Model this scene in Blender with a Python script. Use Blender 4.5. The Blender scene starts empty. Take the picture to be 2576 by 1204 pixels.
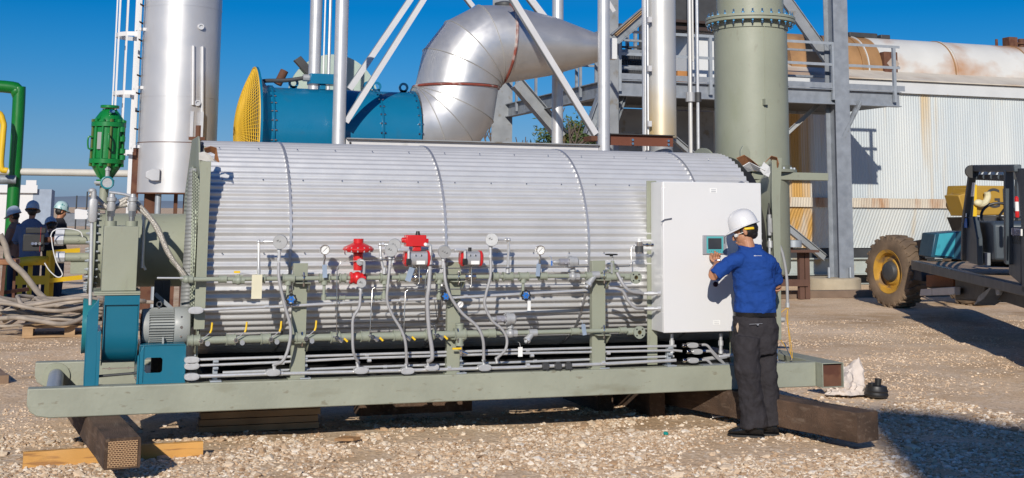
import bpy, bmesh, math, random
import numpy as np
from mathutils import Vector, Matrix, Euler, noise
random.seed(7); rng=np.random.default_rng(7)
sc=bpy.context.scene; COL=sc.collection
R_=math.radians; PI=math.pi
# ---------------- camera ----------------
H=1.82; YAW=R_(18.6); PITCH=R_(7.5); ROLL=R_(0.5)
FPX=3173.; CX=1288.; CY=110.; W0=2576.; H0=1204.
cam=bpy.data.cameras.new('camera'); co=bpy.data.objects.new('camera',cam); COL.objects.link(co)
RM=Matrix.Rotation(-YAW,3,'Z')@Matrix.Rotation(PI/2+PITCH,3,'X')@Matrix.Rotation(ROLL,3,'Z')
co.matrix_world=Matrix.Translation((0,0,H))@RM.to_4x4()
cam.sensor_fit='HORIZONTAL'; cam.sensor_width=36; cam.lens=36*FPX/W0
cam.shift_x=0.0; cam.shift_y=-(H0/2-CY)/W0
cam.clip_start=.1; cam.clip_end=6000
sc.camera=co
sc.render.resolution_x=1024; sc.render.resolution_y=478
# ---------------- light ----------------
SAZ=R_(26); SEL=R_(24.5)
w=bpy.data.worlds.new('World'); sc.world=w; w.use_nodes=True
nt=w.node_tree; nt.nodes.clear()
sky=nt.nodes.new('ShaderNodeTexSky'); sky.sky_type='NISHITA'; sky.sun_disc=False
sky.sun_elevation=SEL; sky.sun_rotation=PI+SAZ; sky.altitude=200; sky.air_density=1.0; sky.dust_density=.6; sky.ozone_density=3.0
hs=nt.nodes.new('ShaderNodeHueSaturation'); hs.inputs['Saturation'].default_value=1.25; hs.inputs['Value'].default_value=1.0
bg=nt.nodes.new('ShaderNodeBackground'); bg.inputs[1].default_value=.097
wo=nt.nodes.new('ShaderNodeOutputWorld')
gt=nt.nodes.new('ShaderNodeTexCoord'); sxz=nt.nodes.new('ShaderNodeSeparateXYZ'); nt.links.new(gt.outputs['Generated'],sxz.inputs[0])
rp_=nt.nodes.new('ShaderNodeValToRGB'); el_=rp_.color_ramp.elements
stops_=[(0,(.34,.48,.97)),(.064,(.22,.40,.69)),(.12,(.085,.39,.66)),(.155,(.006,.36,.64)),(.3,(.18,.42,.70)),(1,(.45,.55,.8))]
while len(el_)<len(stops_): el_.new(.5)
for k_,(p_,c_) in enumerate(stops_): el_[k_].position=p_; el_[k_].color=(*c_,1)
nt.links.new(sxz.outputs['Z'],rp_.inputs[0]); ml_=nt.nodes.new('ShaderNodeMix'); ml_.data_type='RGBA'; ml_.blend_type='MULTIPLY'; ml_.inputs['Factor'].default_value=1
nt.links.new(sky.outputs[0],hs.inputs['Color']); nt.links.new(hs.outputs[0],ml_.inputs['A']); nt.links.new(rp_.outputs[0],ml_.inputs['B']); nt.links.new(ml_.outputs['Result'],bg.inputs[0]); nt.links.new(bg.outputs[0],wo.inputs[0])
sl=bpy.data.lights.new('sun','SUN'); sl.energy=3.9; sl.angle=R_(.5); sl.color=(1,.93,.83)
so=bpy.data.objects.new('sun',sl); COL.objects.link(so)
LD=Vector((math.sin(SAZ)*math.cos(SEL),math.cos(SAZ)*math.cos(SEL),-math.sin(SEL)))
so.rotation_euler=LD.to_track_quat('-Z','Y').to_euler()
vs=sc.view_settings; vs.view_transform='Standard'; vs.look='None'; vs.exposure=0.25; vs.gamma=1
# ---------------- placing ----------------
CAM=Vector((0,0,H))
def ray(x,y): return RM@Vector(((x-CX)/FPX,-(y-CY)/FPX,-1))
def at(x,y,Y=None,X=None,Z=None):
    d=ray(x,y)
    if Y is not None: t=(Y-CAM.y)/d.y
    elif X is not None: t=(X-CAM.x)/d.x
    else: t=(Z-CAM.z)/d.z
    return CAM+d*t
V=Vector
# ---------------- mesh builder ----------------
def frame(d):
    d=V(d).normalized(); a=V((0,0,1)) if abs(d.z)<.9 else V((1,0,0))
    u=d.cross(a).normalized(); return u,d.cross(u).normalized(),d
class MB:
    def __init__(s): s.v=[];s.f=[];s.m=[];s.mi=0
    def add(s,vs,fs):
        n=len(s.v); s.v+= [tuple(p) for p in vs]; s.f+=[tuple(i+n for i in f) for f in fs]; s.m+=[s.mi]*len(fs); return s
    def box(s,x0,x1,y0,y1,z0,z1,M=None):
        P=[V((x,y,z)) for x in(x0,x1) for y in(y0,y1) for z in(z0,z1)]
        if M is not None: P=[M@p for p in P]
        return s.add(P,[(0,1,3,2),(4,6,7,5),(0,4,5,1),(2,3,7,6),(0,2,6,4),(1,5,7,3)])
    def cbox(s,c,sz,rz=0,M=None):
        m=Matrix.Translation(c)@Matrix.Rotation(rz,4,'Z')
        if M is not None: m=M@m
        a,b,d=[q/2 for q in sz]; return s.box(-a,a,-b,b,-d,d,m)
    def bar(s,p,q,w,h=None,up=None):
        p=V(p);q=V(q);h=h or w; d=(q-p).normalized()
        up=V(up) if up is not None else (V((0,0,1)) if abs(d.z)<.95 else V((0,1,0)))
        u=d.cross(up).normalized()*w/2; v=u.cross(d).normalized()*h/2
        P=[a+i*u+j*v for a in(p,q) for i,j in((-1,-1),(1,-1),(1,1),(-1,1))]
        return s.add(P,[(3,2,1,0),(4,5,6,7),(0,1,5,4),(1,2,6,5),(2,3,7,6),(3,0,4,7)])
    def ibeam(s,p,q,w,h,t=.015,up=None):
        p=V(p);q=V(q); d=(q-p).normalized(); up=V(up) if up is not None else (V((0,0,1)) if abs(d.z)<.95 else V((0,1,0)))
        u=d.cross(up).normalized(); v=u.cross(d).normalized()
        for k in(-1,1): s.bar(p+v*k*(h-t)/2,q+v*k*(h-t)/2,w,t,v)
        s.bar(p,q,t,h-2*t-.004,v); return s
    def cyl(s,p,q,r,r2=None,n=16,cap=True):
        p=V(p);q=V(q); r2=r if r2 is None else r2; u,v,d=frame(q-p)
        P=[c+rr*(math.cos(2*PI*i/n)*u+math.sin(2*PI*i/n)*v) for c,rr in((p,r),(q,r2)) for i in range(n)]
        F=[(i,(i+1)%n,n+(i+1)%n,n+i) for i in range(n)]
        if cap: F+= [tuple(range(n-1,-1,-1)),tuple(range(n,2*n))]
        return s.add(P,F)
    def lathe(s,prof,o,d,n=24,cap=True):
        o=V(o);u,v,d=frame(d); P=[];F=[]
        for r,h in prof: P+=[o+d*h+r*(math.cos(2*PI*i/n)*u+math.sin(2*PI*i/n)*v) for i in range(n)]
        for k in range(len(prof)-1): F+=[(k*n+i,k*n+(i+1)%n,(k+1)*n+(i+1)%n,(k+1)*n+i) for i in range(n)]
        if cap: F+=[tuple(range(n-1,-1,-1)),tuple((len(prof)-1)*n+i for i in range(n))]
        return s.add(P,F)
    def tube(s,pts,r,n=8,sm=0,cap=True):
        pts=[V(p) for p in pts]
        if sm and len(pts)>2:
            o=[];q=[pts[0]*2-pts[1]]+pts+[pts[-1]*2-pts[-2]]
            for i in range(1,len(q)-2):
                a,b,c,e=q[i-1:i+3]
                for k in range(sm):
                    t=k/sm; o.append(.5*((2*b)+(c-a)*t+(2*a-5*b+4*c-e)*t*t+(3*b-a-3*c+e)*t**3))
            o.append(pts[-1]); pts=o
        rs=r if isinstance(r,(list,tuple)) else None
        P=[];F=[];u=None
        for i,p in enumerate(pts):
            d=(pts[min(i+1,len(pts)-1)]-pts[max(i-1,0)]).normalized()
            if u is None: u,v,_=frame(d)
            else: u=(u-d*u.dot(d)).normalized(); v=d.cross(u)
            rr=r if rs is None else rs[min(len(rs)-1,int(i*(len(rs)-1)/max(1,len(pts)-1)+.5))]
            P+=[p+rr*(math.cos(2*PI*k/n)*u+math.sin(2*PI*k/n)*v) for k in range(n)]
        m=len(pts)
        for i in range(m-1): F+=[(i*n+k,i*n+(k+1)%n,(i+1)*n+(k+1)%n,(i+1)*n+k) for k in range(n)]
        if cap: F+=[tuple(range(n-1,-1,-1)),tuple((m-1)*n+k for k in range(n))]
        return s.add(P,F)
    def loft(s,rings,n=20,e=2.0):
        # rings: (center, half vector a, half vector b)
        P=[];F=[]
        for c,a,b in rings:
            c=V(c);a=V(a);b=V(b)
            for k in range(n):
                t=2*PI*k/n; x=math.cos(t);y=math.sin(t)
                P.append(c+a*math.copysign(abs(x)**(2/e),x)+b*math.copysign(abs(y)**(2/e),y))
        m=len(rings)
        for i in range(m-1): F+=[(i*n+k,i*n+(k+1)%n,(i+1)*n+(k+1)%n,(i+1)*n+k) for k in range(n)]
        F+=[tuple(range(n-1,-1,-1)),tuple((m-1)*n+k for k in range(n))]
        return s.add(P,F)
    def ell(s,c,r,M=None,n=14,m=9):
        P=[];F=[]
        for j in range(1,m):
            ph=PI*j/m
            for i in range(n):
                th=2*PI*i/n; P.append(V((c[0]+r[0]*math.sin(ph)*math.cos(th),c[1]+r[1]*math.sin(ph)*math.sin(th),c[2]+r[2]*math.cos(ph))))
        P+= [V((c[0],c[1],c[2]+r[2])),V((c[0],c[1],c[2]-r[2]))]
        if M is not None: P=[M@p for p in P]
        for j in range(m-2): F+=[(j*n+i,(j+1)*n+i,(j+1)*n+(i+1)%n,j*n+(i+1)%n) for i in range(n)]
        T=(m-1)*n; F+=[(T,i,(i+1)%n) for i in range(n)]+[(T+1,(m-2)*n+(i+1)%n,(m-2)*n+i) for i in range(n)]
        return s.add(P,F)
    def prism(s,poly,vec):
        P=[V(p) for p in poly]; n=len(P); Q=[p+V(vec) for p in P]
        return s.add(P+Q,[tuple(range(n-1,-1,-1)),tuple(range(n,2*n))]+[(i,(i+1)%n,n+(i+1)%n,n+i) for i in range(n)])
    def ring(s,o,d,ro,ri,h,n=32):
        return s.lathe([(ri,0),(ro,0),(ro,h),(ri,h),(ri,0)],o,d,n,False)
    def torus(s,o,d,R,r,n=24,m=8):
        return s.lathe([(R+r*math.cos(2*PI*k/m),r*math.sin(2*PI*k/m)) for k in range(m+1)],o,d,n,False)
    def build(s,name,mat,par=None,smooth=True,bev=0,ang=35,loc=None):
        me=bpy.data.meshes.new(name)
        o=bpy.data.objects.new(name,me); COL.objects.link(o)
        if par is not None: base=BASE[par]; o.parent=par
        else:
            a=np.array(s.v); base=V(((a[:,0].min()+a[:,0].max())/2,(a[:,1].min()+a[:,1].max())/2,a[:,2].min())) if loc is None else V(loc)
            o.location=base
        BASE[o]=base
        me.from_pydata([(p[0]-base.x,p[1]-base.y,p[2]-base.z) for p in s.v],[],s.f)
        for m in (mat if isinstance(mat,(list,tuple)) else [mat]): me.materials.append(m)
        if isinstance(mat,(list,tuple)): me.polygons.foreach_set('material_index',s.m)
        bm=bmesh.new(); bm.from_mesh(me); bmesh.ops.recalc_face_normals(bm,faces=bm.faces[:]); bm.to_mesh(me); bm.free()
        if smooth:
            me.polygons.foreach_set('use_smooth',[True]*len(me.polygons)); me.set_sharp_from_angle(angle=R_(ang))
        me.update()
        if bev:
            b=o.modifiers.new('b','BEVEL'); b.width=bev; b.segments=2; b.limit_method='ANGLE'; b.angle_limit=R_(40); b.harden_normals=False
        return o
BASE={}
def tag(o,label=None,cat=None,group=None,kind=None):
    if label:o['label']=label
    if cat:o['category']=cat
    if group:o['group']=group
    if kind:o['kind']=kind
    return o
def thing(name,label,cat,loc,group=None):
    o=bpy.data.objects.new(name,None); COL.objects.link(o); o.location=loc; o.empty_display_size=.1
    BASE[o]=V(loc); return tag(o,label,cat,group)
def copy_thing(root,loc,label,group=None):
    r=root.copy(); COL.objects.link(r); r.location=loc; BASE[r]=V(loc); r['label']=label
    def rec(a,b):
        for ch in [c for c in bpy.data.objects if c.parent==a]:
            c=ch.copy(); COL.objects.link(c); c.parent=b; rec(ch,c)
    rec(root,r); return r
# ---------------- materials ----------------
def mat(name,col,rough=.5,metal=0.,var=.12,vs=3.,bump=0.,bs=40.,col2=None,c2amt=0.,c2s=2.,c2stretch=(1,1,1),spec=.5,coat=0.,rvar=.1,c2sharp=.1,bstretch=(1,1,1),bd=.01,zst=None,speck=None):
    col=[c*.86 for c in col]; col2=None if col2 is None else [c*.86 for c in col2]
    m=bpy.data.materials.new(name); m.use_nodes=True; t=m.node_tree; N=t.nodes; L=t.links
    b=N['Principled BSDF']; b.inputs['Metallic'].default_value=metal; b.inputs['Specular IOR Level'].default_value=spec; b.inputs['Coat Weight'].default_value=coat
    tc=N.new('ShaderNodeTexCoord')
    def nz(scale,det=4,stretch=(1,1,1)):
        mp=N.new('ShaderNodeMapping'); mp.inputs['Scale'].default_value=stretch; L.new(tc.outputs['Object'],mp.inputs[0])
        n=N.new('ShaderNodeTexNoise'); n.inputs['Scale'].default_value=scale; n.inputs['Detail'].default_value=det; L.new(mp.outputs[0],n.inputs['Vector']); return n
    n=nz(vs,6)
    mr=N.new('ShaderNodeMapRange'); mr.inputs[1].default_value=.3; mr.inputs[2].default_value=.7; mr.inputs[3].default_value=1-var; mr.inputs[4].default_value=1+var
    L.new(n.outputs[0],mr.inputs[0])
    mx=N.new('ShaderNodeVectorMath'); mx.operation='SCALE'; mx.inputs[0].default_value=col[:3]; L.new(mr.outputs[0],mx.inputs['Scale'])
    out=mx.outputs[0]
    if col2 is not None:
        n2=nz(c2s,7,c2stretch); cr=N.new('ShaderNodeMapRange'); th=.72-.42*c2amt
        cr.inputs[1].default_value=th; cr.inputs[2].default_value=th+c2sharp; L.new(n2.outputs[0],cr.inputs[0])
        mm=N.new('ShaderNodeMix'); mm.data_type='RGBA'; L.new(cr.outputs[0],mm.inputs['Factor']); L.new(out,mm.inputs['A']); mm.inputs['B'].default_value=(*col2[:3],1); out=mm.outputs['Result']
    if speck:
        ns2=nz(speck[0],5,speck[2]); sr=N.new('ShaderNodeMapRange'); sr.inputs[1].default_value=.64; sr.inputs[2].default_value=.70; L.new(ns2.outputs[0],sr.inputs[0])
        m4=N.new('ShaderNodeMix'); m4.data_type='RGBA'; L.new(sr.outputs[0],m4.inputs['Factor']); L.new(out,m4.inputs['A']); m4.inputs['B'].default_value=(*speck[1],1); out=m4.outputs['Result']
    if zst:
        sx=N.new('ShaderNodeSeparateXYZ'); L.new(tc.outputs['Object'],sx.inputs[0]); ns=nz(2.5,6,(1,1,.4)); ad=N.new('ShaderNodeMath'); ad.operation='MULTIPLY_ADD'; ad.inputs[1].default_value=-1.6; L.new(ns.outputs[0],ad.inputs[0]); L.new(sx.outputs['Z'],ad.inputs[2])
        zr=N.new('ShaderNodeMapRange'); zr.inputs[1].default_value=zst[0]; zr.inputs[2].default_value=zst[1]; L.new(ad.outputs[0],zr.inputs[0])
        m3=N.new('ShaderNodeMix'); m3.data_type='RGBA'; L.new(zr.outputs[0],m3.inputs['Factor']); L.new(out,m3.inputs['A']); m3.inputs['B'].default_value=(*zst[2],1); out=m3.outputs['Result']
    L.new(out,b.inputs['Base Color'])
    r2=N.new('ShaderNodeMapRange'); r2.inputs[3].default_value=max(.03,rough-rvar); r2.inputs[4].default_value=min(1,rough+rvar)
    n3=nz(vs*3,5); L.new(n3.outputs[0],r2.inputs[0]); L.new(r2.outputs[0],b.inputs['Roughness'])
    if bump:
        n4=nz(bs,6,bstretch); bp=N.new('ShaderNodeBump'); bp.inputs['Strength'].default_value=bump; bp.inputs['Distance'].default_value=bd; L.new(n4.outputs[0],bp.inputs['Height']); L.new(bp.outputs[0],b.inputs['Normal'])
    return m
SAGE=(.300,.318,.245); RUST=(.20,.08,.03)
m_sage=mat('sage_paint',SAGE,.5,0,.08,2,.1,30,(.25,.27,.17),.34,2.2,(1,1,.5),c2sharp=.25,speck=(19,(.235,.24,.185),(1,1,.4)))
m_beam=mat('sage_beam',(.315,.330,.262),.55,0,.09,3,.25,25,(.22,.215,.15),.34,7,(.35,1,1),c2sharp=.22,speck=(24,(.20,.19,.14),(.4,1,1)))
m_sage2=mat('sage_fitting',(.29,.318,.255),.5,0,.06,5,.15,60)
m_zinc=mat('corrugated_zinc',(.70,.70,.70),.38,.45,.05,3,.03,120,(.62,.62,.62),.4,3,(.3,1,1),c2sharp=.35)
m_strap=mat('strap_steel',(.48,.49,.52),.4,.6,.1,6)
m_galv=mat('galvanised_steel',(.40,.44,.48),.5,.35,.10,8,.05,60,(.34,.37,.40),.4,9,c2sharp=.3)
m_galvd=mat('dull_galvanised',(.30,.33,.36),.55,.3,.16,5,.08,50,(.20,.21,.22),.4,7,c2sharp=.15)
m_alu=mat('aluminium_jacket',(.66,.66,.66),.42,.72,.07,2.5,.12,6,(.56,.55,.53),.45,1.8,(1,1,.5),c2sharp=.3)
m_alus=mat('stack_steel',(.66,.66,.67),.42,.5,.06,1.2,.08,5,(.48,.36,.25),.14,1.6,(1,1,.25),c2sharp=.15)
m_alur=mat('stained_aluminium',(.68,.67,.64),.42,.45,.05,1.2,.05,5,(.56,.38,.15),.22,1.0,(1,1,.35),c2sharp=.2,zst=(1.5,.5,(.60,.46,.24)))
m_pole=mat('silver_pole',(.66,.67,.69),.42,.5,.05,2,.05,10,(.45,.46,.48),.2,4,c2sharp=.2)
m_cond=mat('conduit',(.66,.67,.68),.36,.5,.08,12)
m_flex=mat('flex_hose',(.36,.36,.37),.5,.0,.06,10)
m_cast=mat('cast_grey',(.42,.43,.44),.5,.25,.07,14,.1,80)
m_sst=mat('stainless',(.62,.60,.56),.25,1,.05,10)
m_chrome=mat('chrome',(.8,.8,.8),.12,1,.03,10,rvar=.03)
m_teal=mat('teal_paint',(.006,.145,.23),.32,0,.05,2,.04,20,(.02,.12,.17),.15,3,coat=.15)
m_tealb=mat('fan_blue',(.004,.16,.31),.3,0,.04,1,.03,6,(.02,.14,.25),.2,2,coat=.15)
m_plat=mat('shaded_platform_steel',(.29,.32,.36),.55,.25,.14,6,.05,60,(.22,.25,.29),.4,5,c2sharp=.25)  # galvanised steel darkened, with the platform's shade put into the base colour
m_tealg=mat('teal_rim',(.02,.20,.24),.4)
m_red=mat('red_paint',(.62,.018,.02),.35,0,.05,8,coat=.1)
m_redd=mat('dark_red',(.26,.06,.04),.6,0,.3,4,0,30,(.5,.45,.42),.5,3)
m_green=mat('green_paint',(.005,.19,.035),.3,0,.06,6,.05,30,coat=.3)
m_greenp=mat('green_pipe',(.004,.16,.02),.35,0,.06,2,coat=.2)
m_rim=mat('muddy_rim',(.50,.27,.03),.6,0,.15,4,.1,30,(.22,.14,.07),.5,3)
m_yel=mat('yellow_paint',(.78,.50,.02),.45,0,.06,3,.05,30,(.35,.2,.05),.15,5)
m_yell=mat('yellow_lever',(.85,.55,.02),.4)
m_ylwmesh=mat('yellow_mesh',(.74,.45,.03),.5)
m_white=mat('white_enamel',(.74,.74,.74),.32,0,.015,1,coat=.1,rvar=.03)
m_whites=mat('side_enamel',(.72,.73,.73),.35,.0,.03,2)
m_label=mat('label_plate',(.86,.86,.84),.5)
m_black=mat('black_rubber',(.015,.015,.016),.5)
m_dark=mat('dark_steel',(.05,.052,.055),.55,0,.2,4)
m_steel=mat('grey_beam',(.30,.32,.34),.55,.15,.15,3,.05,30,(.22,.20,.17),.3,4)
m_whbeam=mat('pale_beam',(.66,.66,.67),.5,.15,.06,2,0,30,(.5,.5,.5),.3,2)
m_rust=mat('rust',(.13,.055,.03),.85,0,.25,4,.3,40,(.10,.035,.02),.5,6)
m_rbeam=mat('rust_primer_beam',(.15,.045,.022),.7,0,.12,3,.1,30)
m_motor=mat('motor_grey',(.33,.35,.34),.45,0,.04,8)
m_blue=mat('blue_knob',(.02,.16,.55),.4)
m_tag=mat('cream_tag',(.72,.68,.50),.7)
m_bltag=mat('metal_tag',(.45,.55,.68),.4,.5)
m_tie=mat('railway_tie',(.115,.068,.042),.85,0,.4,5,.8,30,(.21,.145,.10),.42,5,(6,.6,6),c2sharp=.2,bstretch=(8,.7,8),bd=.02)
m_tieend=mat('tie_end',(.13,.07,.035),.85,0,.3,20,.5,60)
m_pine=mat('pine_plank',(.62,.32,.08),.6,0,.12,3,.2,20,(.36,.17,.05),.35,6,(.5,6,6),bstretch=(.5,8,8))
m_pallet=mat('pallet_wood',(.40,.26,.14),.8,0,.2,5,.3,20)
m_rope=mat('grey_cable',(.34,.29,.24),.7,0,.25,6,.3,60)
m_tape=mat('torn_tape',(.30,.13,.055),.6,0,.15,10,.3,30)
m_tapew=mat('white_tape',(.75,.75,.73),.6,0,.06,10,.3,30)
m_conc=mat('concrete',(.46,.39,.28),.85,0,.12,5,.3,40)
m_skin=mat('skin',(.44,.21,.12),.5,0,.06,20,spec=.4)
m_hair=mat('black_hair',(.010,.008,.008),.45,0,.3,80,.5,200)
m_polo=mat('blue_polo',(.014,.058,.26),.85,0,.10,8,.5,7,spec=.15,bd=.05,bstretch=(1,1,1.8))
m_trou=mat('charcoal_trousers',(.033,.030,.034),.85,0,.15,10,.6,6,spec=.2,bd=.06,bstretch=(1,1,.8))
m_leather=mat('black_leather',(.010,.010,.011),.22,0,.1,20,.15,60)
m_helmet=mat('white_helmet',(.72,.72,.73),.25,0,.01,3,coat=.5)
m_screen=mat('dark_screen',(.045,.05,.06),.15)
m_bezel=mat('teal_bezel',(.10,.42,.44),.4)
m_hmi=mat('hmi_grey',(.36,.37,.40),.4,.2)
# ================= GROUND =================
def ground_mat():
    m=bpy.data.materials.new('dirt_ground'); m.use_nodes=True; t=m.node_tree; N=t.nodes; L=t.links; b=N['Principled BSDF']
    b.inputs['Roughness'].default_value=.95; b.inputs['Specular IOR Level'].default_value=.15
    g=N.new('ShaderNodeTexCoord')
    def nz(s,d=6,st=(1,1,1)):
        mp=N.new('ShaderNodeMapping'); mp.inputs['Scale'].default_value=st; L.new(g.outputs['Object'],mp.inputs[0])
        n=N.new('ShaderNodeTexNoise'); n.inputs['Scale'].default_value=s; n.inputs['Detail'].default_value=d; L.new(mp.outputs[0],n.inputs['Vector']); return n
    def ramp(src,stops):
        r=N.new('ShaderNodeValToRGB'); e=r.color_ramp.elements
        while len(e)<len(stops): e.new(.5)
        for k,(p,c) in enumerate(stops): e[k].position=p; e[k].color=(*c,1)
        L.new(src,r.inputs[0]); return r.outputs[0]
    def mix(a,bb,f,mode='MIX'):
        x=N.new('ShaderNodeMix'); x.data_type='RGBA'; x.blend_type=mode
        if isinstance(f,float): x.inputs['Factor'].default_value=f
        else: L.new(f,x.inputs['Factor'])
        L.new(a,x.inputs['A']); L.new(bb,x.inputs['B']); return x.outputs['Result']
    base=ramp(nz(.5,8,(1,.6,1)).outputs[0],[(.30,(.48,.33,.20)),(.5,(.66,.49,.32)),(.68,(.82,.65,.47))])
    tr=ramp(nz(.35,5,(.15,1.6,1)).outputs[0],[(.40,(.80,.77,.73)),(.6,(1.08,1.06,1.05))])
    base=mix(base,tr,1.0,'MULTIPLY')
    v=N.new('ShaderNodeTexVoronoi'); v.inputs['Scale'].default_value=26; L.new(g.outputs['Object'],v.inputs['Vector'])
    vc=ramp(v.outputs['Color'],[(.0,(.44,.31,.19)),(.5,(.68,.52,.36)),(1,(.84,.72,.57))])
    fine=nz(2.2,6).outputs[0]; fm=N.new('ShaderNodeMapRange'); fm.inputs[1].default_value=.38; fm.inputs[2].default_value=.62; L.new(fine,fm.inputs[0])
    sc_=N.new('ShaderNodeMath'); sc_.operation='MULTIPLY'; sc_.inputs[1].default_value=.75; L.new(fm.outputs[0],sc_.inputs[0])
    c=mix(base,vc,sc_.outputs[0])
    sp=ramp(nz(55,3).outputs[0],[(.35,(.72,.7,.68)),(.6,(1.1,1.1,1.1))]); c=mix(c,sp,.8,'MULTIPLY')
    L.new(c,b.inputs['Base Color'])
    bp=N.new('ShaderNodeBump'); bp.inputs['Strength'].default_value=.5; bp.inputs['Distance'].default_value=.012; L.new(v.outputs['Distance'],bp.inputs['Height'])
    bp2=N.new('ShaderNodeBump'); bp2.inputs['Strength'].default_value=.45; bp2.inputs['Distance'].default_value=.025; L.new(nz(9,8).outputs[0],bp2.inputs['Height']); L.new(bp.outputs[0],bp2.inputs['Normal'])
    L.new(bp2.outputs[0],b.inputs['Normal']); return m
def gh(x,y):
    # gentle bumps; flat further out
    k=min(1,max(0,math.hypot(x-5.15,y-9.42)-.3)/.6)*max(0.,1-max(0,(math.hypot(x-4,y-14)-22)/20))
    return k*(.03*noise.noise(V((x*.6,y*.6,3)))+.012*noise.noise(V((x*2.5,y*2.5,7))))
b=MB(); n0=0
xs=sorted(set([-3000,-1200,-500,-200,-90,-50,-35]+[round(-25+.5*i,2) for i in range(12)]+[-18+.25*i for i in range(190)]+[30,32,35,40,50,90,200,500,1200,3000]))
ys=sorted(set([-400,-100,-40,-20,-10,-5]+[.25*i for i in range(0,150)]+[38,40,45,50,60,90,200,500,1200,4500]))
vsx=[(x,y,gh(x,y)) for y in ys for x in xs]; nx=len(xs)
b.add(vsx,[(j*nx+i,j*nx+i+1,(j+1)*nx+i+1,(j+1)*nx+i) for j in range(len(ys)-1) for i in range(nx-1)])
gm=ground_mat()
tag(b.build('ground',gm,loc=(0,0,0),ang=180),kind='structure')
# gravel
def gravel_mat(name,cols,):
    m=bpy.data.materials.new(name); m.use_nodes=True; t=m.node_tree; N=t.nodes; L=t.links; b=N['Principled BSDF']
    b.inputs['Roughness'].default_value=.9; b.inputs['Specular IOR Level'].default_value=.2
    a=N.new('ShaderNodeAttribute'); a.attribute_name='tone'; r=N.new('ShaderNodeValToRGB'); e=r.color_ramp.elements
    while len(e)<len(cols): e.new(.5)
    for k,(p,c) in enumerate(cols): e[k].position=p; e[k].color=(*c,1)
    L.new(a.outputs['Fac'],r.inputs[0])
    g=N.new('ShaderNodeTexCoord'); n=N.new('ShaderNodeTexNoise'); n.inputs['Scale'].default_value=60; n.inputs['Detail'].default_value=4; L.new(g.outputs['Object'],n.inputs[0])
    mr=N.new('ShaderNodeMapRange'); mr.inputs[3].default_value=.75; mr.inputs[4].default_value=1.25; L.new(n.outputs[0],mr.inputs[0])
    s=N.new('ShaderNodeVectorMath'); s.operation='SCALE'; L.new(r.outputs[0],s.inputs[0]); L.new(mr.outputs[0],s.inputs['Scale']); L.new(s.outputs[0],b.inputs['Base Color'])
    return m
ico=bmesh.new(); bmesh.ops.create_icosphere(ico,subdivisions=1,radius=1); ico.verts.ensure_lookup_table()
IV=np.array([v.co[:] for v in ico.verts]); IF=np.array([[v.index for v in f.verts] for f in ico.faces]); ico.free()
def stones(name,x0,x1,y0,y1,n,smin,smax,mat_,keep,label=None,pw=3.):
    X=rng.uniform(x0,x1,n*2); Y=rng.uniform(y0,y1,n*2)
    ok=np.array([keep(a,b_) for a,b_ in zip(X,Y)]); X=X[ok][:n];Y=Y[ok][:n]; n=len(X)
    s=smin+(smax-smin)*rng.random(n)**pw
    ax=np.stack([s*rng.uniform(.7,1.35,n),s*rng.uniform(.7,1.2,n),s*rng.uniform(.32,.75,n)],1)
    P=IV[None]*(1+rng.uniform(-.38,.38,(n,12,1)))*ax[:,None,:]
    th=rng.uniform(0,2*PI,n); c,s_=np.cos(th),np.sin(th); ti=rng.uniform(-.5,.5,n)
    x=P[...,0]*c[:,None]-P[...,1]*s_[:,None]; y=P[...,0]*s_[:,None]+P[...,1]*c[:,None]; z=P[...,2]+x*ti[:,None]*.5
    Z=np.array([gh(a,b_) for a,b_ in zip(X,Y)])+s*.15
    P=np.stack([x+X[:,None],y+Y[:,None],z+Z[:,None]],-1).reshape(-1,3)
    F=(IF[None]+(np.arange(n)*12)[:,None,None]).reshape(-1,3)
    me=bpy.data.meshes.new(name); me.vertices.add(len(P)); me.vertices.foreach_set('co',P.ravel())
    me.loops.add(F.size); me.loops.foreach_set('vertex_index',F.ravel().astype(np.int32))
    me.polygons.add(len(F)); me.polygons.foreach_set('loop_start',np.arange(0,F.size,3,dtype=np.int32)); 
    me.polygons.foreach_set('use_smooth',np.zeros(len(F),dtype=bool)); me.update(calc_edges=True)
    at_=me.attributes.new('tone','FLOAT','POINT'); at_.data.foreach_set('value',np.repeat(rng.random(n),12).astype(np.float32))
    me.materials.append(mat_); o=bpy.data.objects.new(name,me); COL.objects.link(o)
    o['kind']='stuff'; o['label']=label; o['category']='gravel'; return o
gv=gravel_mat('pale_gravel',[(0,(.34,.22,.13)),(.25,(.48,.345,.225)),(.55,(.56,.435,.31)),(.82,(.65,.54,.41)),(1,(.77,.69,.59))])
gv2=gravel_mat('brown_gravel',[(0,(.46,.33,.21)),(.4,(.60,.45,.31)),(.8,(.70,.55,.40)),(1,(.78,.67,.53))])
def patch(x,y): return noise.noise(V((x*.9,y*1.3,11)))+.5*noise.noise(V((x*2.6,y*3,5)))
def k1(x,y):
    if x<-1.2+.0*y or x>9: return False
    v=patch(x,y)+ (.25 if y<9.9 else 0); return rng.random()<min(1,(.25 if math.hypot(x-5.15,(y-9.42)*1.6)<.45 else 1)*max(.04,.26+2.1*v))
def k2(x,y):
    v=patch(x*.6,y*.6); return -.9-.1*(y-10)<x and rng.random()<min(1,max(.06,.38+1.5*v)) and (x<1.2 or y<11.3 or x>5.6)
tag(stones('gravel',-1,8.2,7.4,11.2,56000,.007,.025,gv,k1,'pale crushed stone strewn over the dirt in front of and under the skid'))
tag(stones('gravel',-2.5,16,11.0,19,36000,.006,.016,gv2,k2,'brown crushed stone scattered behind the skid toward the back of the yard'))
tag(stones('gravel',-1,8.2,7.4,10.8,520,.026,.048,gv,lambda x,y:patch(x,y)>-.1,'larger loose pale stones lying among the gravel',pw=1.6))
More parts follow.
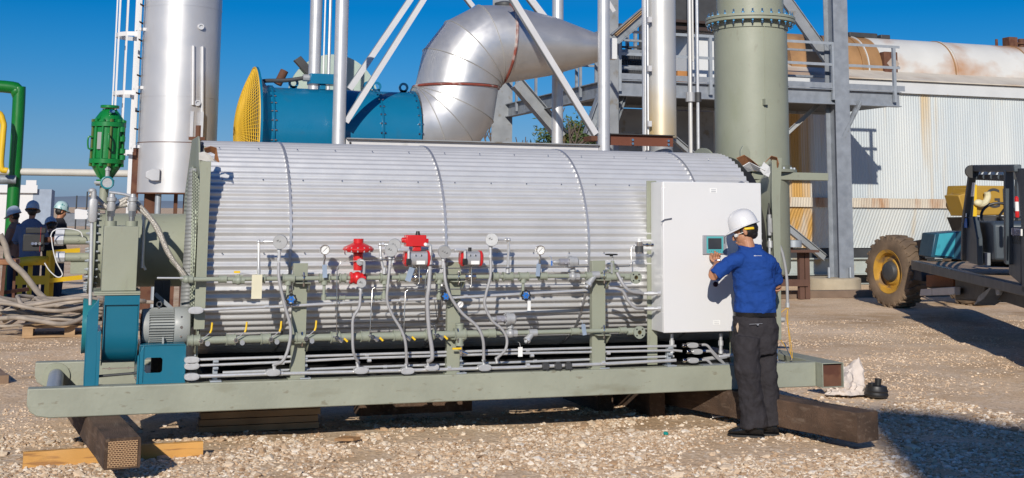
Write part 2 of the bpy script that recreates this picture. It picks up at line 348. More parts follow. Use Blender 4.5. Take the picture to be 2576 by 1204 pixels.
# pale worn strip on the right, rail-like rusty kerb before the plant
def sheet(name,pts,m,z=.004):
    b=MB(); return tag(b.add([(p[0],p[1],gh(p[0],p[1])+z) for p in pts],[tuple(range(len(pts)))]).build(name,m,smooth=False),kind='structure')
vb=thing('shade_cylinder','unseen round shadow vessel standing outside the frame to the left','caster',(-7.95,11.5,0))  # added off frame so its shade falls on the left workers
b=MB(); b.cyl((-7.95,11.5,0),(-7.95,11.5,8.6),1.15,n=32); b.build('shell',m_galvd,vb); b=MB(); b.cyl((-7.95,11.5,8.601),(-7.95,11.5,8.7),1.3,n=32); b.build('top_flange',m_galvd,vb)
# ================= UNSEEN BLOCK ADDED TO CAST GROUND SHADOW =================
L_=34; c0=V((6.70,10.15,0))-V((math.sin(SAZ),math.cos(SAZ),0))*L_; hb=L_*math.tan(SEL)
d1=V((-.70,-.72,0)).normalized(); d2=V((.74,-.67,0))
pl_=[c0+V((x,y,0)) for x,y in ((0,0),(.35,.03),(.72,-.38),(.85,-1.2),(5,-4),(5,-9),(-1.8,-8))]  # plan outline shaped for the ground shadow at lower right
b=MB(); b.prism(pl_,(0,0,hb))
bt=thing('shadow_block','unseen grey block added behind the viewpoint to cast the lower right ground shadow','building',c0)
b.build('wall',m_steel,bt,False)
b=MB(); b.prism([p+V((0,0,hb+.005)) for p in pl_],(0,0,.15)); b.build('roof',m_dark,bt,False)
# ================= SKID FRAME =================
YB=9.93; ZB=.30; ZT=.51; BW=.13
XL=at(68,1000,Y=YB).x; XR=at(2053,940,Y=YB).x; YR=11.68
sk=thing('skid_frame','long sage green steel skid base lying on timbers under the corrugated heater','skid',((XL+XR)/2,10.8,ZB))
def beam(y0,rear=False):
    b=MB(); c=.10
    poly=[V((XL,y0,ZT)),V((XR,y0,ZT)),V((XR,y0,ZB)),V((XL+.16,y0,ZB)),V((XL+.07,y0,ZB+.015)),V((XL+.02,y0,ZB+.05)),V((XL,y0,ZB+.10))]
    return b.prism(poly,(0,BW,0))
beam(YB).build('side_beam',m_beam,sk,bev=.008); beam(YR-BW).build('side_beam',m_beam,sk,bev=.008)
# end cross tube at right, hollow and rusty inside, poking forward
xa=XR+.003; xb=at(2125,975,Z=ZB).x; y0=9.83
b=MB(); t=.007
b.box(xa,xa+t,y0,YR,ZB,ZT).box(xb-t,xb,y0,YR,ZB,ZT).box(xa+t,xb-t,y0,YR,ZT-t,ZT).box(xa+t,xb-t,y0,YR,ZB,ZB+t)
b.build('cross_tube',m_beam,sk,bev=.002)
b=MB(); b.box(xa+t+.001,xb-t-.001,y0+.03,y0+.034,ZB+t+.001,ZT-t-.001); b.build('rusty_inside',m_rust,sk,False)
# left round cross pipe with collar
pc=at(112,955,Y=10.1); xc=XL+.17; zc=(ZB+ZT)/2-.01
b=MB(); b.cyl((xc,YB+BW,zc),(xc,YR-BW,zc),.062,n=24); b.build('cross_pipe',m_galv,sk)
b=MB(); b.ring((xc,YR-BW-.02,zc),(0,1,0),.11,.063,.018); b.build('collar',m_sage,sk)
b=MB(); b.cyl((xc+.28,YR-BW-.003,zc-.02),(xc+.28,YR-BW+.002,zc-.02),.012); b.build('drain_hole',m_black,sk)
for x in (.55,1.3,2.2,3.2,4.1,5.0):
    b=MB(); b.box(x,x+.1,YB+BW+.003,YR-BW-.003,ZB+.02,ZT-.04); b.build('cross_member',m_beam,sk,bev=.004)
b=MB(); b.box(XL+1.3,XR-.1,YB+.36,YR-BW-.01,ZT-.035,ZT-.025); b.build('dark_floor_pan',m_black,sk,False)  # pan made black and added to darken the space below the drum
b=MB(); b.box(XL+1.3,XR-.2,YR-BW-.03,YR-BW-.02,ZT-.02,ZT+.42); b.build('rear_shade_plate',m_black,sk,False)  # black sheet added behind the drum, standing in for deep shade
b=MB(); b.box(XR-1.1,XR-.3,YB+.01,YB+.12,ZT+.001,ZT+.007); b.build('base_plate',m_galvd,sk)
# ================= TIMBERS =================
def timber(name,p_front,dirv,wd,ht,ln,z0,label,m=m_tie,cat='timber'):
    d=V((dirv[0],dirv[1],0)).normalized(); n=V((-d.y,d.x,0)); p=V((p_front[0],p_front[1],z0))
    t=thing(name,label,cat,p+d*ln/2)
    b=MB(); segs=14
    # roughly hewn bar with slight waviness
    P=[];F=[]
    for i in range(segs+1):
        q=p+d*ln*i/segs
        for (a,c) in ((-.5,0),(-.46,.0),(.46,0),(.5,.03),(.5,.93),(.46,1),(-.46,1),(-.5,.93)):
            P.append(q+n*a*wd+V((0,0,c*ht))+V((random.uniform(-1,1),random.uniform(-1,1),random.uniform(-1,1)))*.0025)
    k=8
    for i in range(segs): F+=[(i*k+j,i*k+(j+1)%k,(i+1)*k+(j+1)%k,(i+1)*k+j) for j in range(k)]
    F+=[tuple(range(k-1,-1,-1)),tuple(segs*k+j for j in range(k))]
    b.add(P,F); b.build('beam',m,t,ang=50)
    return t,p,d,n
zt=.105
pf=(at(264,1106,Z=.3)+at(356,1100,Z=.3))/2
pb=(at(226,1058,Z=.3)+at(311,1054,Z=.3))/2
dv=(pb-pf)
tl,p,d,n=timber('railway_tie',pf,dv,.235,.3-zt,2.9,zt,'weathered dark railway tie with a metal end plate under the left of the skid')
# end plate with expanded-metal pattern
m_plate=bpy.data.materials.new('end_plate'); m_plate.use_nodes=True
_t=m_plate.node_tree; _N=_t.nodes; _L=_t.links; _b=_N['Principled BSDF']; _g=_N.new('ShaderNodeTexCoord'); _mp=_N.new('ShaderNodeMapping')
_mp.inputs['Rotation'].default_value=(PI/2,0,0)
_br=_N.new('ShaderNodeTexBrick'); _br.inputs['Scale'].default_value=24; _br.inputs['Color1'].default_value=(.07,.03,.015,1); _br.inputs['Color2'].default_value=(.12,.05,.02,1); _br.inputs['Mortar'].default_value=(.50,.33,.18,1); _br.inputs['Mortar Size'].default_value=.05; _br.inputs['Row Height'].default_value=.3
_L.new(_g.outputs['Object'],_mp.inputs[0]); _L.new(_mp.outputs[0],_br.inputs['Vector']); _L.new(_br.outputs[0],_b.inputs['Base Color']); _b.inputs['Roughness'].default_value=.6; _b.inputs['Metallic'].default_value=.3
b=MB(); q=p-d*.004
b.prism([q-n*.095+V((0,0,.012)),q+n*.095+V((0,0,.012)),q+n*.095+V((0,0,.18)),q-n*.095+V((0,0,.18))],-d*.003); b.build('end_plate',m_plate,tl,False)
# plank crossing beneath the tie
a=at(57,1176,Z=0.0); c=at(512,1141,Z=0.0)
a=V((-.33,9.42,0)); c=V((.93,9.83,0)); a=at(57,1176,Z=-.0); 
t,_,_,_=timber('pine_plank',a,(c-a),.045,.115,(c-a).length,-.01,'yellow pine plank lying on its edge in the gravel under the left railway tie',m_pine,'plank')
pr0=at(2212,1040,Z=.3); pr1=at(1962,997,Z=.3)
dr=(pr1-pr0).normalized(); nr=V((-dr.y,dr.x,0)).normalized()
wr=.24
pe=at(2182,1036,Z=.3)
timber('railway_tie',pe,dr,wr,.22,2.9,.075,'dark railway tie running out to the right behind the standing man')
timber('railway_tie',V((2.3,10.9,0)),(1,.02,0),.22,.2,1.0,.08,'short timber block under the skid left of centre, mostly in shade',m_tie)
b=MB(); pp0=at(500,1070,Z=.02); pp1=at(800,1062,Z=.02)
pz=thing('wooden_block','stacked pale wooden boards packed under the skid behind the front beam','wooden block',(pp0+pp1)/2)
for k in range(4):
    b=MB(); y=10.66; xx0=at(500,1050,Y=y).x; xx1=at(802,1050,Y=y).x
    b.box(xx0+random.uniform(-.02,.02),xx1+random.uniform(-.02,.02),y,y+.15,.02+k*.055,.07+k*.055); b.build('board',m_pallet,pz,bev=.003)
for px_,yy in ((1520,10.9),(1650,10.5)):
    q=at(px_,1020,Y=yy); b=MB(); b.box(q.x-.06,q.x+.09,yy,yy+.9,.0,.295); tag(b.build('railway_tie',m_tie,bev=.006),'dark timber block on end under the skid, '+('left' if px_<1600 else 'right')+' of the two right of centre','timber')
# crushed debris on the right: torn white sack and black bucket lid stack
# ================= HEATER TANK =================
YC=10.98; RC=.87; ZC=1.495
ht=thing('heater_tank','large horizontal heater drum clad in silver corrugated metal','heater',(3.4,YC,ZC-RC))
x0=at(520,600,Y=YC-RC).x; x1=5.78
NW=84; AMP=.0105
b=MB(); seg=NW*8; P=[];F=[]
for x in (x0,x0+.001,x1):
    for i in range(seg):
        th=2*PI*i/seg; r=RC+AMP*math.cos(NW*th)
        P.append((x,YC-r*math.cos(th),ZC+r*math.sin(th)))
for j in range(2): F+=[(j*seg+i,j*seg+(i+1)%seg,(j+1)*seg+(i+1)%seg,(j+1)*seg+i) for i in range(seg)]
b.add(P,F); b.build('cladding',m_zinc,ht,ang=80)
b=MB(); b.cyl((x0+.02,YC,ZC),(x1-.02,YC,ZC),RC-.03,n=64); b.build('drum',m_dark,ht)
for px_ in ((697,365,727,600),(1060,366,1114,620),(1390,374,1477,620),(1693,386,1741,460)):
    X=(at(px_[0],px_[1],Y=YC).x+at(px_[2],px_[3],Y=YC-RC).x)/2
    b=MB(); b.ring((X,YC,ZC),(1,0,0),RC+AMP+.004,RC-.01,.019,n=160); b.build('strap',m_strap,ht)
# rows of screws as one part
b=MB()
for th in (R_(66),R_(38),R_(-2),):
    X=x0+.12
    while X<x1-.1:
        r=RC+AMP; b.cyl((X,YC-r*math.cos(th),ZC+r*math.sin(th)),(X,YC-(r+.006)*math.cos(th),ZC+(r+.006)*math.sin(th)),.006,n=6); X+=.32
tag(b.build('screws',m_chrome,ht),kind='stuff')
# end frame plates
def wrap_poly(X,pts,th,name,m=m_sage): 
    b=MB(); b.prism([V((X,y,z)) for y,z in pts],(th,0,0)); return b.build(name,m,ht,bev=.003)
XLp=x0-.05
zt2=at(510,375,Y=10.1).z
lp=[(10.03,zt2-.08),(10.07,zt2+.02),(10.13,zt2),(10.2,zt2-.12),(10.35,zt2-.2),(10.5,zt2-.1),(10.62,zt2+.09),(10.7,zt2+.13),(11.3,zt2+.13),(11.4,zt2+.05),(11.9,1.9),(11.9,1.1),(11.6,.52),(10.1,.52),(10.02,.9),(10.0,1.4)]
wrap_poly(XLp,lp,.014,'end_plate')
b=MB(); b.box(XLp-.03,XLp+.05,9.99,10.004,.9,zt2-.1); b.build('end_flange',m_sage,ht,bev=.002)
for k in range(26):
    z=.7+k*.06
    b=MB(); b.cyl((XLp-.014,10.05,z),(XLp-.001,10.05,z),.008,n=6)
    if k%2==0: b.build('bolt',m_galv,ht)
# black insulation gap between plate and cladding
b=MB(); b.ring((XLp+.016,YC,ZC),(1,0,0),RC+.0,.3,x0-XLp-.014,n=72); b.build('insulation_ring',m_black,ht)
# burner side guards: corrugated strip + perforated mesh
b=MB()
X=at(478,600,Y=10.45).x; zA=at(478,425,Y=10.45).z; zB_=at(470,830,Y=10.45).z; n_=int((zA-zB_)/.030)
P=[];F=[]
for i in range(n_*4+1):
    z=zB_+(zA-zB_)*i/(n_*4); o=.0045*math.sin(i*PI/2)
    zz=(z-zB_)/(zA-zB_); bul=.03*math.sin(PI*zz)
    P+=[(X-.035-.03*(1-zz),10.40-o-bul,z),(X+.02,10.36-o-bul,z)]
for i in range(n_*4): F.append((2*i,2*i+1,2*i+3,2*i+2))
b.add(P,F); g1=b.build('corrugated_guard',mat('dull_corrugated',(.27,.28,.28),.6,.1,.1,8),ht,ang=80); sm_=g1.modifiers.new('s','SOLIDIFY'); sm_.thickness=.002
m_mesh=bpy.data.materials.new('mesh_guard'); m_mesh.use_nodes=True; _t=m_mesh.node_tree; _N=_t.nodes; _L=_t.links; _b=_N['Principled BSDF']
_g=_N.new('ShaderNodeTexCoord'); _mp=_N.new('ShaderNodeMapping'); _mp.inputs['Rotation'].default_value=(R_(45),0,0); _L.new(_g.outputs['Object'],_mp.inputs[0])
_c=_N.new('ShaderNodeTexChecker'); _c.inputs['Scale'].default_value=42; _L.new(_mp.outputs[0],_c.inputs[0]); _c.inputs[1].default_value=(.10,.11,.09,1); _c.inputs[2].default_value=(.42,.46,.36,1)
_L.new(_c.outputs[0],_b.inputs['Base Color']); _b.inputs['Roughness'].default_value=.5
m_mesh2=m_mesh.copy(); m_mesh2.node_tree.nodes['Mapping'].inputs['Rotation'].default_value=(0,R_(45),0); m_mesh2.node_tree.nodes['Checker Texture'].inputs['Scale'].default_value=55
b=MB(); b.prism([at(x,y,Y=yy) for x,y,yy in ((484,428,10.34),(492,432,10.30),(500,455,10.26),(506,510,10.24),(508,590,10.22),(506,690,10.24),(498,770,10.26),(486,820,10.3),(476,830,10.34))],(.004,.004,0)); b.build('side_mesh',m_mesh2,ht,False)
b=MB(); b.lathe([(.2,0),(.66,0),(.66,.01),(.2,.01)],(XLp-.03,YC-.1,ZC),(1,0,0),48); b.build('mesh_guard',m_mesh,ht)
# right end plate with scooped top and lugs
XRp=x1+.06
ztr=at(1945,395,Y=9.98).z
rp=[(9.95,ztr-.02),(10.0,ztr),(10.07,ztr-.05),(10.25,ztr-.22),(10.5,ztr-.33),(10.8,ztr-.27),(11.0,ztr-.12),(11.15,ztr+.02),(11.25,ztr+.03),(11.3,ztr-.1),(11.5,1.6),(11.5,.52),(10.1,.52),(10.0,1.0)]
wrap_poly(XRp,rp,.016,'end_plate')
b=MB(); b.prism([V((XRp-.04,9.94,ztr-.01)),V((XRp+.06,9.94,ztr-.01)),V((XRp+.035,9.94,ztr-.35)),V((XRp+.02,9.94,ztr-1.6)),V((XRp-.02,9.94,ztr-1.6)),V((XRp-.05,9.94,ztr-.35))],(0,.012,0)); b.build('end_flange',m_sage,ht,bev=.002)
b=MB(); b.ring((x1,YC,ZC),(1,0,0),RC-.02,.3,.1,n=72); b.build('insulation_ring',m_black,ht)
q=at(1875,375,Y=10.9); b=MB(); b.prism([q+V((-.05,0,-.2)),q+V((.06,0,-.2)),q+V((.05,0,-.02)),q+V((.02,0,.03)),q+V((-.02,0,.03)),q+V((-.05,0,-.02))],(0,.03,0)); b.build('lifting_lug',m_sage,ht,bev=.003)
q=at(1765,383,Y=11.2); b=MB(); b.ring((q.x,11.2,q.z-.32),(1,0,0),.36,.28,.02); b.build('lifting_ring',m_sage,ht)
# taped wrapping on the plate corners
def tape(name,pts,wd,m,label):
    P=[];F=[]
    for i,(a,bv) in enumerate(pts): P+=[V(a),V(a)+V(bv)]
    for i in range(len(pts)-1): F.append((2*i,2*i+1,2*i+3,2*i+2))
    b=MB(); b.add(P,F); o=b.build(name,m,smooth=False)
    s=o.modifiers.new('s','SOLIDIFY'); s.thickness=.006; return tag(o,label,'tape')
def pt(x,y,Y): return at(x,y,Y=Y)
def strip(pxs,Y0,Y1,name,m,label):
    tape(name,[(pt(x,y,Y0),pt(x2,y2,Y1)-pt(x,y,Y0)) for x,y,x2,y2 in pxs],0,m,label)
strip([(1852,398,1868,418),(1872,390,1876,424),(1888,400,1900,430),(1905,414,1915,424)],9.9,10.0,'torn_wrap',m_tape,'brown torn wrap round the left corner of the right end plate')
strip([(1868,418,1880,432),(1885,408,1897,428),(1905,418,1918,433),(1925,428,1930,440)],9.88,9.97,'torn_wrap',m_tapew,'white torn wrap below the brown wrap on the right end plate')
strip([(1925,408,1936,398),(1940,392,1940,404),(1955,396,1958,408),(1960,412,1955,430)],9.9,9.96,'torn_wrap',m_tape,'brown torn wrap round the right corner of the right end plate')
strip([(1912,428,1922,408),(1922,440,1936,420),(1934,446,1938,434)],9.88,9.92,'torn_wrap',m_tapew,'white torn wrap hanging from the right corner of the right end plate')
strip([(513,373,516,386),(530,368,530,382),(545,372,542,388),(548,392,540,404),(552,408,545,398)],9.98,10.03,'torn_wrap',m_tape,'brown torn wrap on the top corner of the left end plate')
strip([(500,385,500,402),(514,382,516,405),(526,388,530,404),(538,400,545,406)],9.97,10.0,'torn_wrap',m_tapew,'white torn wrap on the top corner of the left end plate')
# ================= FLUE VESSEL at right end =================
YV=11.35; q0=at(1803,300,Y=YV); q1=at(1968,300,Y=YV); RV=(q1.x-q0.x)/2*.985; XV=(q0.x+q1.x)/2+.02
fv=thing('flue_stack','tall sage green steel flue with bolted flanges rising behind the right end of the heater','flue',(XV,YV,1.1))
zF=at(1885,40,Y=YV-RV).z; zf2=at(1975,437,Y=YV).z; zb=at(1975,705,Y=YV).z
b=MB(); b.cyl((XV,YV,zf2),(XV,YV,zF-.1),RV,n=64); b.build('shell',m_sage,fv)
b=MB(); b.cyl((XV,YV,zF-.099),(XV,YV,zF-.03),RV+.012,n=64); b.cyl((XV,YV,zF+.03),(XV,YV,zF+.5),RV-.03,n=64); b.build('neck',m_sage,fv)
b=MB(); b.cyl((XV,YV,zF-.03),(XV,YV,zF-.002),RV+.085,n=64); b.cyl((XV,YV,zF+.004),(XV,YV,zF+.03),RV+.085,n=64); b.build('flange',m_sage,fv,bev=.002)
for k in range(28):
    a_=2*PI*k/28; x,y=XV+(RV+.055)*math.cos(a_),YV+(RV+.055)*math.sin(a_)
    b=MB(); b.cyl((x,y,zF-.07),(x,y,zF+.075),.009,n=8).cyl((x,y,zF+.031),(x,y,zF+.046),.016,n=6).cyl((x,y,zF-.046),(x,y,zF-.031),.016,n=6); b.build('flange_bolt',m_chrome,fv)
b=MB(); b.lathe([(RV*.1,-.12),(RV*.6,-.09),(RV*.93,-.03),(RV*.98,.03),(RV*.98,zf2-zb-.12),(RV+.02,zf2-zb-.03)],(XV,YV,zb+.1),(0,0,1),48); b.build('lower_shell',m_sage,fv)
pa=at(1970,450,Y=11.0)
b=MB(); b.box(XV-.2,XV+.66,YV-.35,YV-.25,zf2-.075,zf2+.0); b.build('support_arm',m_sage,fv,bev=.004)
b=MB(); b.cyl((XV,YV,zf2+.001),(XV,YV,zf2+.03),RV+.07,n=48); b.build('lower_flange',m_sage,fv,bev=.002)
for k in range(20):
    a_=2*PI*k/20; x,y=XV+(RV+.045)*math.cos(a_),YV+(RV+.045)*math.sin(a_)
    if y<YV+.1:
        b=MB(); b.cyl((x,y,zf2+.031),(x,y,zf2+.05),.013,n=6); b.build('flange_bolt',m_galv,fv)
b=MB(); b.cyl((XV-.05,YV-RV-.002,zF-.1),(XV-.05,YV-RV-.002,zf2+.04),.004,n=6); b.build('weld_seam',m_sage,fv)
q=at(1925,257,Y=YV-RV-.02); b=MB(); b.cbox(q,(.03,.06,.06)); b.build('lug',m_sage,fv)
# ================= CONTROL CABINET =================
YP=9.86; X0=at(1668,600,Y=YP).x; X1=at(1917,600,Y=YP).x; Zt=at(1700,457.5,Y=YP).z; Zb=at(1700,838,Y=YP).z
cb=thing('control_cabinet','large white control cabinet with a small touchscreen on its door','control cabinet',((X0+X1)/2,YP+.1,Zb))
b=MB(); b.box(X0+.003,X1-.003,YP+.03,YP+.25,Zb+.003,Zt-.003); b.build('cabinet_body',m_whites,cb,bev=.006)
b=MB(); b.box(X0,X1,YP,YP+.027,Zb,Zt); b.build('door',m_white,cb,bev=.008)
q=at(1653,458,Y=YP+.2)
b=MB(); pxa_=at(1628,600,Y=YP+.25).x; b.box(pxa_,X0+.06,YP+.251,YP+.265,ZT,Zt+.01); b.build('mounting_post',m_sage,cb,bev=.003)
b=MB(); b.box(X1-.2,X1-.08,YP+.23,YP+.25,ZT,Zt-.2); b.build('mounting_post',m_sage,cb,bev=.003)
def pxbox(b,x0_,y0_,x1_,y1_,Yf,th): 
    p=at(x0_,y1_,Y=Yf); q=at(x1_,y0_,Y=Yf); return b.box(p.x,q.x,Yf,Yf+th,p.z,q.z)
sc_=MB(); pxbox(sc_,1768.5,592.5,1828,641,YP-.012,.011); hm=sc_.build('touchscreen',m_hmi,cb,bev=.003)
b=MB(); pxbox(b,1778,595.5,1819.5,637.5,YP-.016,.003); b.build('bezel',m_bezel,hm)
b=MB(); pxbox(b,1782,600,1815,627.5,YP-.019,.0025); b.build('display',m_screen,hm)
b=MB()
for k in range(6): q=at(1784.5+k*5.5,632.3,Y=YP-.0165); b.box(q.x-.003,q.x+.003,q.y-.002,q.y,q.z-.003,q.z+.003)
b.build('keys',m_dark,hm)
b=MB()
for k in range(7): q=at(1822.5,597+k*2.6,Y=YP-.0125); b.box(q.x-.004,q.x+.004+.002*(k%2),q.y-.0015,q.y,q.z-.0025,q.z+.0025)
b.build('side_lettering',m_black,hm)
for (x,y,ww,hh) in ((1795,480,17,11),(1803,812,17,12)):
    b=MB(); pxbox(b,x-ww/2,y-hh/2,x+ww/2,y+hh/2,YP-.002,.0018); lb=b.build('label_plate',m_label,cb)
    b=MB()
    for r in (-.25,.1,.3): pxbox(b,x-ww*.36,y+hh*r-.5,x+ww*.36,y+hh*r+.5,YP-.0032,.001)
    b.build('lettering',m_hmi,lb)
q=at(1801,716,Y=YP-.012); b=MB(); b.lathe([(.012,0),(.022,.004),(.022,.02),(.010,.022)],q,(0,1,0),20); b.build('push_button',mat('dark_button',(.04,.005,.01),.3),cb)
# conduit stubs entering cabinet side, vent rods
for (x,y) in ((1640,739),(1640,777)):
    a_=at(x-22,y,Y=YP+.1); c_=at(x+22,y,Y=YP+.06); c_.x=X0+.002
    b=MB(); b.cyl(a_,c_,.013).cyl(a_+(c_-a_)*.25,a_+(c_-a_)*.6,.019).cyl(a_+(c_-a_)*.8,c_,.02,n=6); b.build('cable_gland',m_cond,cb)
# ================= PIPE RACK =================
YP1=9.90   # manifold plane
def X_(px,py=700,Y=YP1): return at(px,py,Y=Y).x
ZU=at(1000,699,Y=YP1).z; ZL=at(1000,845,Y=YP1).z
def U(px): return V((X_(px,699),YP1,ZU))
def Lw(px): return V((X_(px,845),YP1,ZL))
# supports
sup=[]
for i,(xa_,xb_,yt,nm) in enumerate(((739.6,775,663,'left'),(1128,1160,660,'middle'),(1490,1523,656,'right'))):
    Ys=YP1+.06; a_=at(xa_,yt,Y=Ys); c_=at(xb_,yt,Y=Ys)
    s=thing('pipe_support','%s of the three sage green plate posts carrying the two pipe manifolds'%nm,'pipe support',(a_.x,Ys,ZT+.001),'pipe rack posts')
    b=MB(); b.box(a_.x,c_.x,Ys,Ys+.008,ZT+.001,a_.z); b.box(a_.x,a_.x+.008,Ys+.0085,Ys+.06,ZT+.001,a_.z-.002); b.build('post',m_sage,s,bev=.002)
    for z in (ZU,ZL):
        b=MB(); b.prism([V((a_.x+.01,Ys-.002,z-.03)),V((c_.x,Ys-.002,z-.03)),V((c_.x,Ys-.002,z-.075)),V(((a_.x+c_.x)/2,Ys-.002,z-.05))],(0,-.008,0))
        b.box(a_.x+.01,c_.x+.012,Ys-.09,Ys-.002,z-.038,z-.0305); b.prism([V((c_.x+.006,Ys-.002,z-.04)),V((c_.x+.006,Ys-.09,z-.04)),V((c_.x+.006,Ys-.002,z-.11))],(.006,0,0)); b.build('shelf_bracket',m_sage,s,bev=.001)
        b=MB(); xm=(a_.x+c_.x)/2+.01
        b.torus((xm,YP1,z),(1,0,0),.031,.005,16,6); b.cyl((xm,YP1-.035,z+.02),(xm,YP1-.02,z+.045),.008,n=6).cyl((xm,YP1-.035,z-.03),(xm,YP1-.03,z-.06),.007,n=6); b.build('pipe_clamp',m_chrome,s)
    b=MB(); b.box(a_.x-.02,c_.x+.03,YB+.015,YB+.12,ZT+.001,ZT+.012); b.build('foot_plate',m_sage,s)
def fit(b,c,r=.026,w=.05,collar=.03):
    c=V(c); b.cyl(c-V((w/2,0,0)),c+V((w/2,0,0)),r,n=16); 
    for k in(-1,1): b.cyl(c+V((k*w/2,0,0)),c+V((k*(w/2+.008),0,0)),collar*1.02,n=16)
# upper manifold
um=thing('gas_manifold','upper sage green threaded pipe manifold running along the front of the heater','pipe manifold',U(1000))
b=MB(); b.cyl(U(470),U(1590),.0175,n=16); b.build('pipe',m_sage2,um)
def fitp(par,lst,m=m_sage2,name='pipe_fitting'):
    for f in lst:
        f=(f[0],f[1]*1.15,f[2]*1.1,f[3]*1.15)
        b=MB(); fit(b,*f); b.build(name,m,par)
b=MB(); e=U(470); b.cyl(e+V((.015,0,0)),e+V((-.01,.05,0)),.028,n=16).ell(tuple(e),(.03,.03,.03)); b.cyl(e+V((.015,0,0)),e+V((.045,0,0)),.029); b.cyl(e,e+V((-.02,.16,0)),.022); b.build('elbow',m_sage2,um)
fitp(um,[(U(560),.024,.04,.026),(U(655),.026,.05,.03),(U(725),.027,.07,.032),(U(816),.027,.06,.032),(U(862),.026,.03,.033),(U(967),.028,.05,.034),(U(1012),.025,.04,.03),(U(1105),.027,.05,.033),(U(1246),.026,.03,.033),(U(1277),.027,.06,.033),(U(1317),.027,.06,.032),(U(1365),.025,.05,.03),(U(1482),.027,.04,.03)])
for px_,y2 in ((725,748),(816,752),(967,748),(1105,750),(1316,744)):
    c=U(px_); zz=at(px_,y2,Y=YP1).z; b=MB(); b.cyl(c,V((c.x,c.y,c.z-.05)),.026).cyl(c,V((c.x,c.y,zz)),.012).cyl(V((c.x,c.y,zz+.03)),V((c.x,c.y,zz-.012)),.02); b.build('drop_leg',m_sage2,um)
c=U(816); c2=U(967); zz=at(890,750,Y=YP1).z; b=MB(); b.cyl((c.x,YP1,zz),(c2.x,YP1,zz),.012); fit(b,((c.x*.7+c2.x*.3),YP1,zz),.016,.03,.02); fit(b,((c.x*.1+c2.x*.9),YP1,zz),.016,.03,.02); b.build('bypass_pipe',m_sage2,um)
def flange_front(par,px_,py_,Y=YP1-.05,r=.052):
    c=at(px_,py_,Y=Y); b=MB(); b.ring(c,(0,1,0),r,.018,.016,24); b.cyl((c.x,Y+.017,c.z),(c.x,YP1+.02,c.z),.028); b.cyl((c.x,YP1,c.z),(c.x-.09,YP1,c.z),.024); fl=b.build('flange',m_sage2,par)
    b=MB(); b.ring(c+V((0,.004,0)),(0,1,0),.0178,.012,.012,20); b.build('brass_thread',mat('brass',(.6,.42,.12),.3,1),fl)
    b=MB(); b.cyl(c+V((0,.0165,0)),c+V((0,.0168,0)),.017); 
    for k in range(4): a_=PI/4+k*PI/2; b.cyl(c+V((.036*math.cos(a_),-.001,.036*math.sin(a_))),c+V((.036*math.cos(a_),.002,.036*math.sin(a_))),.007,n=10)
    b.build('bolt_holes',m_black,fl)
flange_front(um,1600.6,699)
# lower manifold
lm=thing('gas_manifold','lower sage green pipe manifold fitted with a row of small test valves','pipe manifold',Lw(1000))
b=MB(); b.cyl(Lw(472),Lw(1245),.028,n=20); b.cyl(Lw(1245),Lw(1600),.018,n=16); b.build('pipe',m_sage2,lm)
fitp(lm,[(Lw(478),.033,.02,.036),(Lw(493),.034,.04,.038),(Lw(581),.034,.05,.038),(Lw(668),.034,.05,.038),(Lw(755),.034,.05,.038),(Lw(843),.034,.05,.038),(Lw(918),.034,.05,.038),(Lw(1000),.034,.05,.038),(Lw(1080),.034,.05,.038),(Lw(1156),.036,.07,.042),(Lw(1236),.03,.04,.032),(Lw(1446),.024,.05,.026),(Lw(1566),.022,.04,.025)])
c=Lw(1156); b=MB(); b.cyl(c+V((0,0,-.075)),c+V((0,0,.07)),.032); b.cyl(c+V((0,0,.07)),c+V((0,0,.085)),.036).cyl(c+V((0,0,-.09)),c+V((0,0,-.075)),.036); b.build('cross_fitting',m_sage2,lm)
flange_front(lm,1609.4,837)
# test valves
lev=mat('lever_steel',(.6,.6,.6),.3,.9)
G='test valves on the lower manifold'
ords=['first','second','third','fourth','fifth','sixth','seventh','eighth']
for i,px_ in enumerate((504,591,678,766,843,932,1013,1094)):
    c=Lw(px_)+V((0,-.03,0)); up=i<4 
    t=thing('test_valve',('%s test valve from the left on the lower manifold, its yellow lever %s'%(ords[i],'standing up' if up else 'turned down')),'valve',c,G)
    b=MB(); b.cyl(c+V((0,.015,0)),c+V((0,-.05,0)),.014,n=8).cyl(c+V((0,-.03,0)),c+V((0,-.055,0)),.019,n=6); b.build('body',m_chrome,t)
    b=MB(); b.cyl(c+V((0,-.0555,0)),c+V((0,-.060,0)),.010); b.build('bore',m_dark,t)
    if up:
        b=MB(); b.tube([c+V((.0,-.03,.01)),c+V((.03,-.035,.03)),c+V((.065,-.035,.06))],.004,6); b.build('lever',lev,t)
        b=MB(); b.tube([c+V((.065,-.035,.058)),c+V((.074,-.035,.085)),c+V((.077,-.035,.135))],.0075,8); b.build('grip',m_yell,t)
        b=MB(); b.lathe([(.0,0),(.02,.0),(.02,.002),(0,.002)],c+V((.05,-.02,-.02)),(.3,-1,.2),12); b.build('tag_disc',m_cast,t)
    else:
        b=MB(); b.tube([c+V((-.03,-.03,.012)),c+V((.03,-.035,.0)),c+V((.055,-.035,-.01))],.004,6).cyl(c+V((.01,-.035,.0)),c+V((.045,-.035,-.03)),.012,n=8); b.build('lever',lev,t)
        b=MB(); b.bar(c+V((.058,-.035,-.005)),c+V((.085,-.035,-.03)),.016,.014); b.build('grip',m_yell,t)
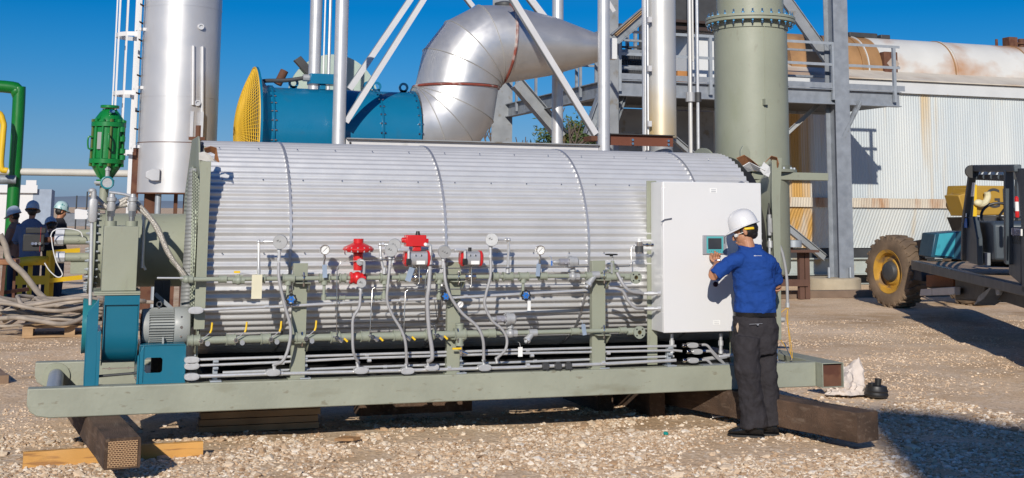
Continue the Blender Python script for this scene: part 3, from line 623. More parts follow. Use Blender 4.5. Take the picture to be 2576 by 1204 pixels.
# ball valve on upper left + misc ball valves
def ball_valve(px_,py_,label,hd=(.07,0,.0),Y=YP1):
    c=at(px_,py_,Y=Y); t=thing('ball_valve',label,'valve',c)
    b=MB(); b.cyl(c-V((.045,0,0)),c+V((.045,0,0)),.026,n=8).ell(tuple(c),(.032,.032,.034)).cyl(c,c+V((0,0,.045)),.013).cyl(c+V((-.03,0,.03)),c+V((.03,0,.03)),.012,n=6); b.build('body',m_sage2,t)
    h=c+V((0,-.01,.055)); b=MB(); b.bar(h,h+V(hd),.012,.004); b.build('lever',lev,t)
    b=MB(); b.cbox(h+V((-.015,0,.008)),(.045,.02,.016)); b.build('grip',m_yell,t)
ball_valve(600,706,'sage ball valve with a yellow cap at the left end of the upper manifold',(.08,0,-.01))
c=Lw(1160)+V((0,-.01,-.11)); t=thing('drain_valve','small drain valve with a yellow lever hanging under the lower manifold cross fitting','valve',c)
b=MB(); b.cyl(c+V((0,0,.03)),c+V((0,0,-.06)),.011).cyl(c+V((-.015,0,-.02)),c+V((.05,-.01,-.045)),.012).cyl(c+V((0,0,-.02)),c+V((0,0,-.045)),.017,n=6); b.build('body',m_chrome,t)
b=MB(); b.cbox(c+V((-.04,-.01,.0)),(.075,.012,.014)); b.build('lever',m_yell,t)
# blue needle valve wheels
for i,(x,y,tx) in enumerate(((732.6,754,'left'),(1122,746,'middle'),(1322.8,743.7,'right'))):
    c=at(x,y,Y=YP1-.06); t=thing('hand_valve','%s of the three round black hand wheels with a blue hub'%tx,'valve',c,'blue hub hand valves')
    b=MB(); b.cyl(c+V((0,.06,0)),c,.014).cyl(c+V((-.03,.05,0)),c+V((.02,.05,0)),.018); b.build('body',m_sage2,t)
    b=MB(); b.torus(c,(0,1,0),.036,.0055,20,6)
    for k in range(8): a_=2*PI*k/8; b.ell((c.x+.039*math.cos(a_),c.y,c.z+.039*math.sin(a_)),(.008,.006,.008),n=6,m=5)
    b.build('wheel_rim',m_black,t)
    b=MB(); b.cyl(c+V((0,-.006,0)),c+V((0,.006,0)),.022,n=16)
    for k in range(6): a_=2*PI*k/6; b.bar(c,c+V((.035*math.cos(a_),0,.035*math.sin(a_))),.007,.006,(0,1,0))
    b.build('hub',m_blue,t); b=MB(); b.cyl(c+V((0,-.009,0)),c+V((0,-.0065,0)),.008,n=6); b.build('nut',m_sst,t)
# pressure gauges
def gauge(px_,py_,r,label,stem=.10,Y=YP1-.03,down=True):
    c=at(px_,py_,Y=Y); t=thing('pressure_gauge',label,'gauge',c,'pressure gauges')
    b=MB(); b.ring(c+V((0,-.012,0)),(0,1,0),r,r*.84,.03,28); b.cyl(c+V((0,.017,0)),c+V((0,.019,0)),r,n=28); b.build('case',m_chrome,t)
    b=MB(); b.cyl(c+V((0,-.006,0)),c+V((0,-.004,0)),r*.85,n=28); d_=b.build('dial',m_label,t)
    b=MB(); b.bar(c+V((-r*.35,-.008,-r*.35)),c+V((r*.45,-.008,r*.45)),.0025,.001,(0,1,0))
    for k in range(11): a_=-PI*.25+PI*1.5*k/10; b.bar(c+V((r*.62*math.cos(a_),-.0075,r*.62*math.sin(a_))),c+V((r*.78*math.cos(a_),-.0075,r*.78*math.sin(a_))),.0018,.001,(0,1,0))
    b.build('needle',m_black,d_)
    b=MB(); b.cyl(c+V((0,.005,-r)),c+V((0,.02,-r-stem)),.008).cyl(c+V((0,.01,-r-.01)),c+V((0,.01,-r-.035)),.013,n=6).cyl(c+V((0,.02,-r-stem*.6)),c+V((0,.02,-r-stem)),.012,n=6); b.build('stem',m_sst,t)
    return c
gauge(817,629,.039,'round pressure gauge on a stem above the upper manifold, left of the red regulator',.15)
gauge(1359,630,.039,'round pressure gauge on a stem above the upper manifold, right of centre',.15)
gauge(1157,766,.030,'small pressure gauge in front of the middle support post between the manifolds',.03)
# tags
def ptag(px_,py_,w_,h_,m,label,rot=0,Y=YP1-.07):
    c=at(px_,py_,Y=Y); b=MB(); M=Matrix.Translation(c)@Matrix.Rotation(R_(rot),4,'Y'); b.box(-w_/2,w_/2,0,.0015,-h_/2,h_/2,M)
    b.tube([M@V((0,0,h_/2)),M@V((0,.02,h_/2+.03)),M@V((0,.06,h_/2+.035))],.0012,4); tag(b.build('hanging_tag',m,smooth=False),label,'tag','hanging tags')
ptag(646,722,.078,.18,m_tag,'large cream paper tag hanging from the left of the upper manifold')
ptag(817,683,.036,.10,m_bltag,'shiny metal tag under the left pressure gauge',-4)
ptag(1031,691,.045,.11,m_bltag,'shiny metal tag tilted beside the first red capped actuator',18)
ptag(1354,680,.036,.10,m_bltag,'shiny metal tag under the right pressure gauge',5)
ptag(1469,830,.036,.09,m_bltag,'shiny metal tag on the lower manifold near the right support post',-10)
ptag(1331,770,.028,.08,m_label,'small white tag under the right blue hand valve')
ptag(1309,886,.038,.075,m_label,'small white tag hanging under the lower strainer')
ptag(1388,663,.012,.04,m_blue,'tiny blue tag hanging from the upper grey regulator')
# red diaphragm regulator
c=at(901,632,Y=YP1-.01); t=thing('gas_regulator','red gas regulator with a wide round diaphragm on the upper manifold','regulator',c)
b=MB(); b.lathe([(.03,.0),(.06,.008),(.11,.014),(.122,.03),(.122,.038),(.11,.052),(.06,.075),(.045,.082)],c-V((0,0,.02)),(0,0,1),32); b.build('diaphragm_housing',m_red,t)
b=MB(); b.cyl(c+V((0,0,.055)),c+V((0,0,.095)),.04,n=24); b.build('cap',m_red,t,bev=.002)
b=MB()
for k in range(14): a_=2*PI*k/14; b.cyl(c+V((.113*math.cos(a_),.113*math.sin(a_),-.008)),c+V((.113*math.cos(a_),.113*math.sin(a_),.03)),.006,n=6)
b.build('bolts',m_cast,t)
b=MB(); b.cyl(c+V((0,0,-.02)),c+V((0,0,-.15)),.04,.034,n=20).cyl(V((c.x-.055,YP1,ZU)),V((c.x+.055,YP1,ZU)),.04,n=12).ell((c.x,YP1,ZU),(.045,.045,.05)); b.cyl(V((c.x-.06,YP1,ZU)),V((c.x-.04,YP1,ZU)),.046,n=8).cyl(V((c.x+.04,YP1,ZU)),V((c.x+.06,YP1,ZU)),.046,n=8); b.build('body',m_red,t)
b=MB(); q=at(906,660,Y=YP1-.06); b.cyl(q,q+V((0,.03,0)),.028,n=8).tube([q+V((.0,0,.01)),q+V((.03,-.01,0)),q+V((.03,-.01,-.09))],.011,8,4).cyl(q+V((-.0,-.005,.0)),q+V((0,.01,0)),.02,n=6); b.build('limit_switch',m_cast,t)
# actuators
def actuator(px0,px1,top,bot,label,redbox=False):
    Ya=YP1-.04; a_=at(px0,top,Y=Ya); c_=at(px1,bot,Y=Ya); t=thing('valve_actuator',label,'actuator',V(((a_.x+c_.x)/2,Ya,c_.z)),'red capped actuators')
    h=a_.z-c_.z; xm=(a_.x+c_.x)/2
    b=MB(); b.loft([((a_.x,Ya+.02,c_.z+h/2),(0,.05,0),(0,0,h/2)),((c_.x,Ya+.02,c_.z+h/2),(0,.05,0),(0,0,h/2))],24,3.5); b.build('body',mat('actuator_alu',(.52,.52,.53),.4,.5),t,bev=.004)
    for k,x in((-1,a_.x),(1,c_.x)):
        b=MB(); b.loft([((x+k*.002,Ya+.02,c_.z+h/2),(0,.054,0),(0,0,h/2+.006)),((x+k*.014,Ya+.02,c_.z+h/2),(0,.054,0),(0,0,h/2+.006)),((x+k*.028,Ya+.02,c_.z+h/2),(0,.04,0),(0,0,h/2-.012))],24,3.5); b.build('end_cap',m_red,t)
    b=MB()
    for dx in(-.022,.022): b.cyl((xm+dx,Ya-.038,a_.z-h*.27),(xm+dx,Ya-.028,a_.z-h*.27),.007,n=8)
    b.build('ports',m_sst,t)
    b=MB(); b.box(xm-.015,xm+.055,Ya-.034,Ya-.031,c_.z+.012,c_.z+.04); b.build('nameplate',m_label,t)
    b=MB(); b.cyl((xm,Ya+.02,c_.z),(xm,YP1,ZU+.02),.012).cbox((xm,Ya+.03,c_.z-.025),(.07,.04,.008)).cyl((xm-.045,YP1,ZU),(xm+.045,YP1,ZU),.027,n=10).ell((xm,YP1,ZU),(.034,.034,.034)); b.build('valve_body',m_sst,t)
    b=MB(); q=V((a_.x-.004,Ya-.045,a_.z)); b.tube([q+V((-.09,0,.01)),q+V((-.01,0,.01)),q+V((.0,0,-.005)),q+V((0,0,-.10))],.0125,10,3); b.cyl(q+V((-.085,0,.01)),q+V((-.06,0,.01)),.018,n=6); b.build('conduit_elbow',m_cond,t)
    b=MB(); b.cbox(q+V((.0,0,-.08)),(.034,.034,.05)); b.build('plug',m_black,t,bev=.003)
    if redbox:
        p=at(1022,592,Y=Ya-.01); r=at(1072,621,Y=Ya-.01); b=MB(); b.box(p.x,r.x,Ya-.02,Ya+.07,r.z,p.z); b.box(p.x-.015,r.x+.02,Ya-.015,Ya+.06,r.z+.028,r.z+.062); b.box(xm-.035,xm+.03,Ya-.005,Ya+.045,a_.z+.002,r.z); b.cyl((p.x-.03,Ya+.02,r.z+.05),(p.x,Ya+.02,r.z+.05),.022,n=8); b.build('switch_box',m_red,t,bev=.006)
        b=MB(); b.cyl((xm+.005,Ya+.02,p.z),(xm+.005,Ya+.02,p.z+.03),.02,.014); b.build('indicator_knob',m_black,t)
        b=MB(); q=V((r.x-.01,Ya-.022,r.z+.018)); b.cyl(q+V((0,.001,0)),q+V((0,-.004,0)),.013,n=16); b.build('badge',m_label,t)
        b=MB(); q=V((r.x+.02,Ya-.01,r.z+.01)); b.tube([q+V((-.03,0,0)),q+V((.01,0,0)),q+V((.015,0,-.03)),q+V((.015,0,-.15))],.014,10,3).cyl(q+V((.015,0,-.05)),q+V((.015,0,-.08)),.02,n=6).cyl(q+V((.015,0,-.12)),q+V((.015,0,-.15)),.019,n=6); b.build('conduit_fitting',m_cond,t)
    else:
        b=MB(); b.cyl((xm-.01,Ya+.02,a_.z),(xm-.01,Ya+.02,a_.z+.03),.014); b.build('indicator_knob',m_black,t,)
actuator(1026,1074,633,669,'silver actuator with red end caps topped by a bright red switch box',True)
actuator(1167,1206,633,669,'silver actuator with red end caps and a small black knob, right of the middle post')
# junction heads (round grey covers)
def head(px_,py_,r,label,nrm=(-.25,-1,-.1),elbow=None,stem=.09):
    Y=YP1-.07; c=at(px_,py_,Y=Y); n_=V(nrm).normalized(); t=thing('sensor_head',label,'sensor head',c,'round grey sensor heads')
    b=MB(); b.lathe([(r*.6,-.07),(r*.85,-.04),(r*.9,-.012),(r,-.01),(r,.012),(r*.96,.018)],c,n_,32); b.build('housing',m_cast,t)
    u,v,_=frame(n_); b=MB()
    for k in(-.4,-.05,.35):
        q=c+n_*.0185+u*0+V((1,0,0))*k*r*.9+V((0,0,-1))*k*r*.45; b.cbox(q,(.012,.004,.003)); b.cbox(q+V((.005,0,.004)),(.003,.004,.01))
    b.build('cover_marks',m_dark,t)
    b=MB(); b.cyl(c+V((0,.03,-r*.8)),c+V((0,.03,-r-stem)),.0125).cyl(c+V((0,.03,-r)),c+V((0,.03,-r-.02)),.018,n=8).cyl(c+V((0,.03,-r-stem*.8)),c+V((0,.03,-r-stem)),.017,n=6); b.build('stem',m_cond,t)
    if elbow:
        pts=[at(x,y,Y=YP1-.03) for x,y in elbow]; b=MB(); b.tube([c+V((0,.03,0))]+pts,.0115,10); 
        for q in pts[:-1]: b.ell(tuple(q),(.017,.017,.017),n=10,m=7)
        q=(pts[0]+c)/2; d_=(pts[0]-c).normalized(); b.cyl(pts[0]-d_*.035,pts[0]-d_*.015,.019,n=6); b.cyl(pts[-1]+V((0,0,.05)),pts[-1],.016,n=6); b.build('connection_elbow',m_cond,t)
head(705,609,.055,'round grey sensor head furthest left, joined to a bent connection pipe',elbow=[(651,609),(651,693)])
head(993,617,.05,'round grey sensor head partly behind another just left of the red switch box',elbow=[(956,616),(958,650),(967,690)])
head(984,630,.05,'round grey sensor head in front of another just left of the red switch box')
head(910,712,.037,'smaller round grey sensor head just below the red regulator',stem=.05)
head(1118,634,.052,'round grey sensor head between the two red capped actuators',nrm=(-.1,-1,-.25))
head(1237,604,.053,'round grey sensor head right of both actuators, joined to a bent connection pipe',nrm=(-.3,-1,.05),elbow=[(1280,604),(1277,688)])
# grey regulators
def greg(px_,py_,label,ybot):
    Y=YP1-.02; c=at(px_,py_,Y=Y); t=thing('pressure_regulator',label,'regulator',c,'grey pressure regulators')
    b=MB(); b.lathe([(.012,0),(.019,.01),(.019,.05),(.016,.055)],c+V((-.12,0,0)),(1,0,0),16); b.build('adjusting_screw',m_cast,t)
    b=MB(); b.cyl(c+V((-.065,0,0)),c+V((.02,0,0)),.028,n=16).cyl(c+V((-.02,-.04,0)),c+V((-.02,0,0)),.016,n=12); b.build('spring_case',mat('regulator_grey',(.36,.36,.40),.4,.3),t)
    b=MB(); b.cyl(c+V((.015,0,0)),c+V((.03,0,0)),.052,n=24).cyl(c+V((.031,0,0)),c+V((.045,0,0)),.052,n=24); b.build('diaphragm_flange',m_cast,t,bev=.001)
    b=MB()
    for k in range(8): a_=2*PI*k/8; b.cyl(c+V((.01,.043*math.cos(a_),.043*math.sin(a_))),c+V((.05,.043*math.cos(a_),.043*math.sin(a_))),.005,n=6)
    b.build('flange_bolts',m_cond,t)
    b=MB(); b.lathe([(.045,0),(.045,.04),(.03,.055)],c+V((.046,0,0)),(1,0,0),20); b.build('cover',m_cast,t)
    zb_=at(px_,ybot,Y=YP1).z; q=V((c.x+.065,YP1,zb_)); b=MB(); b.cyl(V((q.x,YP1,c.z-.02)),q,.02,n=12).cyl(q+V((-.04,0,0)),q+V((.055,0,0)),.03,n=8).ell(tuple(q),(.036,.036,.036)).cyl(q+V((0,0,.045)),q+V((0,0,.055)),.032,n=6); b.build('body',m_cast,t)
greg(1425,660,'grey pressure regulator with a round flange on the upper manifold left of the right post',697)
greg(1267,803,'grey pressure regulator with a round flange on the lower manifold',840)
# gate valve with black wheel
c=at(1541,697,Y=YP1); t=thing('gate_valve','gate valve with a flat black handwheel right of the right support post','valve',c)
b=MB(); b.cyl(c-V((.065,0,0)),c+V((.06,0,0)),.032,n=16).cyl(c,c+V((0,0,.085)),.027,n=12).cbox(c+V((0,0,.05)),(.085,.06,.02)).cyl(c+V((0,0,.085)),c+V((0,0,.13)),.016); b.build('body',m_sage2,t,bev=.002)
b=MB(); b.bar(c+V((-.022,-.03,.03)),c+V((-.022,-.03,.12)),.014,.014).cyl(c+V((0,0,.13)),c+V((0,0,.165)),.008); b.build('stem',m_cast,t)
h=at(1538,641,Y=YP1); b=MB(); b.torus(h,(0,0,1),.048,.0065,24,6)
for k in range(5): a_=2*PI*k/5; b.bar(h,h+V((.047*math.cos(a_),.047*math.sin(a_),0)),.01,.007)
b.cyl(h+V((0,0,-.015)),h+V((0,0,.006)),.014); b.build('handwheel',m_black,t)
# strainers
for (x,y,d_,lb) in ((1497,692,(-.075,-.02,-.085),'upper'),(1340,838,(-.06,-.02,-.06),'lower')):
    c=at(x,y,Y=YP1-.005); t=thing('strainer','grey Y shaped strainer hanging from the %s manifold'%lb,'strainer',c,'grey strainers')
    b=MB(); b.cyl(c-V((.035,0,0)),c+V((.035,0,0)),.03,n=12).cyl(c,c+V(d_),.025,n=14); b.build('body',m_cast,t)
    b=MB(); b.cyl(c+V(d_)*.8,c+V(d_),.03,n=8).cyl(c+V(d_),c+V(d_)*1.2,.013,n=6); b.build('plug',m_cond,t)
# small air filter by cabinet
c=at(1608,620,Y=YP1+.02); t=thing('air_filter','small cylindrical air filter with a white knob beside the cabinet','filter',c)
b=MB(); b.cyl(c+V((0,0,-.05)),c+V((0,0,.0)),.036,n=24); b.build('bowl',m_dark,t)
b=MB(); b.cyl(c+V((0,0,.001)),c+V((0,0,.035)),.034,n=24).cyl(c+V((0,0,-.06)),c+V((0,0,-.0505)),.042,n=24); b.build('head_ring',m_chrome,t)
b=MB(); b.cyl(c+V((0,0,.036)),c+V((0,0,.065)),.016,n=12); b.build('knob',m_label,t)
b=MB(); b.cyl(c+V((.03,0,.01)),c+V((.11,-.01,.01)),.009).cyl(c+V((.06,0,.01)),c+V((.08,0,.01)),.016,n=6).cyl(c+V((.10,-.01,.01)),c+V((.125,-.01,.01)),.014,n=6); b.build('fitting',m_sst,t)
# stainless instrument tubing
TB=[([(847,849),(848,676),(858,659),(972,654),(1015,653)],'rising from the fifth test valve to the first actuator'),
([(930,849),(937,727),(945,724),(1047,721),(1055,711),(1055,669)],'from the sixth test valve up to the first actuator'),
([(1015,849),(1020,734),(1028,729),(1177,728),(1186,718),(1186,672)],'from the seventh test valve across to the second actuator'),
([(1094,849),(1094,824),(1085,816),(1073,813),(1070,802),(1070,700),(1078,677),(1100,676),(1481,672)],'from the eighth test valve along above the upper manifold'),
([(1550,671),(1583,670),(1588,663),(1588,622),(1596,618)],'from the gate valve up to the air filter'),
([(1663,560),(1672,553),(1690,550)],'bent on the left side of the cabinet')]
for pts,lb in TB:
    b=MB(); b.tube([at(x,y,Y=YP1-.055) for x,y in pts],.0042,8,0); 
    tag(b.build('instrument_tube',m_sst,ang=60),'thin stainless tube '+lb,'tube','instrument tubes')
# flexible conduits
FX=[([(701,662),(702,701),(715,764),(731,825),(726,874),(711,909),(690,918)],.0125,'falling from the furthest left sensor head'),
([(981,665),(976,715),(974,757),(987,793),(1008,828),(1020,863),(1023,915)],.0115,'falling from the head pair by the red switch box'),
([(907,733),(904,772),(889,800),(887,835),(889,885),(900,910)],.0115,'falling from the small head under the red regulator'),
([(1082,672),(1079,722),(1075,757),(1079,828),(1086,874),(1087,902),(1078,910)],.0165,'thickest, falling from the red switch box'),
([(1117,662),(1121,711),(1135,750),(1163,789),(1199,821),(1215,856),(1217,905)],.0125,'crossing the middle support post'),
([(1234,650),(1234,694),(1222,743),(1220,771),(1238,807),(1262,828),(1275,853),(1271,881),(1250,902)],.0115,'falling from the right head past the lower regulator'),
([(1532,726),(1552,727),(1568,735),(1580,757),(1598,775),(1618,777)],.0135,'entering the cabinet lower left gland'),
([(1552,687),(1569,718),(1587,734),(1618,739)],.0135,'entering the cabinet upper left gland')]
for pts,r,lb in FX:
    b=MB(); Yf=YP1-.08; P3=[at(x,y,Y=Yf+(.04 if k in(0,len(pts)-1) else 0)) for k,(x,y) in enumerate(pts)]
    b.tube(P3,r,10,6); tag(b.build('flexible_conduit',m_flex,ang=60),'grey flexible conduit '+lb,'conduit','grey flexible conduits')
# rigid conduits with oval bodies
def cbody(b,c,l=.11,r=.026,d_=(1,0,0)):
    d_=V(d_).normalized(); u=V((0,0,1)); P=[]
    b.loft([(c+V((0,-.022,0)),d_*l/2,u*r),(c+V((0,.022,0)),d_*l/2,u*r)],20,2.6); b.loft([(c+V((0,-.026,0)),d_*l*.42,u*r*.75),(c+V((0,-.0225,0)),d_*l*.42,u*r*.75)],20,2.6)
CD=[([(395,700),(620,701),(800,704)],.0075,YP1+.03,'thin conduit level with the upper manifold at its left end',[]),
([(492,781),(700,772),(897,761),(1043,755),(1478,731)],.0125,YP1+.02,'conduit climbing between the two manifolds',[(492,781)]),
([(482,906),(700,899),(897,893),(1296,881),(1640,872),(1700,871)],.0105,YB+.05,'topmost of the low conduits along the skid beam',[(482,906)]),
([(482,921),(700,912),(897,902),(1296,890),(1695,882),(1715,884)],.0105,YB+.05,'second of the low conduits along the skid beam',[(482,921)]),
([(560,938),(897,925),(1296,912),(1695,897)],.011,YB+.10,'conduit running behind the lowest one on the skid beam',[]),
([(482,948),(660,942),(897,936),(1296,925),(1500,917),(1700,907)],.0145,YB+.03,'lowest and thickest conduit along the skid beam',[(482,948),(686,937),(1024,933),(1218,925),(907,932),(1086,924)])]
for pts,r,Yc_,lb,bods in CD:
    P3=[at(x,y,Y=Yc_) for x,y in pts]; t=thing('conduit','galvanised '+lb,'conduit',P3[0],'galvanised conduits')
    b=MB(); b.tube(P3,r,10); b.build('tube',m_cond,t,ang=60)
    for (x,y) in bods:
        b=MB(); cbody(b,at(x,y,Y=Yc_-.02)); b.build('conduit_body',m_cond,t,ang=40)
    b=MB()
    for k in range(1,6):
        q=P3[0]+(P3[-1]-P3[0])*k/6; 
        b.cyl(q-V((.015,0,0)),q+V((.015,0,0)),r+.003)
    b.build('couplings',m_cond,t)
for (x,y) in ((690,925),(1023,922),(1078,914),(1217,912),(900,918),(1250,908)):
    q=at(x,y,Y=YB+.0); b=MB(); b.cyl(q+V((0,0,-.02)),q+V((0,0,.03)),.014,n=8).cyl(q+V((0,0,.01)),q+V((0,0,.022)),.019,n=6)
    tag(b.build('conduit_connector',m_cond),'zinc hose connector on the low conduit '+{690:'left of the left support post',1023:'below the seventh test valve',1078:'below the eighth test valve',1217:'just right of the middle support post',900:'below the red regulator',1250:'below the lower grey regulator'}[x],'connector','conduit connectors')
# strut brackets on beam
for i,px_ in enumerate((543,768,1160,1520,1690)):
    q=at(px_,935,Y=YB+.02); b=MB(); b.box(q.x-.018,q.x+.018,YB+.07,YB+.11,ZT+.001,ZT+.17).box(q.x-.04,q.x+.045,YB+.01,YB+.12,ZT+.001,ZT+.012)
    for z in (.05,.1,.15): b.cyl((q.x-.02,YB+.045,ZT+z),(q.x+.02,YB+.045,ZT+z),.012,n=6)
    tag(b.build('strut_bracket',m_galv,bev=.002),'zinc strut bracket holding the low conduits, number %s from the left'%['one','two','three','four','five'][i],'bracket','strut brackets')
for i,px_ in enumerate((1372.6,1404,1430)):
    q=at(px_,922,Y=YB+.0); b=MB(); b.cbox(q,(.055,.03,.045)).cbox(q+V((0,0,.028)),(.035,.01,.012)).cyl(q+V((.018,0,-.022)),q+V((.018,0,-.04)),.006)
    tag(b.build('pipe_clip',m_dark,bev=.002),'small black clip on the low conduit, %s of three'%['left','middle','right'][i],'clip','black clips')
# cluster under cabinet
for i,(x,y) in enumerate(((1741,869),(1752,885),(1742,907))):
    c=at(x,y,Y=YB+.03); t=thing('conduit_outlet','%s of three stacked oval conduit outlets under the cabinet'%['top','middle','lowest'][i],'conduit outlet',c,'outlets under the cabinet')
    b=MB(); cbody(b,c,.1,.022); b.build('body',m_cond,t,ang=40)
    b=MB(); b.cyl(c+V((-.10,0,0)),c+V((-.05,0,0)),.014).cyl(c+V((-.09,0,0)),c+V((-.07,0,0)),.019,n=6).cyl(c+V((.05,0,0)),c+V((.085,0,0)),.015,n=6); b.build('nuts',m_chrome,t)
    e=at(1822-18*i*(i==2),916,Y=YB+.06); b=MB(); b.tube([c+V((.08,0,0)),c+V((.14,0,-.005)),c+V((.2,.01,-.06)),e],.0115,10,5); b.build('hose',m_flex,t,ang=60)
for i,(x,ya,yb) in enumerate(((1690,840,888),(1813,840,890))):
    a_=at(x,ya,Y=YB+.06); c_=at(x,yb,Y=YB+.06); b=MB(); b.cyl(a_,c_,.015).cyl(a_+(c_-a_)*.35,a_+(c_-a_)*.6,.022,n=8).cyl(a_+(c_-a_)*.85,c_,.02,n=6)
    tag(b.build('vertical_conduit',m_cond),'short vertical conduit under the %s of the cabinet'%['left','right'][i],'conduit')
a_=at(1770,905,Y=YB+.08); c_=at(1845,893,Y=YB+.08); b=MB(); b.cyl(a_,c_,.017).cyl(a_+(c_-a_)*.5,a_+(c_-a_)*.75,.023,n=8); tag(b.build('coupled_conduit',m_cond),'thick coupled conduit disappearing behind the trousers of the man','conduit')
# right of cabinet
t=thing('junction_fitting','tall grey conduit fitting hung right of the cabinet behind the helmet','conduit fitting',at(1936,700,Y=10.0))
b=MB(); b.cyl(at(1936,600,Y=10.),at(1937,820,Y=10.),.012); b.build('pipe',m_cond,t)
b=MB(); q=at(1936,568,Y=10.); b.cyl(q+V((0,0,-.09)),q+V((0,0,.1)),.018).cbox(q+V((.015,0,0)),(.05,.045,.13)); b.build('box',m_cast,t,bev=.005)
b=MB(); b.cyl(q+V((0,0,.1)),q+V((-.004,0,.2)),.022,.004); b.build('black_taper',m_black,t)
b=MB(); q=at(1937,612,Y=10.); b.cyl(q+V((0,0,-.04)),q+V((0,0,.02)),.022,n=8); b.build('union',m_cond,t)
b=MB(); b.tube([at(x,y,Y=10.) for x,y in((1944,586),(1958,612),(1970,645),(1979,700),(1981,765))],.0135,10,5); tag(b.build('flexible_conduit',m_flex,ang=60),'pale flexible conduit hanging open ended right of the man with yellow wires coming out','conduit','grey flexible conduits')
q=at(1981,768,Y=10.); b=MB(); b.cyl(q+V((0,0,.02)),q+V((0,0,-.02)),.019,n=8); tag(b.build('conduit_end_nut',m_cond),'zinc nut on the open end of the pale flexible conduit','nut')
wy=mat('yellow_wire',(.85,.48,.02),.4)
for i,pts in enumerate(([(1980,775),(1962,790),(1955,805),(1952,830),(1968,862),(1988,890),(1991,905)],[(1982,775),(1982,810),(1985,850),(1990,895),(1994,903)],[(1983,775),(1979,800),(1986,840),(1992,880),(1993,903)])):
    b=MB(); b.tube([at(x,y,Y=10.-.01*i) for x,y in pts],.0028,6,5); tag(b.build('wire',wy,ang=60),'thin yellow wire spilling from the open conduit, %s'%['bowed out furthest left','hanging straightest','middle one with a slight wave'][i],'wire','yellow wires')
c=at(1958,805,Y=10.05); b=MB(); b.lathe([(.014,-.12),(.014,0),(.022,.015),(.022,.055)],c,(1,0,0),16); tag(b.build('pipe_stub',m_cast),'grey pipe stub sticking out right of the waist of the man','pipe')
for i,(x0_,y0_,x1_,y1_) in enumerate(((1949,862,1951,907),(1953,860,1956,907),(1973,862,1991,905))):
    b=MB(); b.cyl(at(x0_,y0_,Y=10.),at(x1_,y1_,Y=9.97),.005).cyl(at(x1_,y1_,Y=9.97)+V((0,0,-.005)),at(x1_,y1_,Y=9.97)+V((0,0,.01)),.012,n=6); tag(b.build('steel_rod',m_chrome),'thin bright steel rod standing on the beam, '+['far left one','middle upright one','slanting right one'][i],'rod','steel rods')
# ================= BLOWER =================
YA=10.0
def bx_px(b,x0_,y0_,x1_,y1_,Yf,th):
    p=at(x0_,y1_,Y=Yf); q=at(x1_,y0_,Y=Yf); return b.box(p.x,q.x,Yf,Yf+th,p.z,q.z)
c=at(300,826,Y=YA+.3); zc_=at(300,833,Y=YA).z; xa_=at(262,830,Y=YA).x; xb_=at(345,830,Y=YA).x; zt_=at(300,743,Y=YA).z; rs=zc_-at(300,922,Y=YA).z
bl=thing('blower','teal centrifugal blower bolted to the left end of the skid beam','blower',(c.x,YA+.3,ZT))
yc_=YA+rs
b=MB(); P=[]
arc=[(yc_+rs*math.cos(a_),zc_+rs*math.sin(a_)) for a_ in [PI+PI*k/20 for k in range(21)]]
poly=[V((xa_,YA,zt_))]+[V((xa_,y,z)) for y,z in arc]+[V((xa_,yc_+rs,zc_+rs*.9)),V((xa_,YA+.40,zt_))]
b.prism(poly,(xb_-xa_,0,0)); b.build('scroll_housing',m_teal,bl,bev=.003,ang=30)
b=MB()
for x in(xa_-.008,xb_+.001):
    arc2=[(yc_+(rs+.02)*math.cos(a_),zc_+(rs+.02)*math.sin(a_)) for a_ in [PI+PI*k/20 for k in range(21)]]
    b.prism([V((x,YA-.02,zt_-.002))]+[V((x,y,z)) for y,z in arc2]+[V((x,yc_+rs+.02,zc_+.2)),V((x,YA+.42,zt_-.002))],(.007,0,0))
b.build('side_plates',m_teal,bl,bev=.001)
b=MB(); b.box(xa_-.008,xb_+.008,YA-.025,YA-.0205,zt_-.07,zt_-.004); b.build('neck_band',m_teal,bl)
xl_=at(226,900,Y=YA).x
zl0=ZT+.001
b=MB(); b.prism([V((xa_-.045,YA-.02,zl0)),V((xa_-.12,YA-.02,zl0)),V((xa_-.12,YA-.02,zt_-.12)),V((xa_-.045,YA-.02,zt_-.02))],(0,.006,0)).box(xa_-.126,xa_-.12,YA-.02,YA+.5,zl0,zt_-.15)
b.box(xa_-.045,xa_-.02,YA-.02,YA+.5,zl0,zc_); b.build('left_bracket',m_teal,bl,bev=.002)
b=MB(); b.prism([V((xb_+.012,YA-.02,zl0)),V((xb_+.055,YA-.02,zl0)),V((xb_+.055,YA-.02,zl0+.28)),V((xb_+.012,YA-.02,zl0+.2))],(0,.006,0)).box(xb_+.012,xb_+.018,YA-.013,YA+.5,zl0,zl0+.2); b.build('right_bracket',m_teal,bl,bev=.002)
b=MB(); b.lathe([(.13,-.09),(.19,-.09),(.205,-.10),(.205,-.094),(.19,.0),(.13,.0)],(xa_-.055,yc_,zc_+.02),(1,0,0),36,False); b.build('inlet_cone',m_tealg,bl)
b=MB()
for x,z in((xa_+.05,zc_-rs-.012),(xb_-.05,zc_-rs-.012),(xb_-.0,ZT+.05)): b.cyl((x,YA-.03,z),(x,YA-.015,z),.009,n=6)
b.bar((xa_,YA-.02,zc_-rs-.012),(xb_,YA-.02,zc_-rs-.012),.006); b.build('bolts',m_chrome,bl)
b=MB(); b.cyl((xa_-.02,YA+.05,ZT+.06),(xb_+.02,YA+.05,ZT+.075),.01); b.build('tie_rod',m_dark,bl)
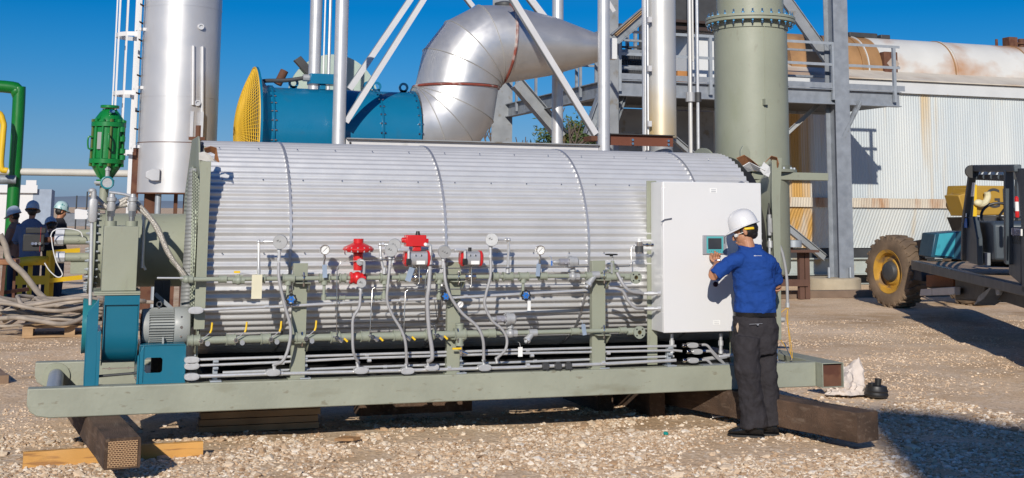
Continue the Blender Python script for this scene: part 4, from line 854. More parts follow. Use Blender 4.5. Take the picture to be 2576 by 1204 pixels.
# base box with rounded window
X0_=at(352,900,Y=YA-.01).x; X1_=at(465,900,Y=YA-.01).x; Zt_=at(400,870,Y=YA-.01).z
hx0=at(364,900,Y=YA).x; hx1=at(409,900,Y=YA).x; hz1=at(390,900,Y=YA).z; hz0=at(390,938,Y=YA).z; rr=.02
mb=thing('motor_base','teal box stand with a rounded window carrying the motor','motor stand',((X0_+X1_)/2,YA+.2,ZT))
bm_=MB(); n_c=6; hole=[]
for cx_,cz_,a0 in((hx1-rr,hz1-rr,0),(hx0+rr,hz1-rr,PI/2),(hx0+rr,hz0+rr,PI),(hx1-rr,hz0+rr,1.5*PI)):
    for k in range(n_c+1): a_=a0+PI/2*k/n_c; hole.append((cx_+rr*math.cos(a_),cz_+rr*math.sin(a_)))
outer=[]
cx_,cz_=(hx0+hx1)/2,(hz0+hz1)/2
for (x,z) in hole:
    dx,dz=x-cx_,z-cz_; t_=min([(X1_-cx_)/dx if dx>1e-6 else 9e9,(X0_-cx_)/dx if dx<-1e-6 else 9e9,(Zt_-cz_)/dz if dz>1e-6 else 9e9,(ZT+.001-cz_)/dz if dz<-1e-6 else 9e9]); outer.append((cx_+dx*t_,cz_+dz*t_))
# snap the four nearest outer points to the corners
for (x,z) in ((X0_,Zt_),(X1_,Zt_),(X0_,ZT+.001),(X1_,ZT+.001)):
    k=min(range(len(outer)),key=lambda i:(outer[i][0]-x)**2+(outer[i][1]-z)**2); outer[k]=(x,z)
n=len(hole); yy=YA-.012
bm_.add([(x,yy,z) for x,z in outer]+[(x,yy,z) for x,z in hole]+[(x,yy+.006,z) for x,z in hole]+[(x,yy+.006,z) for x,z in outer],
 [(i,(i+1)%n,n+(i+1)%n,n+i) for i in range(n)]+[(n+i,n+(i+1)%n,2*n+(i+1)%n,2*n+i) for i in range(n)]+[(2*n+i,2*n+(i+1)%n,3*n+(i+1)%n,3*n+i) for i in range(n)]+[(3*n+i,3*n+(i+1)%n,(i+1)%n,i) for i in range(n)])
bm_.build('front_panel',m_teal,mb,ang=30)
b=MB(); b.box(X0_,X1_,YA-.02,YA+.42,Zt_+.0005,Zt_+.008).box(X1_+.0005,X1_+.006,YA-.02,YA+.42,ZT+.001,Zt_).box(X0_-.006,X0_-.0005,YA-.02,YA+.42,ZT+.001,Zt_); b.build('side_panels',m_teal,mb,bev=.001)
b=MB(); b.box(X0_-.02,X1_+.01,YA-.018,YA-.0125,ZT+.001,ZT+.012); b.build('foot_flange',m_teal,mb)
# motor
mx0=at(366,820,Y=YA+.02).x; mx1=at(470,820,Y=YA+.02).x; mz=at(400,822,Y=YA+.15).z; mr_=.135; my=YA+.19
mo=thing('electric_motor','grey ribbed electric motor on the teal stand','motor',((mx0+mx1)/2,my,Zt_))
fx=mx0+(mx1-mx0)*.71
b=MB(); b.cyl((mx0,my,mz),(fx,my,mz),mr_*.86,n=40); b.build('body',m_motor,mo)
b=MB()
for k in range(40):
    a_=2*PI*k/40
    if abs(math.sin(a_))>.93 and math.sin(a_)<0: continue
    u=V((0,math.cos(a_),math.sin(a_))); p0=V((mx0+.03,my,mz))+u*mr_*.84; b.bar(p0,V((fx-.004,my,mz))+u*mr_*.84,.005,.05,u)
o=b.build('cooling_fins',m_motor,mo)
b=MB(); b.lathe([(mr_*1.02,0),(mr_*1.06,.01),(mr_*1.06,.09),(mr_*1.0,.115),(mr_*.8,.125),(mr_*.3,.126)],(fx,my,mz),(1,0,0),40); b.build('fan_cowl',m_motor,mo)
b=MB(); b.lathe([(mr_*.5,-.03),(mr_*.95,-.02),(mr_*.98,.0),(mr_*.98,.03)],(mx0,my,mz),(1,0,0),40); b.build('end_bell',m_motor,mo)
b=MB()
for dz in(-.07,0,.075): b.cyl((fx+.05,my-math.sqrt((mr_*1.06)**2-dz*dz)-.004,mz+dz),(fx+.05,my-mr_*.8,mz+dz),.008 if dz else .011,n=8)
b.build('cowl_screws',m_chrome,mo)
b=MB(); b.cbox(((mx0+fx)/2+.03,my-.06,mz-mr_-.005),(.26,.12,.03)).box((mx0+fx)/2+.02,(mx0+fx)/2+.035,my-mr_*.98,my-mr_*.9,mz-mr_,mz-.07); b.build('foot',m_motor,mo,bev=.002)
q=V((mx0+.1,my-.02,mz+mr_+.005)); b=MB(); b.torus(q+V((0,0,.025)),(0,1,0),.018,.005,18,6).cyl(q+V((0,0,-.02)),q+V((0,0,.006)),.01); b.build('lifting_eye',m_chrome,mo)
# outlet duct
du=thing('air_duct','flat sage steel air duct with two cable glands on top of the blower','air duct',((xa_+xb_)/2,YA+.2,zt_))
b=MB(); p=at(254,743,Y=YA-.002); q=at(350,570,Y=YA-.002); b.box(p.x,q.x,YA-.002,YA+.42,zt_+.03,q.z); b.build('duct_box',m_sage,du,bev=.004)
b=MB(); b.box(p.x-.05,q.x+.03,YA-.03,YA+.45,zt_+.001,zt_+.012).box(p.x-.05,q.x+.03,YA-.03,YA+.45,zt_+.014,zt_+.028); b.build('duct_flange',m_sage,du,bev=.001)
for i,px_ in enumerate((278,331)):
    c=at(px_,565,Y=YA+.12); 
    b=MB(); b.cyl(c+V((0,0,-.02)),c+V((0,0,.025)),.045,n=20); b.build('boss',m_sage,du)
    b=MB(); b.cyl(c+V((0,0,.026)),c+V((0,0,.06)),.022,n=8).cyl(c+V((0,0,.06)),c+V((0,0,.10)),.032,n=6); b.build('brass_gland',m_sst,du)
    b=MB(); b.lathe([(.03,.10),(.034,.11),(.034,.15),(.028,.155),(.028,.17),(.036,.175),(.036,.2),(.026,.205),(.02,.23)],c,(0,0,1),20); b.build('connector',m_cast,du)
# ================= BURNER =================
YBU=10.98
zb0=at(225,630,Y=YBU).z; RB=(at(225,522,Y=YBU).z-at(225,740,Y=YBU).z)/2
xf=at(224,630,Y=YBU).x; xm_=at(262,630,Y=YBU-.3).x; xe=XLp
bu=thing('burner_drum','sage green burner drum with a bolted round end flange at the left of the heater','burner',((xf+xe)/2,YBU,zb0-RB))
b=MB(); b.cyl((xf+.05,YBU,zb0),(xe,YBU,zb0),RB-.05,n=56); b.build('drum',m_sage,bu)
b=MB(); b.cyl((xf,YBU,zb0),(xf+.02,YBU,zb0),RB,n=56).cyl((xf+.022,YBU,zb0),(xf+.042,YBU,zb0),RB,n=56).cyl((xf+.042,YBU,zb0),(xf+.0499,YBU,zb0),RB-.04,n=56); b.build('end_flange',m_sage,bu)
b=MB(); b.cyl((xm_,YBU,zb0),(xm_+.015,YBU,zb0),RB-.01,n=48).cyl((xm_+.2,YBU,zb0),(xm_+.215,YBU,zb0),RB-.02,n=48); b.build('stiffener_ring',m_sage,bu)
for k in range(28):
    a_=2*PI*k/28; y,z=YBU+(RB-.025)*math.cos(a_),zb0+(RB-.025)*math.sin(a_)
    b=MB(); b.cyl((xf-.03,y,z),(xf+.07,y,z),.008,n=6).cyl((xf-.015,y,z),(xf-.001,y,z),.014,n=6); b.build('flange_bolt',m_galv,bu)
for i,(y0_,y1_,x0_,dy) in enumerate(((581,596,143,.25),(596,613,140,-.02),(638,658,143,-.02))):
    yy=YBU+dy; a_=at(x0_,(y0_+y1_)/2,Y=yy); b=MB(); b.cyl((a_.x+.06,yy,a_.z),(xf-.001,yy,a_.z),.036,n=16); b.build('nozzle',m_sage,bu)
    b=MB(); b.cyl((a_.x-.01,yy,a_.z),(a_.x+.06,yy,a_.z),.046,n=8); b.build('union_nut',m_cond,bu)
    b=MB(); b.cyl((a_.x+.17,yy-.04,a_.z),(a_.x+.17,yy,a_.z),.012,n=6); b.build('set_bolt',m_sage,bu)
a_=at(176,690,Y=YBU); c_=at(212,657,Y=YBU); b=MB(); b.box(a_.x,xf-.002,YBU-.02,YBU+.2,a_.z,c_.z); b.build('small_box',m_sage,bu,bev=.003)
# legs under burner & brace
for px_ in (388,408):
    q=at(px_,740,Y=10.6); b=MB(); b.box(q.x,q.x+.06,10.6,10.66,ZT+.001,zb0-RB+.12); b.build('support_leg',m_dark,bu)
b=MB(); b.bar(at(390,740,Y=10.5),at(470,810,Y=10.5),.03); b.build('brace',m_galvd,bu)
# actuator box at nozzles
c=at(84,612,Y=YBU-.05); t=thing('igniter_box','black box with a red strip mounted on the end of the burner nozzles','igniter box',c)
b=MB(); bx_px(b,56,590,112,633,YBU-.1,.12); bx_px(b,64,573,116,588,YBU+.05,.12); b.build('case',m_black,t,bev=.006)
b=MB(); bx_px(b,100,572,103,634,YBU-.108,.006); b.build('red_strip',m_red,t)
b=MB(); q=at(90,616,Y=YBU-.11); 
for dx in(-.02,.0,.025): b.cyl(q+V((dx*1.2,0,.008*(dx>0))),q+V((dx*1.2,-.02,.008)),.013,n=6)
b.build('fitting',m_sst,t)
b=MB(); q=at(117,604,Y=YBU-.02); b.cyl(q+V((-.03,0,0)),q+V((.09,0,0)),.022).cyl(q+V((-.06,-.06,0)),q+V((-.06,-.03,0)),.03,n=12); b.build('stem',m_rust,t)
WH=[([(127,597),(133,583),(150,576),(180,577),(202,584),(208,597)],'arched over the burner nozzles',m_white),([(129,596),(133,625),(142,660),(157,690),(145,698),(125,682),(112,662)],'looping below the black igniter box',m_white),([(275,484),(310,489),(335,497),(352,515),(360,540),(362,600),(360,660),(366,680)],'running from the green valve sensor down behind the air duct',m_cond)]
for pts,lb,mm in WH:
    b=MB(); b.tube([at(x,y,Y=YBU-.3 if mm is m_cond else YBU-.14) for x,y in pts],.011 if mm is m_cond else .0045,8,5); tag(b.build('cable',mm,ang=60),'pale cable '+lb,'cable')
# vertical conduit left of duct
c=at(231,700,Y=YA+.05); t=thing('conduit_riser','galvanised riser pipe with a grey conduit box left of the air duct','conduit',c)
b=MB(); b.cyl(at(231,552,Y=YA+.05),at(227,768,Y=YA+.05),.0135); b.build('pipe',m_cond,t)
b=MB(); q=at(234,526,Y=YA+.05); b.loft([(q+V((0,0,-.1)),(.02,0,0),(0,.03,0)),(q+V((0,0,-.085)),(.034,0,0),(0,.034,0)),(q+V((0,0,.06)),(.034,0,0),(0,.034,0)),(q+V((0,0,.075)),(.022,0,0),(0,.03,0))],20,4); b.cyl(q+V((.0,0,.07)),q+V((.0,0,.13)),.02).ell(tuple(q+V((-.012,0,.135))),(.03,.02,.02)); b.build('conduit_box',m_cast,t)
b=MB(); q=at(362,560,Y=YA+.3); b.cyl(q+V((0,0,.06)),q+V((0,0,-.35)),.013).cyl(q+V((0,0,.06)),q+V((0,0,.02)),.019,n=8); tag(b.build('conduit_riser',m_cond),'thin dark riser pipe tucked against the right side of the air duct','conduit')
HS=[([(225,489),(240,497),(262,517),(282,523),(300,517),(318,505)],'from the conduit box past the two connectors',.02),([(236,521),(262,523),(280,522),(300,519),(320,516)],'passing behind the two connectors on the air duct',.018),([(300,508),(320,500),(345,512),(372,540),(398,575),(415,615),(436,655),(458,682),(470,700)],'sweeping down from the connectors to the heater end, upper one',.017),([(336,520),(352,528),(380,556),(402,595),(420,635),(445,670),(462,695)],'sweeping down beside another to the heater end, lower one',.015)]
mbr=mat('braided_hose',(.50,.47,.42),.4,.5,.25,90,.5,200)
for pts,lb,r in HS:
    b=MB(); b.tube([at(x,y,Y=YA+.18) for x,y in pts],r,10,5); tag(b.build('braided_hose',mbr,ang=60),'grey braided hose '+lb,'hose','braided hoses')
# ================= GREEN FLAME ARRESTER =================
YG=10.9; Pg=lambda x,y: at(x,y,Y=YG)
cxg=Pg(274,360).x; cxb=Pg(264,470).x
ga=thing('flame_arrester','bright green barrel shaped flame arrester standing on a pipe above the burner','flame arrester',(cxb,YG,Pg(262,508).z))
Zg=lambda y: Pg(270,y).z
wpx=(Pg(400,360).x-Pg(200,360).x)/200
top=V((Pg(277,265).x,YG,Zg(265))); bot=V((cxb,YG,Zg(452))); axd=(top-bot).normalized()
def G_(y): return bot+(top-bot)*((Zg(y)-bot.z)/(top.z-bot.z))
def lg(prof,name,m=m_green,bev=0,par=None):
    b=MB(); o=G_(452); pr=[(r*wpx,(G_(y)-o).length if y<452 else -(G_(y)-o).length) for r,y in prof]; b.lathe(pr,o,axd,36); return b.build(name,m,par or ga,bev=bev)
lg([(12,274),(13,276),(24,283),(33,296),(37,308)][::-1],'upper_dome')
lg([(24,266),(24,273)][::-1],'top_flange',bev=.003)
lg([(44,309),(44,321)][::-1],'upper_ring',bev=.003)
lg([(38,322),(38,400)][::-1],'barrel')
lg([(44,401),(44,413)][::-1],'lower_ring',bev=.003)
lg([(37,414),(34,424),(20,442),(14,452)][::-1],'lower_cone')
lg([(23,453),(23,460)][::-1],'bottom_flange',bev=.002)
b=MB(); o=G_(460); b.cyl((cxb-.003,YG,Zg(461)),(cxb-.01,YG,Zg(530)),.036*1.0,n=20).cyl((cxb-.003,YG,Zg(468)),(cxb-.003,YG,Zg(461)),23*wpx,n=24); b.build('stand_pipe',m_sage,ga)
u,v,_=frame(axd)
for k in range(12):
    a_=2*PI*k/12+.15; off=(u*math.cos(a_)+v*math.sin(a_))*40*wpx
    b=MB(); b.cyl(G_(420)+off,G_(302)+off,3.3*wpx,n=8).cyl(G_(309)+off,G_(303)+off,5.2*wpx,n=6).cyl(G_(420)+off,G_(413)+off,5.2*wpx,n=6); b.build('tie_bolt',m_green if k%3 else mat('olive_bolt',(.08,.12,.02),.5),ga)
for k in range(6):
    a_=2*PI*k/6+.3; off=(u*math.cos(a_)+v*math.sin(a_)); b=MB(); b.bar(G_(446)+off*15*wpx,G_(416)+off*34*wpx,.012,.03).bar(G_(276)+off*14*wpx,G_(304)+off*36*wpx,.012,.02); b.build('rib',m_green,ga)
b=MB(); b.tube([Pg(233,346)+V((0,-.05,0)),Pg(222,347)+V((0,-.05,0)),Pg(222,374)+V((0,-.05,0)),Pg(233,375)+V((0,-.05,0))],.007,8,3); b.build('handle',m_green,ga)
b=MB(); b.tube([Pg(273,343)+V((0,-.14,0)),Pg(273,345)+V((0,-.2,0)),Pg(272,373)+V((0,-.2,0)),Pg(272,375)+V((0,-.14,0))],.008,8,3); b.build('handle',m_green,ga)
b=MB(); p=Pg(243,377); q=Pg(255,335); yy=YG-38*wpx; b.box(p.x,q.x,yy-.002,yy+.03,p.z,q.z); b.build('data_plate',m_motor,ga)
for y in(328,352,382,398): q=Pg(307,y)+V((0,-.08,0)); b=MB(); b.cyl(q+V((0,0,-.02)),q+V((0,0,.02)),.024,n=8); b.build('boss',m_green,ga)
q=Pg(277,286)+V((0,-.09,0)); b=MB(); b.cyl(q,q+V((.01,-.03,.01)),.016).cyl(q+V((.02,0,.01)),q+V((.025,-.03,.01)),.011); b.build('bright_plug',m_chrome,ga)
c=Pg(269,461)+V((0,-.12,0)); t=thing('transmitter','round teal rimmed transmitter in front of the pipe below the green flame arrester','transmitter',c)
b=MB(); b.torus(c,(0,1,0),.045,.009,28,8); b.build('rim',m_tealg,t)
b=MB(); b.cyl(c+V((0,-.004,0)),c+V((0,.05,0)),.042,n=24).cyl(c+V((0,.03,.04)),c+V((0,.03,.11)),.018,n=8); b.build('body',m_cast,t)
b=MB(); b.cyl(c+V((-.0,.03,.1)),c+V((0,.03,.13)),.024,n=6).cyl(c+V((-.1,.05,0)),c+V((-.05,.05,0)),.014,n=6); b.build('nut',m_cond,t)
# ================= LEFT BACKGROUND STACK =================
YS=22.
def PX(x,y,Y): return at(x,y,Y=Y)
p0=PX(340,488,YS); p1=PX(540,488,YS); rS=(p1.x-p0.x)/2; xS=(p0.x+p1.x)/2; zS=p0.z
ls=thing('exhaust_stack','tall brushed steel exhaust stack with faint rust streaks at the left behind the skid','exhaust stack',(xS,YS,0))
zj=PX(440,357,YS-rS).z
b=MB(); b.cyl((xS,YS,zS+.02),(xS,YS,zj-.01),rS+.015,n=72); b.build('skirt',m_alus,ls)
b=MB(); b.cyl((xS,YS,zj),(xS,YS,9.5),rS,n=72); b.build('shell',m_alus,ls)
for zz_,hh_ in((zS,.02),(zj-.012,.012)):
    b=MB(); b.ring((xS,YS,zz_),(0,0,1),rS+.018,rS-.08,hh_,72); b.build('rusty_rim',m_rust,ls)
for z in (PX(440,242,YS-rS).z,PX(440,12,YS-rS).z):
    b=MB(); b.ring((xS,YS,z),(0,0,1),rS+.004,rS-.01,.014,72); b.build('seam',m_alus,ls)
b=MB(); b.box(xS-.04,xS+.02,YS-rS+.3,YS-rS+.36,0,zS+.1); b.build('leg',m_rust,ls)
for (p_,q_,r_,s_) in ((.12,.34,-rS+.3,-rS+.5),(-.5,-.3,-.2,0),(.5,.6,.1,.3)):
    b=MB(); b.box(xS+p_,xS+q_,YS+r_,YS+s_,0,zS+.1); b.build('leg',m_rust,ls)
b=MB(); q=PX(397,520,YS-rS+.2); b.cyl((q.x,q.y,0),(q.x,q.y,zS+.05),.05); b.build('drain_pipe',m_galv,ls)
# door outline and pipes on front
def sf(x,y,o=.02):
    Yq=YS-rS*.8
    for _ in range(6):
        q=PX(x,y,Yq); u=max(-.98,min(.98,(q.x-xS)/rS)); Yq=YS-(rS+o)*math.sqrt(1-u*u)
    return PX(x,y,Yq)
b=MB(); 
for (x,ya,yb) in ((487,116,265),(510,118,290)):
    a_=sf(x,ya); c_=sf(x-1,yb); b.cyl(a_,c_,.028,n=8)
b.build('trace_pipe',m_alus,ls)
for (x,y) in ((506,68),(497,260)):
    q=sf(x,y); b=MB(); b.lathe([(.03,.1),(.05,.1),(.05,-.02),(.03,-.02)],q,(0,1,0),16,False).cyl(q,q+V((0,.1,0)),.03); b.build('sample_port',m_alus,ls)
b=MB(); q=sf(499,300); b.box(q.x-.13,q.x-.08,q.y-.03,q.y+.1,q.z-.3,q.z+.12).box(q.x+.03,q.x+.08,q.y-.03,q.y+.1,q.z-.3,q.z+.12); b.build('hinge_bracket',m_alus,ls)
b=MB(); q=sf(499,350); b.box(q.x-.16,q.x+.1,q.y-.04,q.y+.1,q.z-.02,q.z+.03).cyl(q+V((-.0,0,.03)),q+V((0,0,.22)),.05,n=8); b.build('rusty_hinge',m_rust,ls)
b=MB(); a_=PX(365,455,YS-rS); c_=PX(402,426,YS-rS); yy=YS-rS-.03; b.prism([V((a_.x+.1,yy,a_.z)),V((c_.x,yy,a_.z)),V((c_.x,yy,c_.z)),V((a_.x+.1,yy,c_.z)),V((a_.x,yy,(a_.z+c_.z)/2+.04)),V((a_.x,yy,(a_.z+c_.z)/2-.04))],(0,.08,0)); b.build('hatch',m_alus,ls,bev=.006)
b=MB(); p=PX(362,470,YS-rS+.25); q=PX(330,460,YS-rS*.3); b.box(q.x-.0,q.x+.12,q.y,q.y+.15,0,zj-.1); b.build('rusty_strip',m_rust,ls)
# caged ladder
yl=YS-.2
ld=thing('caged_ladder','white caged ladder climbing the left side of the exhaust stack','ladder',(PX(320,520,yl).x,yl,0))
xr0=PX(328,300,yl).x; xr1=xr0+.06
b=MB(); b.box(xr0,xr0+.06,yl,yl+.025,1.2,9.3); b.build('rail',m_white,ld); b=MB(); b.box(xr0+.08,xr0+.12,yl+.4,yl+.425,1.2,9.3); b.build('rail',m_white,ld)
b=MB(); z=1.3
while z<9.2: b.cyl((xr0+.05,yl+.02,z),(xr0+.16,yl+.4,z),.014,n=6); z+=.3
b.build('rungs',m_rust,ld)
b=MB(); cxl=xr0-.12; bars=[]
for k in range(7):
    a_=PI/2+PI*k/6*1.0+.0; bars.append((xr0+.05+.36*math.cos(a_)*.95,yl+.2+.36*math.sin(a_)))
for (x,y) in bars: b.box(x-.012,x+.012,y-.005,y+.005,2.7,9.3)
b.build('cage_bars',m_white,ld)
z=2.7
while z<9.3:
    b=MB(); P=[V((x,y,z)) for x,y in [(xr0+.05,yl+.56)]+bars+[(xr0+.05,yl-.16)]]
    for i in range(len(P)-1): b.bar(P[i],P[i+1],.008,.07)
    b.bar((xr0+.02,yl+.0,z+.1),(xr0+.5,yl+.0,z+.1),.04,.05); b.build('cage_hoop',m_white,ld); z+=.98
# ================= TOWER POLES =================
YF=20.0; YK=21.95
def pole(x,ya,yb,Y,r,nm,label,m=m_pole,z0=0,ztop=None,grp='silver poles'):
    q=PX(x,yb,Y); zt_=ztop or PX(x,-40,Y).z; b=MB(); b.cyl((q.x,Y,z0),(q.x,Y,zt_),r,n=28); return tag(b.build(nm,m),label,'pole',grp),q.x
rp=(PX(868,300,YF).x-PX(835,300,YF).x)/2
_,xB=pole(851.5,0,365,YF,rp,'silver_pole','thick silver pole standing in front of the blue fan duct')
_,xD=pole(1519,0,378,YF,rp,'silver_pole','silver pole just right of the tapered silver duct, front right of the tower')
_,xA=pole(790,0,220,YK,rp,'silver_pole','silver pole rising behind the blue fan duct')
_,xC=pole(1402,0,350,YK,rp,'silver_pole','silver pole passing behind the tapered silver duct')
b=MB(); q=PX(816,100,21.6); b.cyl((q.x,21.6,3),(q.x,21.6,PX(816,-40,21.6).z),.014,n=8); tag(b.build('thin_pipe',m_label),'thin white pipe rising beside the pole behind the blue fan duct','pipe')
b=MB(); q=PX(829,100,21.8); b.cyl((q.x,21.8,3),(q.x,21.8,PX(829,-40,21.8).z),.028,n=8); tag(b.build('thin_pipe',m_pole),'narrow grey pipe rising just left of the thick front silver pole','pipe')
def brace(xa,ya,xb,yb,Ya,Yb,w_,label,m=m_whbeam,h_=None):
    a_=PX(xa,ya,Ya); c_=PX(xb,yb,Yb); d_=(a_-c_).normalized(); t=thing('diagonal_brace',label,'brace',c_,'diagonal tower braces')
    b=MB(); b.bar(a_,c_,w_,.012,(0,1,0)); b.build('flange',m,t,False)
    n_=d_.cross(V((0,1,0))).normalized(); b=MB(); b.bar(a_+n_*(w_/2)+V((0,.05,0)),c_+n_*(w_/2)+V((0,.05,0)),.010,.085,(0,1,0)); b.build('web',m_steel,t,False)
brace(1092,-40,871,308,YF-.02,YF-.02,.085,'long white diagonal brace meeting the front pole by the blue fan duct')
brace(1060,-40,880,225,YK,YK,.1,'white diagonal brace behind and parallel to the front one, left of the silver elbow')
brace(1278,-25,1500,338,YF-.02,YF-.02,.10,'white diagonal brace crossing in front of the tapered silver duct')
brace(1162,-20,1191,17,YK,YK,.08,'short bit of white brace above the top of the silver elbow')
brace(1322,-20,1377,52,YK,YK,.12,'pale rusty edged brace ending behind the tapered silver duct')
brace(1545,30,1515,-20,YK,YK,.08,'short brace at the top beside the middle right pole')
# front horizontal beam, rusty beam
a_=PX(872,362,YF-.05); c_=PX(1503,363,YF-.05); 
t=thing('tower_beam','pale horizontal steel beam seen just above the top of the heater','beam',(a_+c_)/2)
z0_=PX(880,374,YF).z; z1_=PX(880,351,YF).z
b=MB(); b.box(xB+rp+.01,xD-rp-.005,YF-.02,YF-.008,z0_-.15,z1_-.0); b.build('web',m_whbeam,t,False)
b=MB(); b.box(xB+rp+.01,xD-rp-.005,YF-.10,YF+.08,z1_+.001,z1_+.018); b.build('top_flange',m_steel,t,False)
b=MB(); 
for z in(z1_-.06,z1_-.15): b.cyl((xB+rp+.08,YF-.03,z),(xB+rp+.08,YF-.0205,z),.02,n=6)
b.build('bolts',m_black,t)
a_=PX(1507,365,YF+.2); c_=PX(1693,345,YF+.2); t=thing('rusty_beam','short rust red beam joining the right silver pole to the large stack','beam',((a_.x+c_.x)/2,YF+.2,a_.z))
b=MB(); b.box(a_.x,c_.x,YF+.2,YF+.21,a_.z+.0,c_.z+.01); b.build('web',m_rbeam,t,False)
b=MB(); b.box(a_.x-.02,c_.x,YF+.13,YF+.28,c_.z+.0102,c_.z+.025); b.build('flange',m_dark,t,False)
b=MB()
for px_ in(1591,1681):
    for dz in(.035,.1): q=PX(px_,355,YF+.19); b.cyl((q.x,YF+.17,a_.z+dz),(q.x,YF+.2,a_.z+dz),.022,n=10)
b.build('bolts',m_chrome,t)
b=MB(); q=PX(1490,350,YK); b.cbox(q,(.2,.4,.09)); tag(b.build('rusty_bracket',m_rust,bev=.004),'small dark rusty block left of the right silver pole above the pale beam','bracket')
# large stack E
YE=20.9; e0=PX(1628,200,YE); e1=PX(1697,200,YE); rE=(e1.x-e0.x)/2; xE=(e0.x+e1.x)/2
t=thing('exhaust_stack','slimmer white metal stack with yellow rust stains right of the tower','exhaust stack',(xE,YE,1.8))
zE=PX(1660,345,YE-rE).z
b=MB(); b.cyl((xE,YE,zE),(xE,YE,PX(1660,-40,YE).z+.3),rE,n=56); b.build('shell',m_alur,t)
b=MB(); b.lathe([(rE*1.0,-.7),(rE*.98,-.33),(rE*.75,-.25),(rE*.75,-.01)],(xE,YE,zE),(0,0,1),40); b.build('lower_cone',m_steel,t)
b=MB(); b.box(xE-rE-.13,xE-rE-.09,YE-.1,YE-.06,1,9).cyl((xE-rE-.04,YE-.12,1),(xE-rE-.04,YE-.12,9),.02,n=8).cyl((xE-rE-.09,YE-.12,1),(xE-rE-.09,YE-.12,9),.012,n=8); b.build('side_pipes',m_pole,t)
for y in(50,173,312,432): q=PX(1634,y,YE-rE*.8); b=MB(); b.cbox(q,(.07,.05,.1)); b.build('clip',m_whbeam,t)
# ================= BLUE FAN + SILVER ELBOW =================
YT=21.0
cT=PX(850,338,YT); zT=cT.z; xt0=PX(652,330,YT).x; rT_=.72; xt1=PX(1060,330,YT-.72).x; rT=PX(850,226,YT-.1).z-zT
fn=thing('axial_fan','large blue tubular fan with a yellow mesh inlet guard behind the heater','fan',((xt0+xt1)/2,YT,zT-rT))
b=MB(); b.cyl((xt0,YT,zT),(xt1,YT,zT),rT,n=72); b.build('casing',m_tealb,fn)
rM=rT*1.42
b=MB(); b.lathe([(rM,0),(rM+.02,.0),(rM+.02,.04),(rM,.04)],(xt0-.12,YT,zT),(1,0,0),64,False); b.lathe([(rM,.04),(rT*1.2,.10),(rT+.003,.22)],(xt0-.12,YT,zT),(1,0,0),64,False); b.build('inlet_bell',m_tealb,fn)
# mesh guard dome: spiral/radial bars
def dome(r): return -.12-.28*(1-(r/rM)**2)
b=MB()
P=[];F=[];nr,na=20,96
for i in range(nr+1):
    r=rM*max(.02,i/nr)
    for k in range(na): a_=2*PI*k/na; P.append((xt0+dome(r),YT+r*math.cos(a_),zT+r*math.sin(a_)))
for i in range(nr): F+=[(i*na+k,i*na+(k+1)%na,(i+1)*na+(k+1)%na,(i+1)*na+k) for k in range(na)]
b.add(P,F); g=b.build('mesh_guard',m_ylwmesh,fn); wf=g.modifiers.new('w','WIREFRAME'); wf.thickness=.019; wf.use_even_offset=False
b=MB(); b.torus((xt0-.12,YT,zT),(1,0,0),rM,.02,64,8); b.build('guard_rim',m_ylwmesh,fn)
for px_ in(687,962,1057):
    x=PX(px_,330,YT-rT).x; b=MB(); b.ring((x,YT,zT),(1,0,0),rT+.035,rT-.01,.012,72).ring((x+.016,YT,zT),(1,0,0),rT+.035,rT-.01,.012,72); b.build('flange',m_tealb,fn)
    for k in range(30):
        a_=2*PI*k/30; b=MB(); b.cyl((x-.03,YT+(rT+.02)*math.cos(a_),zT+(rT+.02)*math.sin(a_)),(x+.06,YT+(rT+.02)*math.cos(a_),zT+(rT+.02)*math.sin(a_)),.013,n=6); b.build('flange_bolt',m_chrome,fn)
for px_ in(738,925,947,1015):
    q=PX(px_,225,YT); q.z=zT+rT; b=MB(); b.lathe([(.045,-.012),(.085,-.012),(.085,.012),(.045,.012),(.045,-.012)],q+V((0,0,.085)),(0,1,0),20,False).box(q.x-.06,q.x+.06,YT-.012,YT+.012,q.z-.02,q.z+.04); b.build('lifting_lug',m_tealb,fn)
b=MB(); q=PX(803,196,YT-.1); b.box(q.x-.17,q.x+.28,YT-.25,YT+.1,zT+rT+.07,zT+rT+.24).box(q.x-.0,q.x+.1,YT-.2,YT,zT+rT-.02,zT+rT+.07); b.build('terminal_box',m_tealb,fn,bev=.008)
b=MB(); b.tube([PX(652,208,YT-.1),PX(670,204,YT-.1),PX(720,203,YT-.1),PX(765,197,YT-.1)],.035,10,5); b.build('power_cable',m_dark,fn)
b=MB(); q=PX(774,197,YT-.1); b.cyl(q+V((-.08,0,0)),q+V((.08,0,0)),.06,n=10); b.build('cable_gland',m_cast,fn)
b=MB(); q=PX(708,190,YT+.4); b.cyl(q+V((-.06,0,-.16)),q+V((.05,0,.08)),.07); tag(b.build('rusty_pipe_end',m_rust),'rusty cut pipe end sticking up behind the left part of the blue fan','pipe')
# pale disc behind
q=PX(838,252,24.); b=MB(); b.lathe([(.88,0),(.88,.08)],(q.x,24.,q.z),(0,1,0),56); tag(b.build('storage_silo_cap',mat('pale_green',(.42,.52,.46),.5)),'pale green rounded disc shape partly hidden behind the poles over the blue fan','tank')
b=MB(); b.prism([PX(740,152,23.8),PX(757,141,23.8),PX(800,190,23.8),PX(800,218,23.8)],(0,.15,0)); tag(b.build('black_panel',m_dark,bev=.01),'slanted black panel sticking out left of the pale green disc','panel')
# silver elbow
xv=PX(1147,222,YT).x; rV=(PX(1250,222,YT).x-PX(1045,222,YT).x)/2; zV=PX(1147,222,YT).z
el=thing('silver_duct','fat riveted aluminium elbow duct rising from the blue fan and tapering to the right','duct',(xv,YT,zT-rT))
